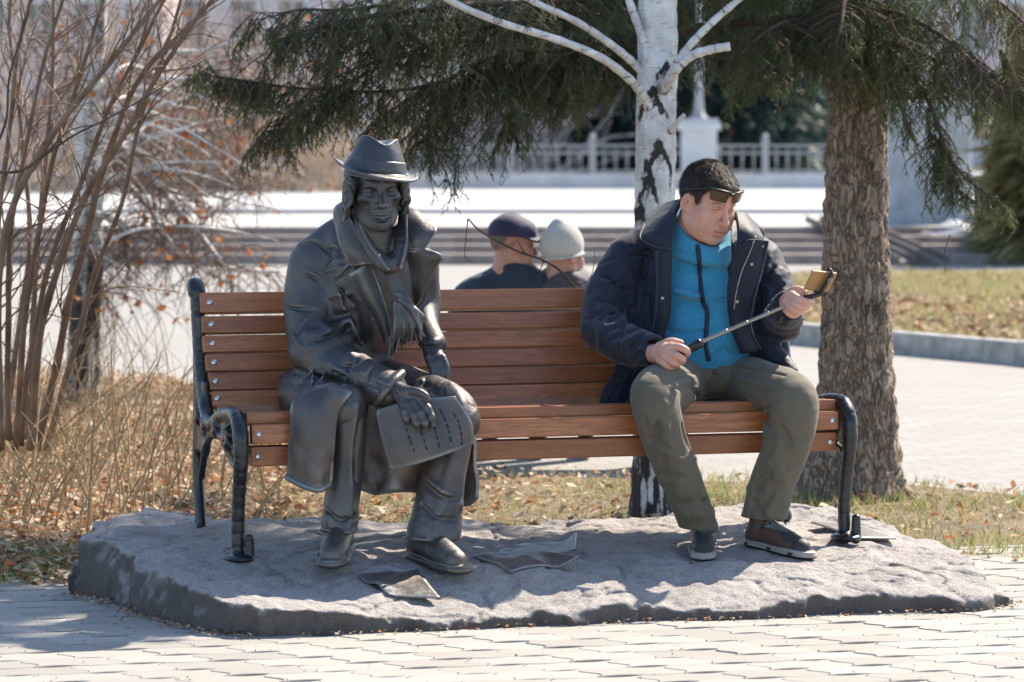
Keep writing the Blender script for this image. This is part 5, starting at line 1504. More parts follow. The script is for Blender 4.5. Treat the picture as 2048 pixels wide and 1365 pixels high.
cl.tube(np.array([mid - dn*.008 + ay*.006, mid + ay*.014, mid + dn*.03 + ay*.014, bot + ay*.014 + dn*.006, st_end + np.array([.006, 0, .0])]), [.006, .007, .007, .008, .009], 8)
cl.tube(np.array([mid - dn*.007 + ay*.012, mid - dn*.008 - ay*.01]), .006, 8); cl.tube(np.array([bot + dn*.006 + ay*.012, bot + dn*.007 - ay*.01]), .006, 8)
cl.box(st_end + np.array([-.004, -.004, -.004]), (.02, .012, .010), rot(0, R(25), 0))
cl.build('phone_clamp', M_BLACKP, ss)
b = MB()
for s in (-1, 1): b.tube(np.array([mid + ax*.006*s + dn*.014 + ay*.02, mid + ax*.006*s + dn*.028 + ay*.02]), .0028, 8)
b.build('clamp_spring', M_NICKEL, ss)
# ================================================================== couple on the bench behind, seen from the back
YC = 16.0
cb = thing('backless_bench', tuple(G(1075, 925)), 'low backless wooden bench under the couple sitting behind', 'bench')
bx, by = X_at(1085, YC), YC + .1
for k in range(4):
    o = link('plank', bevel_box('plank', (.95, .048, .02), .006), M_WOOD, cb); o.matrix_basis = Matrix.Translation((bx, by - .16 + k*.105, .43))
for s in (-1, 1):
    b = MB(); b.box((bx + s*.6, by, .20), (.06, .17, .205)); b.box((bx + s*.6, by, .012), (.1, .2, .02)); b.build('leg', M_IRON, cb, False)
def sitter(name, label, hx, hy, yaw, M_coat, capf, coat_c, wide=1.0, sc=1.0):
    t = thing(name, tuple((X_at(hx, YC), YC + .35, 0.0)), label, 'person', 'couple on the bench behind')
    hc = S(hx, hy, YC); Mh = frame(R(yaw), R(4), 0)
    f = head_field(wide=wide, h=.0034, neck=.058); V, F = f.mesh(); V = relax(V, F, 1); T = skin_tint((.50, .26, .19))(V)['tint']
    bV, bF, bT = [place_local(hc, Mh, sc)(V)], [F], [T]
    zs = hc[2] - .245
    fb = Field((hc[0] - .4, YC - .35, .05), (hc[0] + .4, YC + .75, hc[2] - .05), .014)
    fb.chain([(hc[0], YC + .05, .50), (hc[0], YC + .02, zs - .15), (hc[0], YC, zs + .1)], [.10, .10, .05], k=.03)
    for s in (-1, 1):
        fb.chain([(hc[0] + s*.09, YC + .1, .52), (hc[0] + s*.11, YC + .50, .50), (hc[0] + s*.11, YC + .52, .10)], [.06, .05, .035], k=.02)
        fb.ell((hc[0] + s*.19, YC + .42, .58), (.03, .06, .03), k=.02)
    V, F = fb.mesh(); bV.append(V); bF.append(F + len(bV[0])); bT.append(np.tile(np.array((.5, .27, .2)), (len(V), 1)))
    link('body', raw_mesh('body', np.vstack(bV), [np.concatenate(bF)], True, {'tint': np.vstack(bT)}), M_SKIN, t)
    fc = Field((hc[0] - .42, YC - .35, .38), (hc[0] + .42, YC + .65, hc[2] + .02), .008)
    fc.chain([(hc[0], YC + .08, .50), (hc[0], YC + .04, .72), (hc[0], YC + .02, zs)], [.185, .185, .17], k=.04, flat=((0, 1., 0), .78))
    for s in (-1, 1):
        fc.chain([(hc[0], YC + .0, zs + .07), (hc[0] + s*.15, YC, zs + .03), (hc[0] + s*.215, YC + .03, zs - .06), (hc[0] + s*.235, YC + .08, zs - .28), (hc[0] + s*.19, YC + .36, .56)], [.085, .085, .08, .066, .05], k=.03)
    tt = np.linspace(math.pi*.93, math.pi*2.07, 13); fc.chain([(hc[0] + .070*math.cos(a), YC + .01 + .078*math.sin(a), hc[2] - .125 - .022*math.sin(a)) for a in tt], .026, k=.02, n=1)
    fc.chain([(hc[0] + .08*math.cos(a), YC + .01 + .085*math.sin(a), hc[2] - .185 - .02*math.sin(a)) for a in np.linspace(0, 2*math.pi, 17)], .026, k=.03, n=1)
    fc.disp(lambda x, y, z: .010*fbm(x*7, y*7, z*7, 2, int(hx)) + .006*np.abs(fbm(x*16, y*16, z*10, 2, int(hx) + 3)))
    fc.build('coat', M_coat, t, 1)
    ft = Field((hc[0] - .3, YC - .1, .08), (hc[0] + .3, YC + .72, .66), .010)
    for s in (-1, 1):
        ft.chain([(hc[0] + s*.09, YC + .08, .53), (hc[0] + s*.11, YC + .50, .52), (hc[0] + s*.115, YC + .52, .30), (hc[0] + s*.11, YC + .50, .10)], [.095, .075, .065, .06], k=.02)
    ft.build('trousers', coat_c, t, 1)
    for s in (-1, 1):
        shoe_field().build('shoe', M_BLACKP, t, 0, place_local((hc[0] + s*.11, YC + .44, .0), frame(math.pi), 1.0))
    capf(t, hc, Mh, sc)
    return t
M_TEAL = m_cloth('dark_teal_jacket', (.012, .024, .038), (.022, .040, .060), .65)
M_PLUM = m_cloth('plum_grey_jacket', (.055, .045, .058), (.085, .072, .090), .7)
M_DARKT = m_cloth('dark_trousers', (.012, .012, .016), (.02, .02, .026), .8)
M_NAVY = m_cloth('navy_cap_cloth', (.022, .020, .055), (.032, .030, .075), .7)
M_GREYHAIR = m_hair('grey_hair', (.10, .085, .07), (.22, .19, .16))
def m_knit():
    n = N('pale_ribbed_knit'); co = n.coord('Object')
    tc = n.sep(co); ang = n.t.nodes.new('ShaderNodeMath'); ang.operation = 'ARCTAN2'; n.t.links.new(tc[1], ang.inputs[0]); n.t.links.new(tc[0], ang.inputs[1])
    w = n.math('SINE', n.math('MULTIPLY', ang.outputs[0], 52.0))
    n.set(color=n.mix(n.ramp(n.math('ADD', n.math('MULTIPLY', w, .5), .5), [(0, 0), (.6, 1)]), (.46, .46, .43), (.66, .65, .61)), rough=.9, sheen=.3, normal=n.bump(w, .6, .004)); return n.m
M_KNIT = m_knit()
def cap(t, hc, M, sc):
    f = Field([-.11, -.135, -.02], [.11, .22, .15], .003)
    f.ell((0, -.014, .042), (.087, .108, .092), k=.01); f.ell((0, .05, .055), (.065, .055, .05), k=.03)
    f.op(lambda x, y, z: (.030 - .10*(y + .02)*0 - z) + 0*x, f.lo, f.lo + f.h*f.n, 'i')
    f.op(lambda x, y, z: np.maximum(np.abs(z - (.040 - .0*x - 14*x*x*.25 - (y - .08)*.22)) - .004, np.maximum(np.sqrt((x/.085)**2 + ((y - .06)/.13)**2) - 1, .02 - y) * .08), (-.09, .04, -.01), (.09, .2, .06), 'u', .004)
    f.ell((0, -.012, .129), (.009, .009, .006), k=.003)
    f.build('cap', M_NAVY, t, 1, place_local(hc, M, sc))
    hair_mesh('hair', M_GREYHAIR, t, .97, hc, M, sc*.955, 9, strands=2500)
def beanie(t, hc, M, sc):
    f = Field([-.11, -.14, -.06], [.11, .13, .19], .0032)
    f.ell((0, -.016, .040), (.090, .108, .105), k=.01); f.seg((0, -.03, .10), (0, -.045, .138), .045, .018, k=.05)
    f.op(lambda x, y, z: (-.022 + .20*(y + .02) - z) + 0*x, f.lo, f.lo + f.h*f.n, 'i')
    f.chain([(.0915*math.cos(a), -.016 + .110*math.sin(a), -.012 + .022*math.sin(a)) for a in np.linspace(0, 2*math.pi, 21)], .005, k=.014, n=1)
    o = f.build('knit_hat', M_KNIT, t, 1)
    o.parent = None; o.matrix_basis = Matrix.Translation(hc) @ Matrix([list(r) for r in M]).to_4x4() @ Matrix.Scale(sc, 4); o.parent = t; o.matrix_parent_inverse = parent_inv(t)
sitter('person', 'man in navy cap and dark teal jacket sitting behind, seen from the back', 1026, 488, 112, M_TEAL, cap, M_DARKT, 1.0, 1.03)
sitter('person', 'woman in pale ribbed knit hat and plum grey jacket sitting behind', 1128, 508, 128, M_PLUM, beanie, M_DARKT, .97, 1.0)
# ================================================================== vegetation: materials
def m_leaf(name, rough=.6, trans=.0):
    n = N(name); n.set(color=n.attr('tint'), rough=rough, spec=.3)
    if trans:
        tb = n.t.nodes.new('ShaderNodeBsdfTranslucent'); ms = n.t.nodes.new('ShaderNodeMixShader'); ms.inputs[0].default_value = trans
        n.t.links.new(n.attr('tint'), tb.inputs[0]); n.t.links.new(n.b.outputs[0], ms.inputs[1]); n.t.links.new(tb.outputs[0], ms.inputs[2]); n.t.links.new(ms.outputs[0], n.out.inputs[0])
    return n.m
M_NEEDLE = m_leaf('spruce_needles', .5, .35)
M_LEAF = m_leaf('dry_leaves', .7, .25)
M_GRASS = m_leaf('grass_blades', .65, .3)
def m_bark(name, c0, c1, c2, vs=(9, 9, 3.2), dist=.02):
    n = N(name); co = n.coord('Object', scale=vs)
    nv = n.t.nodes.new('ShaderNodeVectorMath'); nv.operation = 'ADD'
    n.t.links.new(co, nv.inputs[0]); nt = n.t.nodes.new('ShaderNodeTexNoise'); nt.inputs['Scale'].default_value = 3.0; n.t.links.new(co, nt.inputs[0]); n.t.links.new(nt.outputs['Color'], nv.inputs[1])
    e = n.voro(nv.outputs[0], 3.0, 'DISTANCE_TO_EDGE'); f = n.noise(co, 9, 6, .7)
    h = n.math('ADD', n.ramp(e, [(0, 0), (.16, 1)]), n.math('MULTIPLY', f, .9))
    c = n.mix(n.ramp(f, [(.3, 0), (.7, 1)]), c0, c1); c = n.mix(n.ramp(e, [(.0, .75), (.10, 0)]), c, c2)
    c = n.mix(n.ramp(n.noise(n.coord(), 4, 4), [(.62, 0), (.75, .6)]), c, (.20, .085, .05))
    n.set(color=c, rough=.92, spec=.25, normal=n.bump(h, 1.0, dist)); return n.m
M_SPRUCEBARK = m_bark('spruce_bark', (.37, .275, .205), (.58, .465, .37), (.16, .108, .08))
M_TWIGWOOD = plain('brown_twig', (.085, .055, .038), .8, var=.4, sc=30)
M_STEM = plain('tan_shrub_bark', (.19, .120, .078), .75, var=.45, sc=9, bump=.3, bsc=60)
def m_birch():
    n = N('birch_bark'); co = n.coord('Object', scale=(3, 3, 22)); co2 = n.coord()
    len_ = n.ramp(n.noise(co, 5, 5, .7, .4), [(.57, 0), (.66, 1)])
    c = n.mix(n.ramp(n.noise(co2, 9, 6, .65), [(.35, 0), (.62, 1)]), (.50, .475, .45), (.80, .785, .765))
    c = n.mix(n.math('MULTIPLY', len_, .7), c, (.10, .085, .075))
    t = n.sep(n.attr('tint'))[0]
    rag = n.noise(n.coord('Object', scale=(1, 1, .6)), 75, 6, .75)
    amt = n.math('ADD', t, n.math('MULTIPLY', n.math('SUBTRACT', rag, .5), 1.5))
    c = n.mix(n.ramp(amt, [(.30, 0), (.50, .8)]), c, (.23, .175, .14))
    msk = n.ramp(amt, [(.46, 0), (.62, 1)])
    c = n.mix(msk, c, (.030, .024, .021))
    n.set(color=c, rough=.7, normal=n.bump(n.math('ADD', rag, n.math('MULTIPLY', msk, .8)), .6, .008)); return n.m
M_BIRCH = m_birch()

def tri_field(C, D, L, W, col, seed=0, quad=False):
    """thin blades: base C, direction D, length L, width W"""
    rs = np.random.RandomState(seed)
    D = D / (np.linalg.norm(D, axis=1)[:, None] + 1e-9); r = rs.normal(size=D.shape); s_ = np.cross(D, r); s_ /= np.linalg.norm(s_, axis=1)[:, None] + 1e-9
    L, W = np.broadcast_to(L, len(C))[:, None], np.broadcast_to(W, len(C))[:, None]
    V = np.stack([C - s_*W/2, C + s_*W/2, C + D*L], 1).reshape(-1, 3)
    return V, np.arange(len(V)).reshape(-1, 3), np.repeat(col, 3, 0)
def blade_obj(name, parts, m, parent=None):
    V, F, T, n = [], [], [], 0
    for v, f, t in parts:
        V.append(v); F.append(f + n); T.append(t); n += len(v)
    return link(name, raw_mesh(name, np.vstack(V), [np.vstack(F)], False, {'tint': np.vstack(T)}), m, parent)
def mixcol(a, b, t): return np.asarray(a)[None]*(1 - t[:, None]) + np.asarray(b)[None]*t[:, None]

# ================================================================== the spruce
class Spruce:
    def __init__(s, seed): s.rs = np.random.RandomState(seed); s.C, s.D, s.L, s.W, s.K = [], [], [], [], []; s.wood = MB()
    def shoot(s, pts, dens, nl, w=.0021, col=None):
        rs = s.rs; p = np.asarray(pts); seg = np.diff(p, axis=0); ln = np.linalg.norm(seg, axis=1); tot = ln.sum(); n = max(3, int(tot*dens))
        cs = np.concatenate([[0], np.cumsum(ln)]); u = np.sort(rs.uniform(0, tot, n)); k = np.clip(np.searchsorted(cs, u) - 1, 0, len(seg) - 1)
        f = ((u - cs[k]) / (ln[k] + 1e-9))[:, None]; C = p[k] + seg[k]*f; t = seg[k] / (ln[k][:, None] + 1e-9)
        r = rs.normal(size=C.shape); r -= t*(r*t).sum(1)[:, None]; r /= np.linalg.norm(r, axis=1)[:, None] + 1e-9
        s.C.append(C); s.D.append(t*rs.uniform(.6, 1.1, (n, 1)) + r*.8); s.L.append(nl*rs.uniform(.7, 1.2, n)*(1 - .35*(u/tot)**3)); s.W.append(np.full(n, w))
        q = np.clip(rs.normal(.45, .22, n) + .25*(u/tot), 0, 1) if col is None else np.clip(rs.normal(col, .15, n), 0, 1)
        s.K.append(q)
    def hang(s, o, L, out, dens=420, nl=.0165, side=True, dry=0.0, w=.0021):
        """one hanging branchlet with short side shoots"""
        rs = s.rs; n = 6; t = np.linspace(0, 1, n)[:, None]
        sway = rs.normal(0, .18, 2); d = np.array([sway[0] + out[0]*.6, sway[1] + out[1]*.6, -1.0])
        p = np.asarray(o) + t*L*(d*np.array([1, 1, 1]) ) + np.array([out[0], out[1], .25]) * (L*.25*np.sin(t*math.pi)) + rs.normal(0, .010, (n, 3))*t
        bare = rs.uniform(0, .35) if dry else 0
        s.shoot(p[int(bare*n):], dens, nl, w, None if rs.rand() > dry else .05)
        s.wood.tube(p, np.linspace(.0022, .0008, n), 4, False)
        if side:
            m = int(L / .028)
            for j in range(m):
                u = rs.uniform(.08, .95); b0 = p[0] + (p[-1] - p[0])*u; i = min(n - 2, int(u*(n-1))); b0 = p[i] + (p[i+1] - p[i])*(u*(n-1) - i)
                a = rs.uniform(0, 2*math.pi); ll = rs.uniform(.025, .075)*(1.15 - .6*u) * (1.3 if L > .2 else 1)
                e = b0 + ll*np.array([math.cos(a)*.75, math.sin(a)*.75, -.75]); mid = (b0 + e)/2 + np.array([0, 0, ll*.12])
                s.shoot([b0, mid, e], dens, nl*.95, w, None if rs.rand() > dry else .05)
                s.wood.tube([b0, mid, e], [.0013, .0010, .0006], 3, False)
    def bough(s, pts, r0, r1, Lmin, Lmax, per_m, width=.12, dens=420, dry=.1, nl=.0165, w=.0021, lat=8, thin=.55):
        c = cr(pts, 10); seg = np.linalg.norm(np.diff(c, axis=0), axis=1); tot = seg.sum(); s.wood.tube(c, np.linspace(r0, r1, len(c)), 7, True)
        cs = np.concatenate([[0], np.cumsum(seg)]); n = int(tot*per_m*thin)
        for k in range(n):
            u = s.rs.uniform(.0, 1.0); i = min(len(c) - 2, np.searchsorted(cs, u*tot) - 1); i = max(i, 0); o = c[i] + (c[i+1] - c[i])*s.rs.rand()
            t = unit(c[i+1] - c[i]); sd = np.array([-t[1], t[0], 0]); off = s.rs.normal(0, width) ; q = o + sd*off - np.array([0, 0, abs(off)*.35])
            if abs(off) > .03: s.wood.tube([o, (o+q)/2 + np.array([0,0,.01]), q], [.003, .0025, .002], 3, False); s.shoot([o, q], dens*.6, nl, w)
            L = s.rs.uniform(Lmin, Lmax) * (1 - .45*u) * (.6 + .4*s.rs.rand())
            s.hang(q, L, (t[0]*.5 + sd[0]*np.sign(off)*.3, t[1]*.5 + sd[1]*np.sign(off)*.3), dens, nl, True, dry, w)
        s.shoot(c[4:], dens*1.6, nl*1.25, w)
        if lat:
            for k in range(int(tot*lat)):
                i = s.rs.randint(3, len(c) - 1); o = c[i]; t = unit(c[i] - c[i-1]); sd = np.array([-t[1], t[0], 0])*(1 if s.rs.rand() < .5 else -1)
                ll = s.rs.uniform(.08, .22); d = unit(t*s.rs.uniform(.3, 1.1) + sd*s.rs.uniform(.3, 1.0) + np.array([0, 0, s.rs.uniform(-.35, .55)]))
                e = o + d*ll; m_ = (o + e)/2 + np.array([0, 0, .15*ll]); e = e - np.array([0, 0, .25*ll])
                s.wood.tube([o, m_, e], [.003, .002, .001], 3, False); s.shoot([o, m_, e], dens*1.2, nl, w)
                for j in range(5):
                    q = o + (m_ - o)*s.rs.rand() if s.rs.rand() < .4 else m_ + (e - m_)*s.rs.rand(); s.hang(q, s.rs.uniform(.04, .14), (d[0]*.6, d[1]*.6), dens, nl, True, dry*.7, w)
    def needles(s):
        C, D, L, W, K = [np.concatenate(q) for q in (s.C, s.D, s.L, s.W, s.K)]
        col = mixcol((.048, .072, .030), (.150, .215, .068), K); dryc = K < .12
        col[dryc] = (.150, .105, .060)
        return tri_field(C, D, L, W, col, 5)
SX, SY = X_at(1714, 14.5), 14.5
spruce = thing('spruce_tree', (SX, SY, 0), 'thick-trunked spruce with drooping dark boughs behind the right end of the bench', 'tree')
# trunk with flared roots
def trunk_mesh(path, radf, nth=64, nz=260, rough=.008, flare=None, seed=3, tintf=None, ang=None):
    z = np.linspace(0, 1, nz); c = cr(path, 40); s_ = np.linspace(0, len(c) - 1, nz); c = np.stack([np.interp(s_, np.arange(len(c)), c[:, i]) for i in range(3)], 1)
    th = np.linspace(0, 2*math.pi, nth, endpoint=False)
    r = radf(z)[:, None] * np.ones(nth)
    if flare is not None: r = r * flare(c[:, 2:3], th[None])
    X, Y_, Z = c[:, None, 0] + r*np.cos(th), c[:, None, 1] + r*np.sin(th), c[:, None, 2] + 0*r
    nz_ = rough * (np.abs(fbm(np.cos(th)[None]*6 + 0*Z, np.sin(th)[None]*6 + 0*Z, Z*7, 3, seed)) - .4) + rough*.8*fbm(np.cos(th)[None]*14 + 0*Z, np.sin(th)[None]*14 + 0*Z, Z*20, 2, seed + 9)
    r = r + nz_; X, Y_ = c[:, None, 0] + r*np.cos(th), c[:, None, 1] + r*np.sin(th)
    V = np.stack([X, Y_, Z], 2).reshape(-1, 3); i = np.arange(nz - 1)[:, None]*nth; j = np.arange(nth)[None]; k = (j + 1) % nth
    F = np.stack([i + j, i + k, i + nth + k, i + nth + j], -1).reshape(-1, 4)
    at = None
    if tintf is not None: tt = tintf(Z, np.broadcast_to(th[None], Z.shape)); at = {'tint': np.repeat(tt.reshape(-1, 1), 3, 1)}
    return raw_mesh('trunk', V, [F], True, at)
me = trunk_mesh([(SX, SY, -.1), (SX, SY, .8), (SX - .01, SY, 2.0), (SX - .03, SY, 4), (SX, SY, 7), (SX, SY, 10)], lambda z: np.interp(z, [0, .1, .25, .6, 1], [.162, .155, .128, .085, .015]), 72, 420, .016,
                lambda z, th: 1 + (.24 + .26*np.maximum(0, np.cos(th*5 + 1.1))**2 + .75*np.exp(-((th - math.pi*1.08)/.35)**2)) * np.exp(-np.maximum(z, 0)/.16), 5)
link('trunk', me, M_SPRUCEBARK, spruce)
sp = Spruce(21)
T0 = lambda z: np.array([SX, SY, z])
def bpx(*q): return [S(*p) for p in q]
sp.bough(bpx((1690, 40, 14.4), (1500, 45, 14.3), (1350, 62, 14.2), (1180, 100, 14.1), (1040, 105, 14.0)), .022, .012, .14, .46, 150, .10, dry=.35)
sp.bough(bpx((1180, 100, 14.1), (1000, 112, 13.9), (880, 165, 13.7), (760, 183, 13.6), (620, 178, 13.5), (500, 166, 13.42), (430, 155, 13.4)), .010, .002, .10, .30, 260, .08)
sp.bough(bpx((560, 172, 13.45), (480, 160, 13.4), (420, 152, 13.38), (372, 150, 13.36)), .004, .0015, .05, .12, 330, .05)
sp.bough(bpx((1040, 100, 13.95), (960, 150, 13.8), (900, 220, 13.7), (860, 270, 13.65), (850, 300, 13.6)), .008, .003, .10, .26, 320, .11)
sp.bough(bpx((1120, 105, 14.05), (1060, 160, 13.9), (1030, 220, 13.85), (1010, 270, 13.8)), .007, .003, .10, .28, 260, .09, dry=.3)
sp.bough(bpx((1240, 80, 14.15), (1190, 110, 14.0), (1150, 140, 13.95), (1120, 160, 13.9)), .007, .003, .10, .30, 230, .08, dry=.4)
sp.bough(bpx((700, 185, 13.6), (640, 210, 13.5), (590, 240, 13.45), (555, 275, 13.4)), .006, .002, .08, .24, 280, .08)
sp.bough(bpx((860, 175, 13.7), (800, 210, 13.6), (760, 240, 13.55), (730, 270, 13.5)), .006, .002, .08, .22, 200, .08)
sp.bough(bpx((1690, -60, 14.4), (1400, -30, 14.2), (1150, 0, 14.0), (950, 10, 13.8), (760, 30, 13.7), (620, 60, 13.6), (545, 85, 13.55)), .02, .003, .12, .36, 230, .11, dry=.2)
sp.bough(bpx((950, -20, 14.1), (820, 0, 14.0), (700, 20, 13.9), (600, 20, 13.8), (540, 35, 13.75)), .01, .003, .10, .30, 200, .10)
sp.bough(bpx((1690, -150, 14.4), (1450, -110, 14.3), (1250, -60, 14.2), (1100, -40, 14.1)), .02, .006, .15, .40, 150, .12, dry=.3)
sp.bough(bpx((1690, 60, 14.4), (1600, 40, 14.2), (1540, 60, 14.0), (1480, 110, 13.9)), .016, .004, .12, .30, 280, .10)
sp.bough(bpx((1700, -20, 14.4), (1690, 0, 14.1), (1680, 60, 13.95), (1670, 110, 13.9)), .016, .004, .10, .28, 330, .12)
sp.bough(bpx((1720, 20, 14.4), (1800, 30, 14.2), (1880, 70, 14.0), (1950, 130, 13.8), (2010, 200, 13.7)), .016, .004, .12, .34, 260, .10)
sp.bough(bpx((1730, 90, 14.4), (1790, 110, 14.2), (1850, 190, 14.0), (1890, 290, 13.9), (1925, 350, 13.8), (1985, 395, 13.7)), .015, .003, .10, .28, 170, .07)
sp.bough(bpx((1870, 270, 13.92), (1880, 320, 13.85), (1905, 365, 13.8), (1940, 400, 13.75)), .006, .002, .07, .18, 330, .06)
sp.bough(bpx((1740, 120, 14.4), (1770, 140, 14.3), (1800, 210, 14.2), (1815, 270, 14.15)), .012, .003, .10, .26, 170, .06)
sp.bough(bpx((1720, -80, 14.4), (1850, -60, 14.2), (1960, -20, 14.0), (2060, 60, 13.9), (2110, 160, 13.8)), .016, .004, .14, .36, 250, .12)
sp.bough(bpx((2000, 100, 14.0), (2040, 170, 14.0), (2060, 230, 14.0)), .008, .003, .10, .28, 280, .07)
sp.bough(bpx((1735, 70, 14.4), (1820, 100, 14.2), (1900, 130, 14.0), (1980, 150, 13.9), (2070, 170, 13.8)), .012, .003, .14, .42, 190, .09, dry=.15)
sp.bough(bpx((1330, 70, 14.25), (1250, 110, 14.1), (1170, 160, 14.0), (1080, 205, 13.9)), .009, .003, .12, .36, 200, .09, dry=.45)
sp.bough(bpx((1650, 70, 14.4), (1600, 100, 14.1), (1560, 130, 13.95), (1500, 150, 13.85)), .010, .003, .10, .26, 260, .08, dry=.1)
rb = np.random.RandomState(63)
for (x0, y0, x1, y1) in ((1000, 40, 660, 120), (1080, 60, 740, 130), (980, 90, 600, 130), (900, 50, 570, 80), (1150, 40, 860, 110), (1220, 30, 960, 90), (900, 110, 660, 160), (1000, 0, 620, 30), (860, 130, 560, 240), (1260, 90, 1060, 170), (1010, 140, 900, 300), (960, 160, 830, 290), (1080, 120, 990, 280), (640, 200, 540, 290)):
    ya = 14.1 - .0005*(1250 - x0)*1.0; n_ = 4
    sp.bough([S(x0 + (x1 - x0)*t + rb.uniform(-15, 15), y0 + (y1 - y0)*t**1.6 - 14*math.sin(math.pi*t) + rb.uniform(-8, 8), ya - .45*t) for t in np.linspace(0, 1, n_)], .006, .002, .10, .32, 62, .09, dry=.3, lat=8)
b_ = sp.wood.build('bough', M_TWIGWOOD, spruce); b_['kind'] = 'stuff'
nd = blade_obj('needles', [sp.needles()], M_NEEDLE, spruce); nd['kind'] = 'stuff'
print('needles', len(nd.data.polygons))
# the rest of the crown, above the picture
hi_ = Spruce(77)
for k in range(46):
    z = 2.65 + 6.4*(k/46.0); a = k*2.399963; ru = (1 - (z - 2.2)/8.2)
    Rr = (1.15 + 1.25*max(0, -math.cos(a)))*ru + .12
    if math.cos(a) > .2 and z < 5.4: Rr *= .66
    if z < 6.2 and math.cos(a - R(-12)) > .62: continue
    tip = np.array([SX + Rr*math.cos(a), SY + Rr*math.sin(a), z - .28*Rr]); mid = np.array([SX + .5*Rr*math.cos(a), SY + .5*Rr*math.sin(a), z + .02])
    hi_.bough([T0(z), mid, tip], .016, .004, .15, .4, 90, .16, dens=80, nl=.065, w=.010, lat=0, thin=1)
o = hi_.wood.build('crown_bough', M_TWIGWOOD, spruce); o['kind'] = 'stuff'
o = blade_obj('crown', [hi_.needles()], M_NEEDLE, spruce); o['kind'] = 'stuff'
print('crown', len(o.data.polygons))

# ================================================================== the birch behind the man
BXp = lambda px, py, Y=13.6: S(px, py, Y)
birch = thing('birch_tree', (X_at(1310, 13.6), 13.6, 0), 'white birch trunk with black scars right behind the seated man', 'tree')
scars = [(312, 1314, 28, 40), (372, 1292, 20, 46), (438, 1276, 15, 40), (205, 1300, 30, 36), (142, 1328, 20, 22)]
bz = lambda py: BXp(1310, py)[2]
def birch_tint(Z, th):
    px = np.cos(th); t = np.zeros(Z.shape); face = np.clip(-np.sin(th), -1, 1)
    xx = np.cos(th)*.08
    for (py, pxx, w, h) in scars:
        cx = (pxx - 1310)/FPX*13.6; cz = bz(py - h*.5); ww = w/FPX*13.6; hh = h/FPX*13.6*1.3
        u = (xx - cx)/ww + .22*noise3(xx*30 + py, Z*18, 0*Z, 3); v = (cz - Z)/hh - .9*np.abs(u)**1.2 + .22*noise3(xx*60, Z*60 + py, 0*Z, 5)
        m = np.exp(-((v)/.36)**2)*np.clip((1.25 - np.abs(u))*4, 0, 1)*(1 - .30*np.abs(u)); core = np.exp(-(u/.5)**2 - ((v - .45)/.55)**2)*.50
        t = np.maximum(t, np.where(face > -.1, np.maximum(m, core), 0))
    low = np.clip((.50 - Z)/.28, 0, 1); streak = fbm(np.cos(th)*8 + 0*Z, np.sin(th)*8 + 0*Z, Z*9, 3, 4)
    t = np.maximum(t, low*np.clip(.65 + .9*streak, 0, 1))
    t = np.maximum(t, .42*np.clip(noise3(np.cos(th)*3 + 0*Z, np.sin(th)*3 + 0*Z, Z*9, 14)*1.2, 0, 1))
    return t
path = [BXp(1312, 1080), BXp(1308, 1000), BXp(1307, 850), BXp(1309, 600), BXp(1311, 400), BXp(1312, 250), BXp(1314, 100), BXp(1312, -50), BXp(1315, -500), BXp(1300, -1500)]
me = trunk_mesh(path, lambda z: np.interp(z, [0, .04, .2, .45, .75, 1], [.10, .088, .080, .076, .074, .03]), 64, 520, .006, lambda z, th: 1 + .05*np.sin(th*3 + z*4) + .25*np.exp(-np.maximum(z, 0)/.10), 15, birch_tint)
link('trunk', me, M_BIRCH, birch)
def limb(parent, pts, r0, r1, m, nm='limb', seg=12, tw=None):
    c = cr(pts, 12); n = len(c); r = np.linspace(r0, r1, n)*(1 + .06*np.sin(np.arange(n)*1.1)) 
    r[0:6] *= np.linspace(1.35, 1, 6)
    V, F = tube(c, r, seg, True); at = np.zeros((len(V), 3)); u = np.arange(len(V))//seg
    rr_ = np.random.RandomState(int(abs(pts[0][0])*1000) % 997).rand(u.max() + 2)
    at[:, 0] = np.where(u < 5, .55 - .07*u, np.where(rr_[u] > .88, .42, .06 + .24*rr_[u])) if m is M_BIRCH else 0
    return link(nm, raw_mesh(nm, V, F, True, {'tint': at}), m, parent)
limb(birch, bpx((1300, 214, 13.55), (1285, 190, 13.5), (1258, 158, 13.4), (1200, 115, 13.25), (1110, 78, 13.1), (1000, 45, 12.9), (900, 2, 12.8), (800, -60, 12.7)), .019, .011, M_BIRCH)
limb(birch, bpx((1290, 150, 13.6), (1262, 122, 13.55), (1220, 88, 13.45), (1150, 42, 13.3), (1060, 0, 13.2), (960, -60, 13.1)), .017, .011, M_BIRCH)
limb(birch, bpx((1306, 130, 13.58), (1292, 90, 13.55), (1272, 40, 13.55), (1255, -10, 13.55), (1240, -80, 13.55)), .019, .014, M_BIRCH)
limb(birch, bpx((1330, 175, 13.55), (1352, 130, 13.5), (1385, 85, 13.5), (1430, 40, 13.5), (1490, -12, 13.5), (1560, -80, 13.5)), .017, .012, M_BIRCH)
limb(birch, bpx((1325, 180, 13.52), (1350, 142, 13.42), (1380, 114, 13.38), (1420, 100, 13.36), (1460, 93, 13.35)), .019, .016, M_BIRCH)
limb(birch, bpx((1340, 262, 13.55), (1354, 246, 13.5), (1368, 230, 13.47)), .012, .008, M_BIRCH)
rr = np.random.RandomState(8)
M_TWIGRED = plain('reddish_twig', (.10, .045, .035), .7, var=.35, sc=30)
tw = MB()
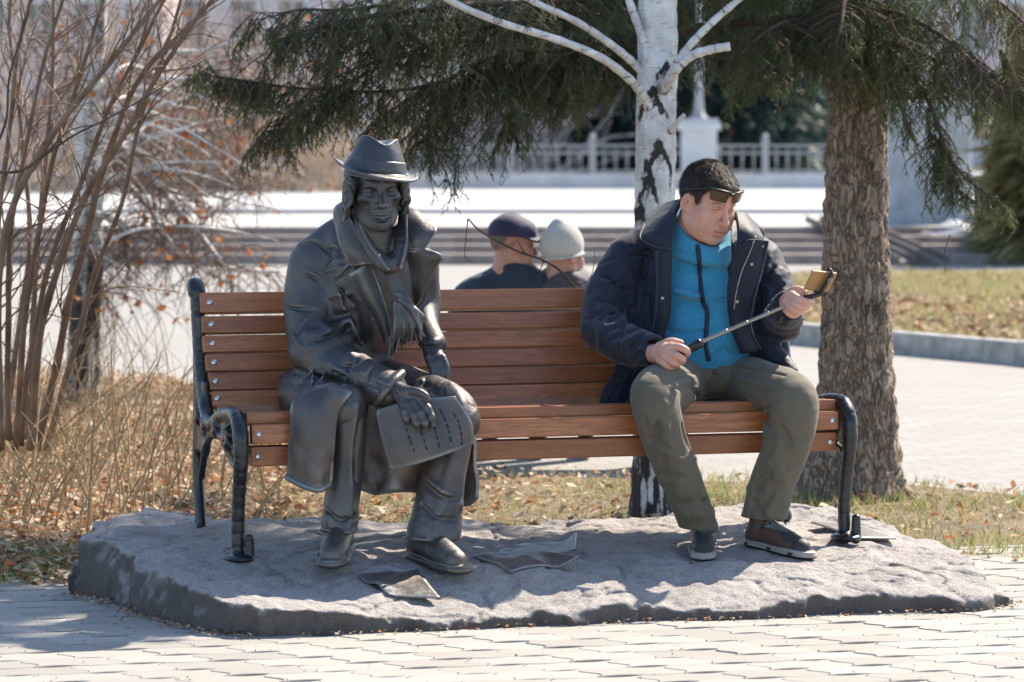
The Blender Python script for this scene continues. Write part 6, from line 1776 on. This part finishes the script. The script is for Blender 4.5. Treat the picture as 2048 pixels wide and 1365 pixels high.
def hangtwig(o, L, sw, r=.0022, sub=3):
    n = 9; p = [np.array(o)]; d = np.array([sw, rr.normal(0, .1), -.7])
    for i in range(n):
        d = d + rr.normal(0, .16, 3); d[2] = -abs(d[2]) - .12; p.append(p[-1] + unit(d)*L/n)
    p = np.array(p); tw.tube(p, np.linspace(r, r*.35, n + 1), 4, False)
    for k in range(sub):
        i = rr.randint(2, n - 1); q = p[i]; dd = np.array([rr.normal(0, .6), rr.normal(0, .3), -.6]); l2 = L*rr.uniform(.15, .4)
        tw.tube([q, q + dd*l2*.5, q + dd*l2*.8 + np.array([0, 0, -l2*.3])], [r*.6, r*.45, r*.25], 3, False)
for px, py, Y, L, sw in [(690, -20, 12.9, .55, -.35), (640, -10, 12.9, .25, .1), (610, 120, 12.8, .2, .3), (1040, 15, 13.3, .22, -.2), (1200, 110, 13.3, .12, .2), (1855, -10, 13.2, .15, .1), (1900, -10, 13.2, .3, .3), (1930, 30, 13.2, .3, -.2), (1960, -10, 13.2, .42, .1), (1985, -10, 13.1, .5, -.1), (2010, -10, 13.2, .35, .1), (2030, -10, 13.1, .6, .05), (2045, 20, 13.2, .45, -.15), (1990, 80, 13.1, .4, -.4), (1900, 470, 13.4, .16, .02), (1780, 30, 13.3, .3, .1), (1450, -10, 13.4, .1, -.3)]:
    hangtwig(S(px, py, Y), L, sw)
o = tw.build('hanging_twig', M_TWIGRED, birch); o['kind'] = 'stuff'

# ================================================================== birch at the left, out of focus, with orange leaves
YB = 20.3
lb = thing('birch_tree', (X_at(168, YB), YB, 0), 'pale birch with a dark rugged base and orange leaves behind the brown stems', 'tree')
def lb_tint(Z, th):
    st_ = noise3(np.cos(th)*5 + 0*Z, np.sin(th)*5 + 0*Z, Z*4, 44)
    return np.maximum(np.clip((1.25 - Z)/.7, 0, 1)*np.clip(.75 + .8*st_, 0, 1), .5*np.clip(noise3(np.cos(th)*2 + 0*Z, np.sin(th)*2 + 0*Z, Z*5, 24)*1.4, 0, 1))
me = trunk_mesh([S(160, 830, YB), S(165, 760, YB), S(172, 600, YB), S(178, 400, YB), S(176, 250, YB), S(188, 100, YB), S(200, -60, YB), S(230, -500, YB)], lambda z: np.interp(z, [0, .1, .5, 1], [.12, .10, .075, .05]), 32, 260, .008, None, 25, lb_tint)
link('trunk', me, M_BIRCH, lb)
lbs = [[(185, 380), (240, 300), (330, 268), (430, 262), (500, 235), (560, 200)], [(182, 330), (230, 240), (280, 160), (330, 110), (420, 100), (520, 60), (600, 40)], [(240, 300), (280, 330), (320, 370), (370, 388), (440, 380), (470, 330)], [(320, 372), (360, 430), (400, 470), (440, 520), (470, 540), (560, 545)],
       [(185, 200), (150, 140), (120, 60), (110, -30)], [(185, 250), (220, 150), (260, 60), (300, -30)], [(176, 420), (220, 440), (250, 460), (230, 500), (210, 540)], [(175, 300), (130, 250), (90, 130), (30, 20)], [(300, 150), (380, 160), (460, 120), (560, 100)], [(178, 430), (150, 500), (190, 560), (215, 600)],
       [(200, 230), (290, 220), (400, 190), (540, 140)], [(230, 340), (300, 420), (330, 470), (390, 540)]]
rs = np.random.RandomState(31); ltw = MB(); tips = []
for q in lbs:
    pts = [S(a, b, YB + rs.uniform(-.5, .5)*.4) for a, b in q]; limb(lb, pts, .022, .008, M_BIRCH, 'limb', 8)
    c = cr(pts, 8)
    for k in range(int(len(c)*1.4)):
        o_ = c[rs.randint(4, len(c))]; d = np.array([rs.normal(.25, .5), rs.normal(0, .5), rs.normal(-.1, .5)]); p = [o_]; L = rs.uniform(.25, .75); n = 6
        for i in range(n): d = d + rs.normal(0, .22, 3) + np.array([0, 0, -.12]); p.append(p[-1] + unit(d)*L/n)
        ltw.tube(p, np.linspace(.004, .0014, n + 1), 4, False); tips += p[2:]
        for j in range(3):
            a = p[rs.randint(1, n)]; dd = unit(np.array([rs.normal(0, .6), rs.normal(0, .4), -.5 + rs.normal(0, .4)])); ltw.tube([a, a + dd*.12, a + dd*.2 + np.array([0, 0, -.05])], [.002, .0016, .001], 3, False); tips.append(a + dd*.2)
o = ltw.build('twig', plain('birch_twig', (.16, .105, .085), .75, var=.4, sc=10), lb); o['kind'] = 'stuff'
def leaf_cloud(C, size, cols, seed, flat=False, curl=.25):
    """leaves: bent diamonds of two quads each"""
    r = np.random.RandomState(seed); n = len(C); C = np.asarray(C)
    a = r.uniform(0, 2*math.pi, n)
    ax = np.stack([np.cos(a), np.sin(a), r.normal(0, .35 if flat else .9, n)], 1); ax /= np.linalg.norm(ax, axis=1)[:, None]
    q = r.normal(size=(n, 3)); q = q*np.array([.35, .35, .35]) + np.array([0, 0, 1.0]) if flat else q
    s_ = np.cross(ax, q); s_ /= np.linalg.norm(s_, axis=1)[:, None] + 1e-9; nn = np.cross(s_, ax)
    L = size*r.uniform(.6, 1.25, n)[:, None]; W = L*r.uniform(.45, .75, (n, 1)); cu = L*r.uniform(-curl, curl*1.6, (n, 1))
    V = np.stack([C - ax*L*.5, C - ax*L*.05 + s_*W*.5 + nn*cu, C + ax*L*.5, C - ax*L*.05 - s_*W*.5 + nn*cu*.7], 1).reshape(-1, 3)
    i = np.arange(n)*4; F = np.concatenate([np.stack([i, i+1, i+2], 1), np.stack([i, i+2, i+3], 1)])
    cols = np.asarray(cols); k = r.randint(0, len(cols), n); col = cols[k]*r.uniform(.7, 1.25, (n, 1))
    return V, F, np.repeat(col, 4, 0)
for k in range(16):
    y0 = rs.uniform(150, 520); x1, y1 = rs.uniform(300, 560), y0 + rs.uniform(-120, 160); bow = rs.uniform(-70, -10); q = [(182 + (x1 - 182)*t, y0 + (y1 - y0)*t + bow*math.sin(math.pi*t) + rs.uniform(-8, 8)) for t in np.linspace(0, 1, 6)]
    limb(lb, [S(a_, b2, YB - .3 + rs.uniform(-.2, .2)) for a_, b2 in q], rs.uniform(.008, .014), .0035, M_BIRCH, 'limb', 6)
tips = np.array(tips); pick = rs.choice(len(tips), 270)
o = blade_obj('orange_leaves', [leaf_cloud(tips[pick] - np.array([0, 0, .02]), .062, [(.50, .17, .035), (.55, .24, .07), (.42, .12, .03)], 4)], M_LEAF, lb); o['kind'] = 'stuff'

# ================================================================== shrub of brown stems at the left edge
shrub = thing('bare_shrub', tuple(G(60, 900)), 'tall leafless shrub of many brown stems leaning right at the left edge', 'shrub')
stems = [[(30, 900, 13.6), (45, 700, 13.5), (70, 500, 13.4), (105, 330, 13.3), (150, 180, 13.2), (190, 60, 13.2), (215, -40, 13.1)], [(60, 900, 13.5), (80, 680, 13.4), (120, 520, 13.3), (180, 380, 13.2), (260, 250, 13.1), (330, 130, 13.0), (410, 10, 13.0)],
         [(40, 890, 13.7), (60, 720, 13.6), (90, 560, 13.5), (140, 420, 13.4), (190, 290, 13.3), (240, 170, 13.2), (300, 60, 13.2), (340, -30, 13.1)], [(20, 880, 13.4), (15, 700, 13.3), (20, 500, 13.2), (45, 320, 13.1), (85, 140, 13.0), (130, -20, 13.0)],
         [(75, 900, 13.8), (110, 740, 13.7), (140, 600, 13.6), (170, 480, 13.5), (205, 350, 13.4), (240, 240, 13.3), (300, 130, 13.2), (400, 30, 13.2), (450, -30, 13.1)], [(5, 900, 13.6), (-10, 650, 13.5), (0, 420, 13.4), (25, 200, 13.3), (45, 60, 13.3), (70, -40, 13.2)],
         [(0, 870, 13.2), (-5, 600, 13.2), (30, 400, 13.1), (100, 280, 13.0), (190, 160, 12.9), (290, 40, 12.9), (350, -40, 12.9)], [(50, 880, 13.9), (70, 600, 13.9), (80, 420, 13.8), (100, 250, 13.8), (105, 90, 13.8), (110, -40, 13.8)], [(90, 900, 14.0), (150, 700, 13.9), (185, 560, 13.9), (240, 420, 13.8), (275, 260, 13.8), (330, 100, 13.8), (370, -30, 13.8)],
         [(10, 880, 13.9), (40, 640, 13.9), (60, 450, 13.9), (40, 250, 13.9), (20, 60, 13.9), (30, -40, 13.9)]]
stw = MB(); rs = np.random.RandomState(41)
for i, q in enumerate(stems):
    c = cr([S(*p) for p in q], 10); n = len(c); r = np.linspace(.016, .0065, n)*(1 + .08*np.sin(np.arange(n)*.9 + i))*(1.1 if i in (1, 4, 6) else .85)
    c = c + .003*np.stack([np.sin(np.arange(n)*.35 + i), np.cos(np.arange(n)*.3 + i), 0*np.arange(n)], 1); V, F = tube(c, r, 9, True); link('stem', raw_mesh('stem', V, F, True), M_STEM, shrub)
    for k in range(17):
        o_ = c[rs.randint(6, n)]; d = np.array([rs.normal(.15, .35), rs.normal(0, .3), rs.uniform(.2, 1.0)]); p = [o_]; L = rs.uniform(.15, .6)
        for j in range(6): d = d + rs.normal(0, .16, 3); p.append(p[-1] + unit(d)*L/6)
        stw.tube(p, np.linspace(.0038, .0012, 7), 4, False)
        for j in range(2):
            a = p[rs.randint(2, 6)]; dd = unit(d + rs.normal(0, .7, 3)); stw.tube([a, a + dd*.06, a + dd*.13], [.002, .0015, .0008], 3, False)
o = stw.build('twig', M_STEM, shrub); o['kind'] = 'stuff'
# dark near branch reaching in from the left edge
nb = shrub
limb(nb, bpx((0, 900, 13.3), (-60, 640, 12.9), (-100, 450, 12.5), (-40, 356, 12.3), (40, 342, 12.2), (90, 310, 12.2), (150, 270, 12.2), (220, 235, 12.2), (300, 190, 12.2), (390, 130, 12.2)), .009, .0015, M_TWIGWOOD, 'limb', 6)
limb(nb, bpx((90, 310, 12.2), (140, 262, 12.2), (215, 246, 12.2)), .003, .0015, M_TWIGWOOD, 'twig', 5); limb(nb, bpx((-40, 352, 12.2), (10, 250, 12.2), (20, 150, 12.2), (60, 20, 12.2)), .006, .003, M_TWIGWOOD, 'twig', 5)
# the small twig rising behind the backrest
sap = thing('bare_sapling', tuple(G(1288, 985)), 'thin black forked twig rising behind the backrest in front of the couple', 'sapling')
limb(sap, bpx((1288, 985, 14.3), (1290, 800, 13.9), (1262, 660, 13.3), (1205, 610, 12.9), (1150, 575, 12.75), (1118, 540, 12.7), (1085, 520, 12.7), (1040, 505, 12.7), (1000, 485, 12.7), (960, 462, 12.7), (936, 438, 12.7)), .0075, .0028, M_TWIGWOOD, 'limb', 6)
for q in ([(936, 438, 12.7), (932, 475, 12.7), (930, 512, 12.7), (945, 525, 12.7)], [(1050, 507, 12.7), (1040, 490, 12.7), (1033, 478, 12.7)], [(1088, 520, 12.7), (1080, 545, 12.7), (1078, 575, 12.7)], [(1145, 570, 12.75), (1170, 566, 12.7), (1185, 545, 12.7), (1190, 500, 12.7)]):
    limb(sap, bpx(*q), .0024, .0012, M_TWIGWOOD, 'twig', 5)

# ================================================================== ground cover
lawn_np, isl_np = np.array(lawn), np.array(isl)
def scatter(n, poly, seed, y_pow=1.0, ymax=None):
    r = np.random.RandomState(seed); lo, hi = poly.min(0), poly.max(0); out = []
    while len(out) < n:
        p = lo + (hi - lo)*r.rand(4*n, 2); px = p[:, 0]/p[:, 1]*FPX + 1024
        ok = (poly_sd(p[:, 0], p[:, 1], poly) < 0) & (poly_sd(p[:, 0], p[:, 1], slab_out) > -.05) & (px > -500) & (px < 2500) & (r.rand(len(p)) < np.clip((11.0/p[:, 1])**y_pow, 0, 1))
        if ymax: ok &= p[:, 1] < ymax
        out += list(p[ok])
    return np.array(out[:n])
browns = [(.34, .20, .11), (.44, .29, .17), (.54, .39, .25), (.60, .46, .32), (.24, .125, .07), (.42, .17, .07), (.64, .53, .39), (.48, .36, .23)]
p = scatter(31000, lawn_np, 51); px = p[:, 0]/p[:, 1]*FPX + 1024; r_ = np.random.RandomState(1)
keep = r_.rand(len(p)) < np.interp(px, [0, 500, 800, 1100, 1500, 2048], [1, .9, .4, .2, .06, .08]); p = p[keep]
C = np.column_stack([p, r_.uniform(.0, .045, len(p))])
tag(blade_obj('leaf_litter', [leaf_cloud(C, .046, browns, 9, True)], M_LEAF), 'brown and orange fallen leaves covering the ground behind the slab', 'leaves', kind='stuff')
def grass(name, p, hmin, hmax, wid, cols, seed, label, z0=0.0, lean=.5):
    r = np.random.RandomState(seed); n = len(p); C = np.column_stack([p, np.full(n, z0)])
    D = np.column_stack([r.normal(0, lean, n), r.normal(0, lean, n), np.ones(n)]); cols = np.asarray(cols); col = cols[r.randint(0, len(cols), n)]*r.uniform(.75, 1.25, (n, 1))
    return tag(blade_obj(name, [tri_field(C, D, r.uniform(hmin, hmax, n), wid, col, seed)], M_GRASS), label, 'grass', kind='stuff')
straw = [(.52, .41, .21), (.60, .48, .27), (.44, .34, .17), (.38, .31, .14), (.26, .30, .08), (.20, .28, .07)]
green = [(.20, .30, .065), (.28, .36, .09), (.48, .42, .19), (.58, .49, .27), (.38, .38, .14)]
p = scatter(40000, lawn_np, 61); px = p[:, 0]/p[:, 1]*FPX + 1024; r_ = np.random.RandomState(2)
cl = fbm(p[:, 0]*2.2, p[:, 1]*2.2, 0*p[:, 0], 2, 7)
keep = r_.rand(len(p)) < np.interp(px, [0, 450, 800, 1100, 2048], [.10, .22, .6, .9, 1.0])*np.clip(.75 + .6*cl, .2, 1); p = p[keep]; cl = cl[keep]
grass('dry_grass', p[cl < .25], .02, .075, .006, straw, 6, 'yellowed short grass on the lawn behind the bench', lean=.7)
grass('fresh_grass', p[cl >= .1], .03, .09, .005, green, 8, 'tufts of fresh green grass on the lawn behind the bench', lean=.55)
edge = np.array([G(x, y)[:2] for x, y in ((-50, 1168), (130, 1166), (140, 1095), (-50, 1090))]); p = scatter(900, edge, 3)
grass('edge_grass', p, .02, .07, .005, green[:3] + [(.10, .13, .04)], 18, 'green grass along the kerb left of the slab')
p = scatter(16000, isl_np, 71, .3); cl = fbm(p[:, 0]*.5, p[:, 1]*.5, 0*p[:, 0], 2, 17)
grass('island_grass', p, .03, .085, .016, straw[:4] + straw[:2] + green[:2], 28, 'yellow green grass of the lawn island behind the trunk', .09, .6)
pf = p[(p[:, 1] < np.interp(p[:, 0], [2, 4.5], [31.5, 30.0])) | (r_.rand(len(p)) < .06)][:1300]
tag(blade_obj('island_leaves', [leaf_cloud(np.column_stack([pf, np.full(len(pf), .14)]), .085, browns[:5] + [(.20, .13, .08)], 39, True)], M_LEAF), 'fallen brown leaves on the lawn island behind the kerb', 'leaves', kind='stuff')
# dry stalks among the leaves at the left
r_ = np.random.RandomState(91); stk = MB()
for k in range(270):
    px = r_.uniform(-60, 560)*(1 if r_.rand() < .8 else .5); Y = r_.uniform(12.7, 17.5); x = (px - 1024)/FPX*Y
    if poly_sd(np.array([x]), np.array([Y]), slab_out)[0] < .05: continue
    L = r_.uniform(.25, .85)*np.interp(px, [0, 350, 560], [1, .9, .45]); d = np.array([r_.normal(.14, .26), r_.normal(0, .2), 1.0]); p = [np.array([x, Y, 0])]; bend = r_.normal(0, .13, 3)*np.array([1, 1, .3])
    for j in range(5): d = d + r_.normal(0, .07, 3) + bend; p.append(p[-1] + unit(d)*L/5)
    stk.tube(p, np.linspace(.0034, .0014, 6)*r_.uniform(.7, 1.3), 4, False)
    for j in range(r_.randint(0, 4)):
        a = p[r_.randint(2, 5)]; dd = unit(d + r_.normal(0, .6, 3)); stk.tube([a, a + dd*.07, a + dd*.15], [.0018, .0013, .0008], 3, False)
tag(stk.build('dry_stalks', plain('straw_stalk', (.36, .25, .13), .8, var=.45, sc=6)), 'thin tan dry stalks standing in the leaf litter at the left', 'stalks', kind='stuff')

r_ = np.random.RandomState(5); base = np.array(slab_foot); pts = []
for k in range(520):
    i = r_.choice(len(base) - 1, p=np.array([3, 6, 5, 3] + [1]*(len(base) - 5))/np.sum([3, 6, 5, 3] + [1]*(len(base) - 5))); q = base[i] + (base[i+1] - base[i])*r_.rand(); nrm = np.array([(base[i+1] - base[i])[1], -(base[i+1] - base[i])[0]]); nrm /= np.linalg.norm(nrm)
    pts.append([*(q + nrm*abs(r_.normal(0, .045 if i < 4 else .018)) + nrm*.005), r_.uniform(.003, .012)])
tag(blade_obj('slab_edge_debris', [leaf_cloud(np.array(pts), .016, browns[:6] + [(.10, .07, .05)], 19, True)], M_LEAF), 'crumbled leaf debris along the foot of the granite slab', 'debris', kind='stuff')
r_ = np.random.RandomState(15); pts = np.column_stack([r_.uniform(-1.6, 1.7, 260), r_.uniform(9.4, 10.9, 260), r_.uniform(.001, .004, 260)]); pts = pts[poly_sd(pts[:, 0], pts[:, 1], slab_out) > .02]
tag(blade_obj('paving_grit', [leaf_cloud(pts, .009, browns[:5] + [(.10, .08, .06)], 29, True)], M_LEAF), 'small brown grit and leaf crumbs scattered on the pavers', 'grit', kind='stuff')
# ================================================================== bronze sheets of paper on the slab
def slab_sheet(label, corners, curl, th=.006):
    """corners: back left, back right, front right, front left; curl(u, v): height above the flat sheet"""
    c = [S(*q) for q in corners]; n = 7; g = np.zeros((n, n, 3))
    for i in range(n):
        for j in range(n):
            u, v = i/(n-1), j/(n-1); q = (c[0]*(1-v) + c[1]*v)*(1-u) + (c[3]*(1-v) + c[2]*v)*u
            g[i, j] = (q[0], q[1], max(q[2] + curl(u, v), slab_top(q[0], q[1], .025) + .006))
    V, F = sheet(g, 4, 4, th); b = MB(); b.add(V, F)
    return tag(b.build('bronze_sheet', M_BRONZE), label, 'sheet of paper', 'bronze paper sheets lying on the slab')
slab_sheet('crumpled bronze paper sheet lying in front of the shoes of the statue', [(716, 1155, 10.80), (836, 1150, 10.86), (880, 1196, 10.62), (776, 1193, 10.62)], lambda u, v: .022*math.exp(-((u - .62)/.16)**2 - (v/.22)**2) + .018*(1-u)**2*v**2)
slab_sheet('curled bronze paper sheet, front one of the overlapping pair at the slab centre', [(946, 1120, 11.0), (1080, 1108, 11.12), (1160, 1118, 11.0), (1022, 1156, 10.87)], lambda u, v: .010*(2*v - 1)**4 - .008*math.sin(math.pi*v))
slab_sheet('bronze paper sheet with an upturned corner, rear one of the overlapping pair', [(1046, 1096, 11.28), (1152, 1092, 11.33), (1150, 1114, 11.12), (996, 1117, 11.06)], lambda u, v: .012 + .03*(max(0, v - .7)/.3)**2*(1 - .5*u))
slab_sheet('flat bronze paper sheet behind the iron foot at the right end', [(1622, 1046, 11.95), (1712, 1050, 12.0), (1792, 1079, 11.72), (1722, 1078, 11.62)], lambda u, v: .002)
# ================================================================== far side of the square
M_PINK = plain('pink_plaster', (.66, .52, .50), .9, var=.12, sc=.6)
M_BLUEP = plain('pale_blue_plaster', (.62, .65, .69), .9, var=.12, sc=.6)
M_TRIM = plain('white_trim', (.66, .66, .66), .8, var=.08, sc=1)
def m_pane():
    n = N('window_pane'); n.set(color=(.05, .06, .08), rough=.08, spec=.8); return n.m
M_PANE = m_pane()
M_ROOF = plain('sheet_roof', (.20, .19, .20), .5, .3, var=.2, sc=.5)
def building(label, px0, px1, Y, h, m, nwin, storeys):
    x0, x1 = X_at(px0, Y), X_at(px1, Y); w = x1 - x0
    t = thing('building', ((x0 + x1)/2, Y, 0), label, 'building')
    b = MB(); b.box(((x0+x1)/2, Y + 4, h/2), (w/2, 4, h/2)); b.build('wall', m, t, False)
    b = MB(); b.box(((x0+x1)/2, Y + 4, h + .25), (w/2 + .4, 4.4, .25)); b.build('roof', M_ROOF, t, False)
    b = MB(); b.box(((x0+x1)/2, Y - .12, .5), (w/2 + .05, .12, .5)); b.build('plinth', M_TRIM, t, False)
    b = MB(); b.box(((x0+x1)/2, Y - .1, h - .3), (w/2, .2, .18)); b.build('cornice', M_TRIM, t, False)
    sh = h / storeys
    fr_me = MB(); ww, wh = min(.7, w/nwin*.28), sh*.27
    for s in (-1, 1): fr_me.box((s*(ww + .07), 0, 0), (.09, .08, wh + .18)); fr_me.box((0, 0, s*(wh + .09)), (ww, .08, .09))
    fr_me.box((0, 0, 0), (.035, .05, wh)); fr_me = fr_me.mesh('window', False); fr_me.materials.append(M_TRIM)
    pn_me = MB(); pn_me.box((0, .02, 0), (ww, .02, wh)); pn_me = pn_me.mesh('pane', False); pn_me.materials.append(M_PANE)
    for k in range(storeys):
        for i in range(nwin):
            o = bpy.data.objects.new('window', fr_me); COL.objects.link(o); o.parent = t; o.matrix_parent_inverse = parent_inv(t); o.location = (x0 + w*(i + .5)/nwin, Y - .06, 1.0 + sh*(k + .42))
            q = bpy.data.objects.new('pane', pn_me); COL.objects.link(q); q.parent = o
building('long pink plastered house far behind the birch twigs at the left', -560, 330, 165, 12.5, M_PINK, 9, 3)
building('pale blue house far behind the hanging spruce boughs', 345, 1210, 190, 14.5, M_BLUEP, 9, 3)
building('pink plastered house far behind the spruce boughs at the right', 1690, 2600, 172, 13.0, M_PINK, 9, 3)
building('grey blue house far behind the dark conifers', 1225, 1680, 215, 16.0, M_BLUEP, 5, 3)
def far_conifer(label, px, Y, h, rad, seed, cols, n=9000, name='conifer_tree', grp='dark conifers beyond the far fence'):
    x = X_at(px, Y); r = np.random.RandomState(seed); t = thing(name, (x, Y, 0), label, 'tree', grp)
    b = MB(); b.tube(np.array([(x, Y, 0), (x, Y, h*.5), (x, Y, h*.98)]), [.16, .10, .02], 7); b.build('trunk', M_TWIGWOOD, t)
    z = h*(1 - np.sqrt(r.rand(n)))*.98 + .25; a = r.uniform(0, 2*math.pi, n); lim = rad*(1 - z/(h + .3))*(1 + .25*np.sin(a*5 + z*3)) + .1; q = lim*np.sqrt(r.uniform(.15, 1, n))
    C = np.column_stack([x + q*np.cos(a), Y + q*np.sin(a), z - .25*q]); D = np.column_stack([np.cos(a), np.sin(a), r.normal(-.45, .3, n)])
    cols = np.asarray(cols); col = cols[r.randint(0, len(cols), n)]*r.uniform(.6, 1.3, (n, 1))
    blade_obj('crown', [tri_field(C, D, r.uniform(.25, .7, n), r.uniform(.10, .22, n), col, seed)], M_NEEDLE, t)['kind'] = 'stuff'
dk = [(.028, .052, .052), (.038, .066, .062), (.05, .08, .068)]
for i, (px, Y, h, rad, lb_) in enumerate(((1120, 100, 19, 3.0, 'dark conifer behind the tips of the hanging spruce twigs'), (1215, 96, 19, 3.0, 'dark blue green conifer seen just left of the birch trunk'), (1345, 104, 20, 3.2, 'dark conifer right behind the birch trunk'), (1455, 92, 18, 2.8, 'dark conifer right of the lamp pole'), (1570, 98, 20, 3.0, 'dark conifer left of the thick spruce trunk'), (1660, 106, 19, 3.2, 'dark conifer hidden half by the thick trunk'))):
    far_conifer(lb_ + ' beyond the fence', px, Y, h, rad, 200 + i, dk)
def bare_bush(label, px, Y, h, w, seed, col):
    x = X_at(px, Y); r = np.random.RandomState(seed); t = thing('bare_bush', (x, Y, 0), label, 'bush', 'bare bushes along the far fence'); b = MB()
    for k in range(84):
        d = np.array([r.normal(0, .5), r.normal(0, .4), 1.0]); p = [np.array([x + r.normal(0, w*.25), Y + r.normal(0, .5), 0])]; L = h*r.uniform(.6, 1.1)
        for j in range(6): d = d + r.normal(0, .2, 3); p.append(p[-1] + unit(d)*L/6)
        b.tube(p, np.linspace(.03, .008, 7), 4, False)
        for j in range(7):
            a = p[r.randint(2, 7)]; dd = unit(d + r.normal(0, .8, 3)); l2 = r.uniform(.3, 1.0); b.tube([a, a + dd*l2*.5, a + dd*l2], [.014, .009, .005], 3, False)
    o = b.build('twigs', col, t); o['kind'] = 'stuff'
M_GREYTW = plain('grey_lilac_twig', (.42, .35, .33), .8, var=.3, sc=2)
M_OCHRE = plain('ochre_twig', (.50, .38, .27), .8, var=.3, sc=2)
for i, (px, Y, h, w, m, lb_) in enumerate(((40, 74, 5.5, 3, M_GREYTW, 'at the far left behind the shrub stems'), (250, 72, 4.5, 3, M_OCHRE, 'behind the pale leaning birch limbs'), (430, 74, 5.5, 3, M_GREYTW, 'left of the hanging spruce twigs'), (600, 73, 4.5, 3, M_OCHRE, 'behind the bronze hat on its left'), (800, 92, 6.0, 3, M_GREYTW, 'behind the bronze hat on its right'), (1000, 88, 5.0, 3, M_GREYTW, 'above the couple'))):
    bare_bush('leafless twiggy bush by the far fence, ' + lb_, px, Y, h, w, 300 + i, m)
# stone cheek block and boulder at the right end of the stairs
M_BLOCK = plain('grey_stair_stone', (.46, .48, .51), .9, var=.25, sc=3, bump=.6, bsc=14, bd=.03)
yb = 46.0
def rough_block(name, label, px0, px1, py0, py1, dY, amp, seed, parent=None, yb=yb):
    a, b_ = S(px0, py1, yb), S(px1, py0, yb); f = Field((a[0] - .2, yb - .2, a[2] - .2), (b_[0] + .2, yb + dY + .2, b_[2] + .2), .035)
    c = np.array([(a[0]+b_[0])/2, yb + dY/2, (a[2]+b_[2])/2]); f.box(c, ((b_[0]-a[0])/2, dY/2, (b_[2]-a[2])/2), .06)
    f.disp(lambda x, y, z: amp*fbm(x*3, y*3, z*3, 3, seed), .2)
    return tag(f.build(name, M_BLOCK, parent, 1), label, 'stone block')
rough_block('stone_block', 'tall grey stone block behind the spruce boughs at the right', 1772, 1945, 205, 480, 1.4, .02, 1)
rough_block('stone_block', 'lower grey stone block beside the tall one at the right', 1915, 2010, 402, 500, 1.2, .02, 2, yb=45.6)
rough_block('boulder', 'rough grey boulder lying before the stone blocks at the right', 1835, 2042, 455, 512, .9, .09, 3, yb=44.6)
far_conifer('olive brown thuja bush at the right edge beside the stone blocks', 2105, 44.0, 3.2, .7, 401, [(.28, .25, .11), (.36, .30, .14), (.20, .19, .09)], 5000, 'thuja_bush', None)
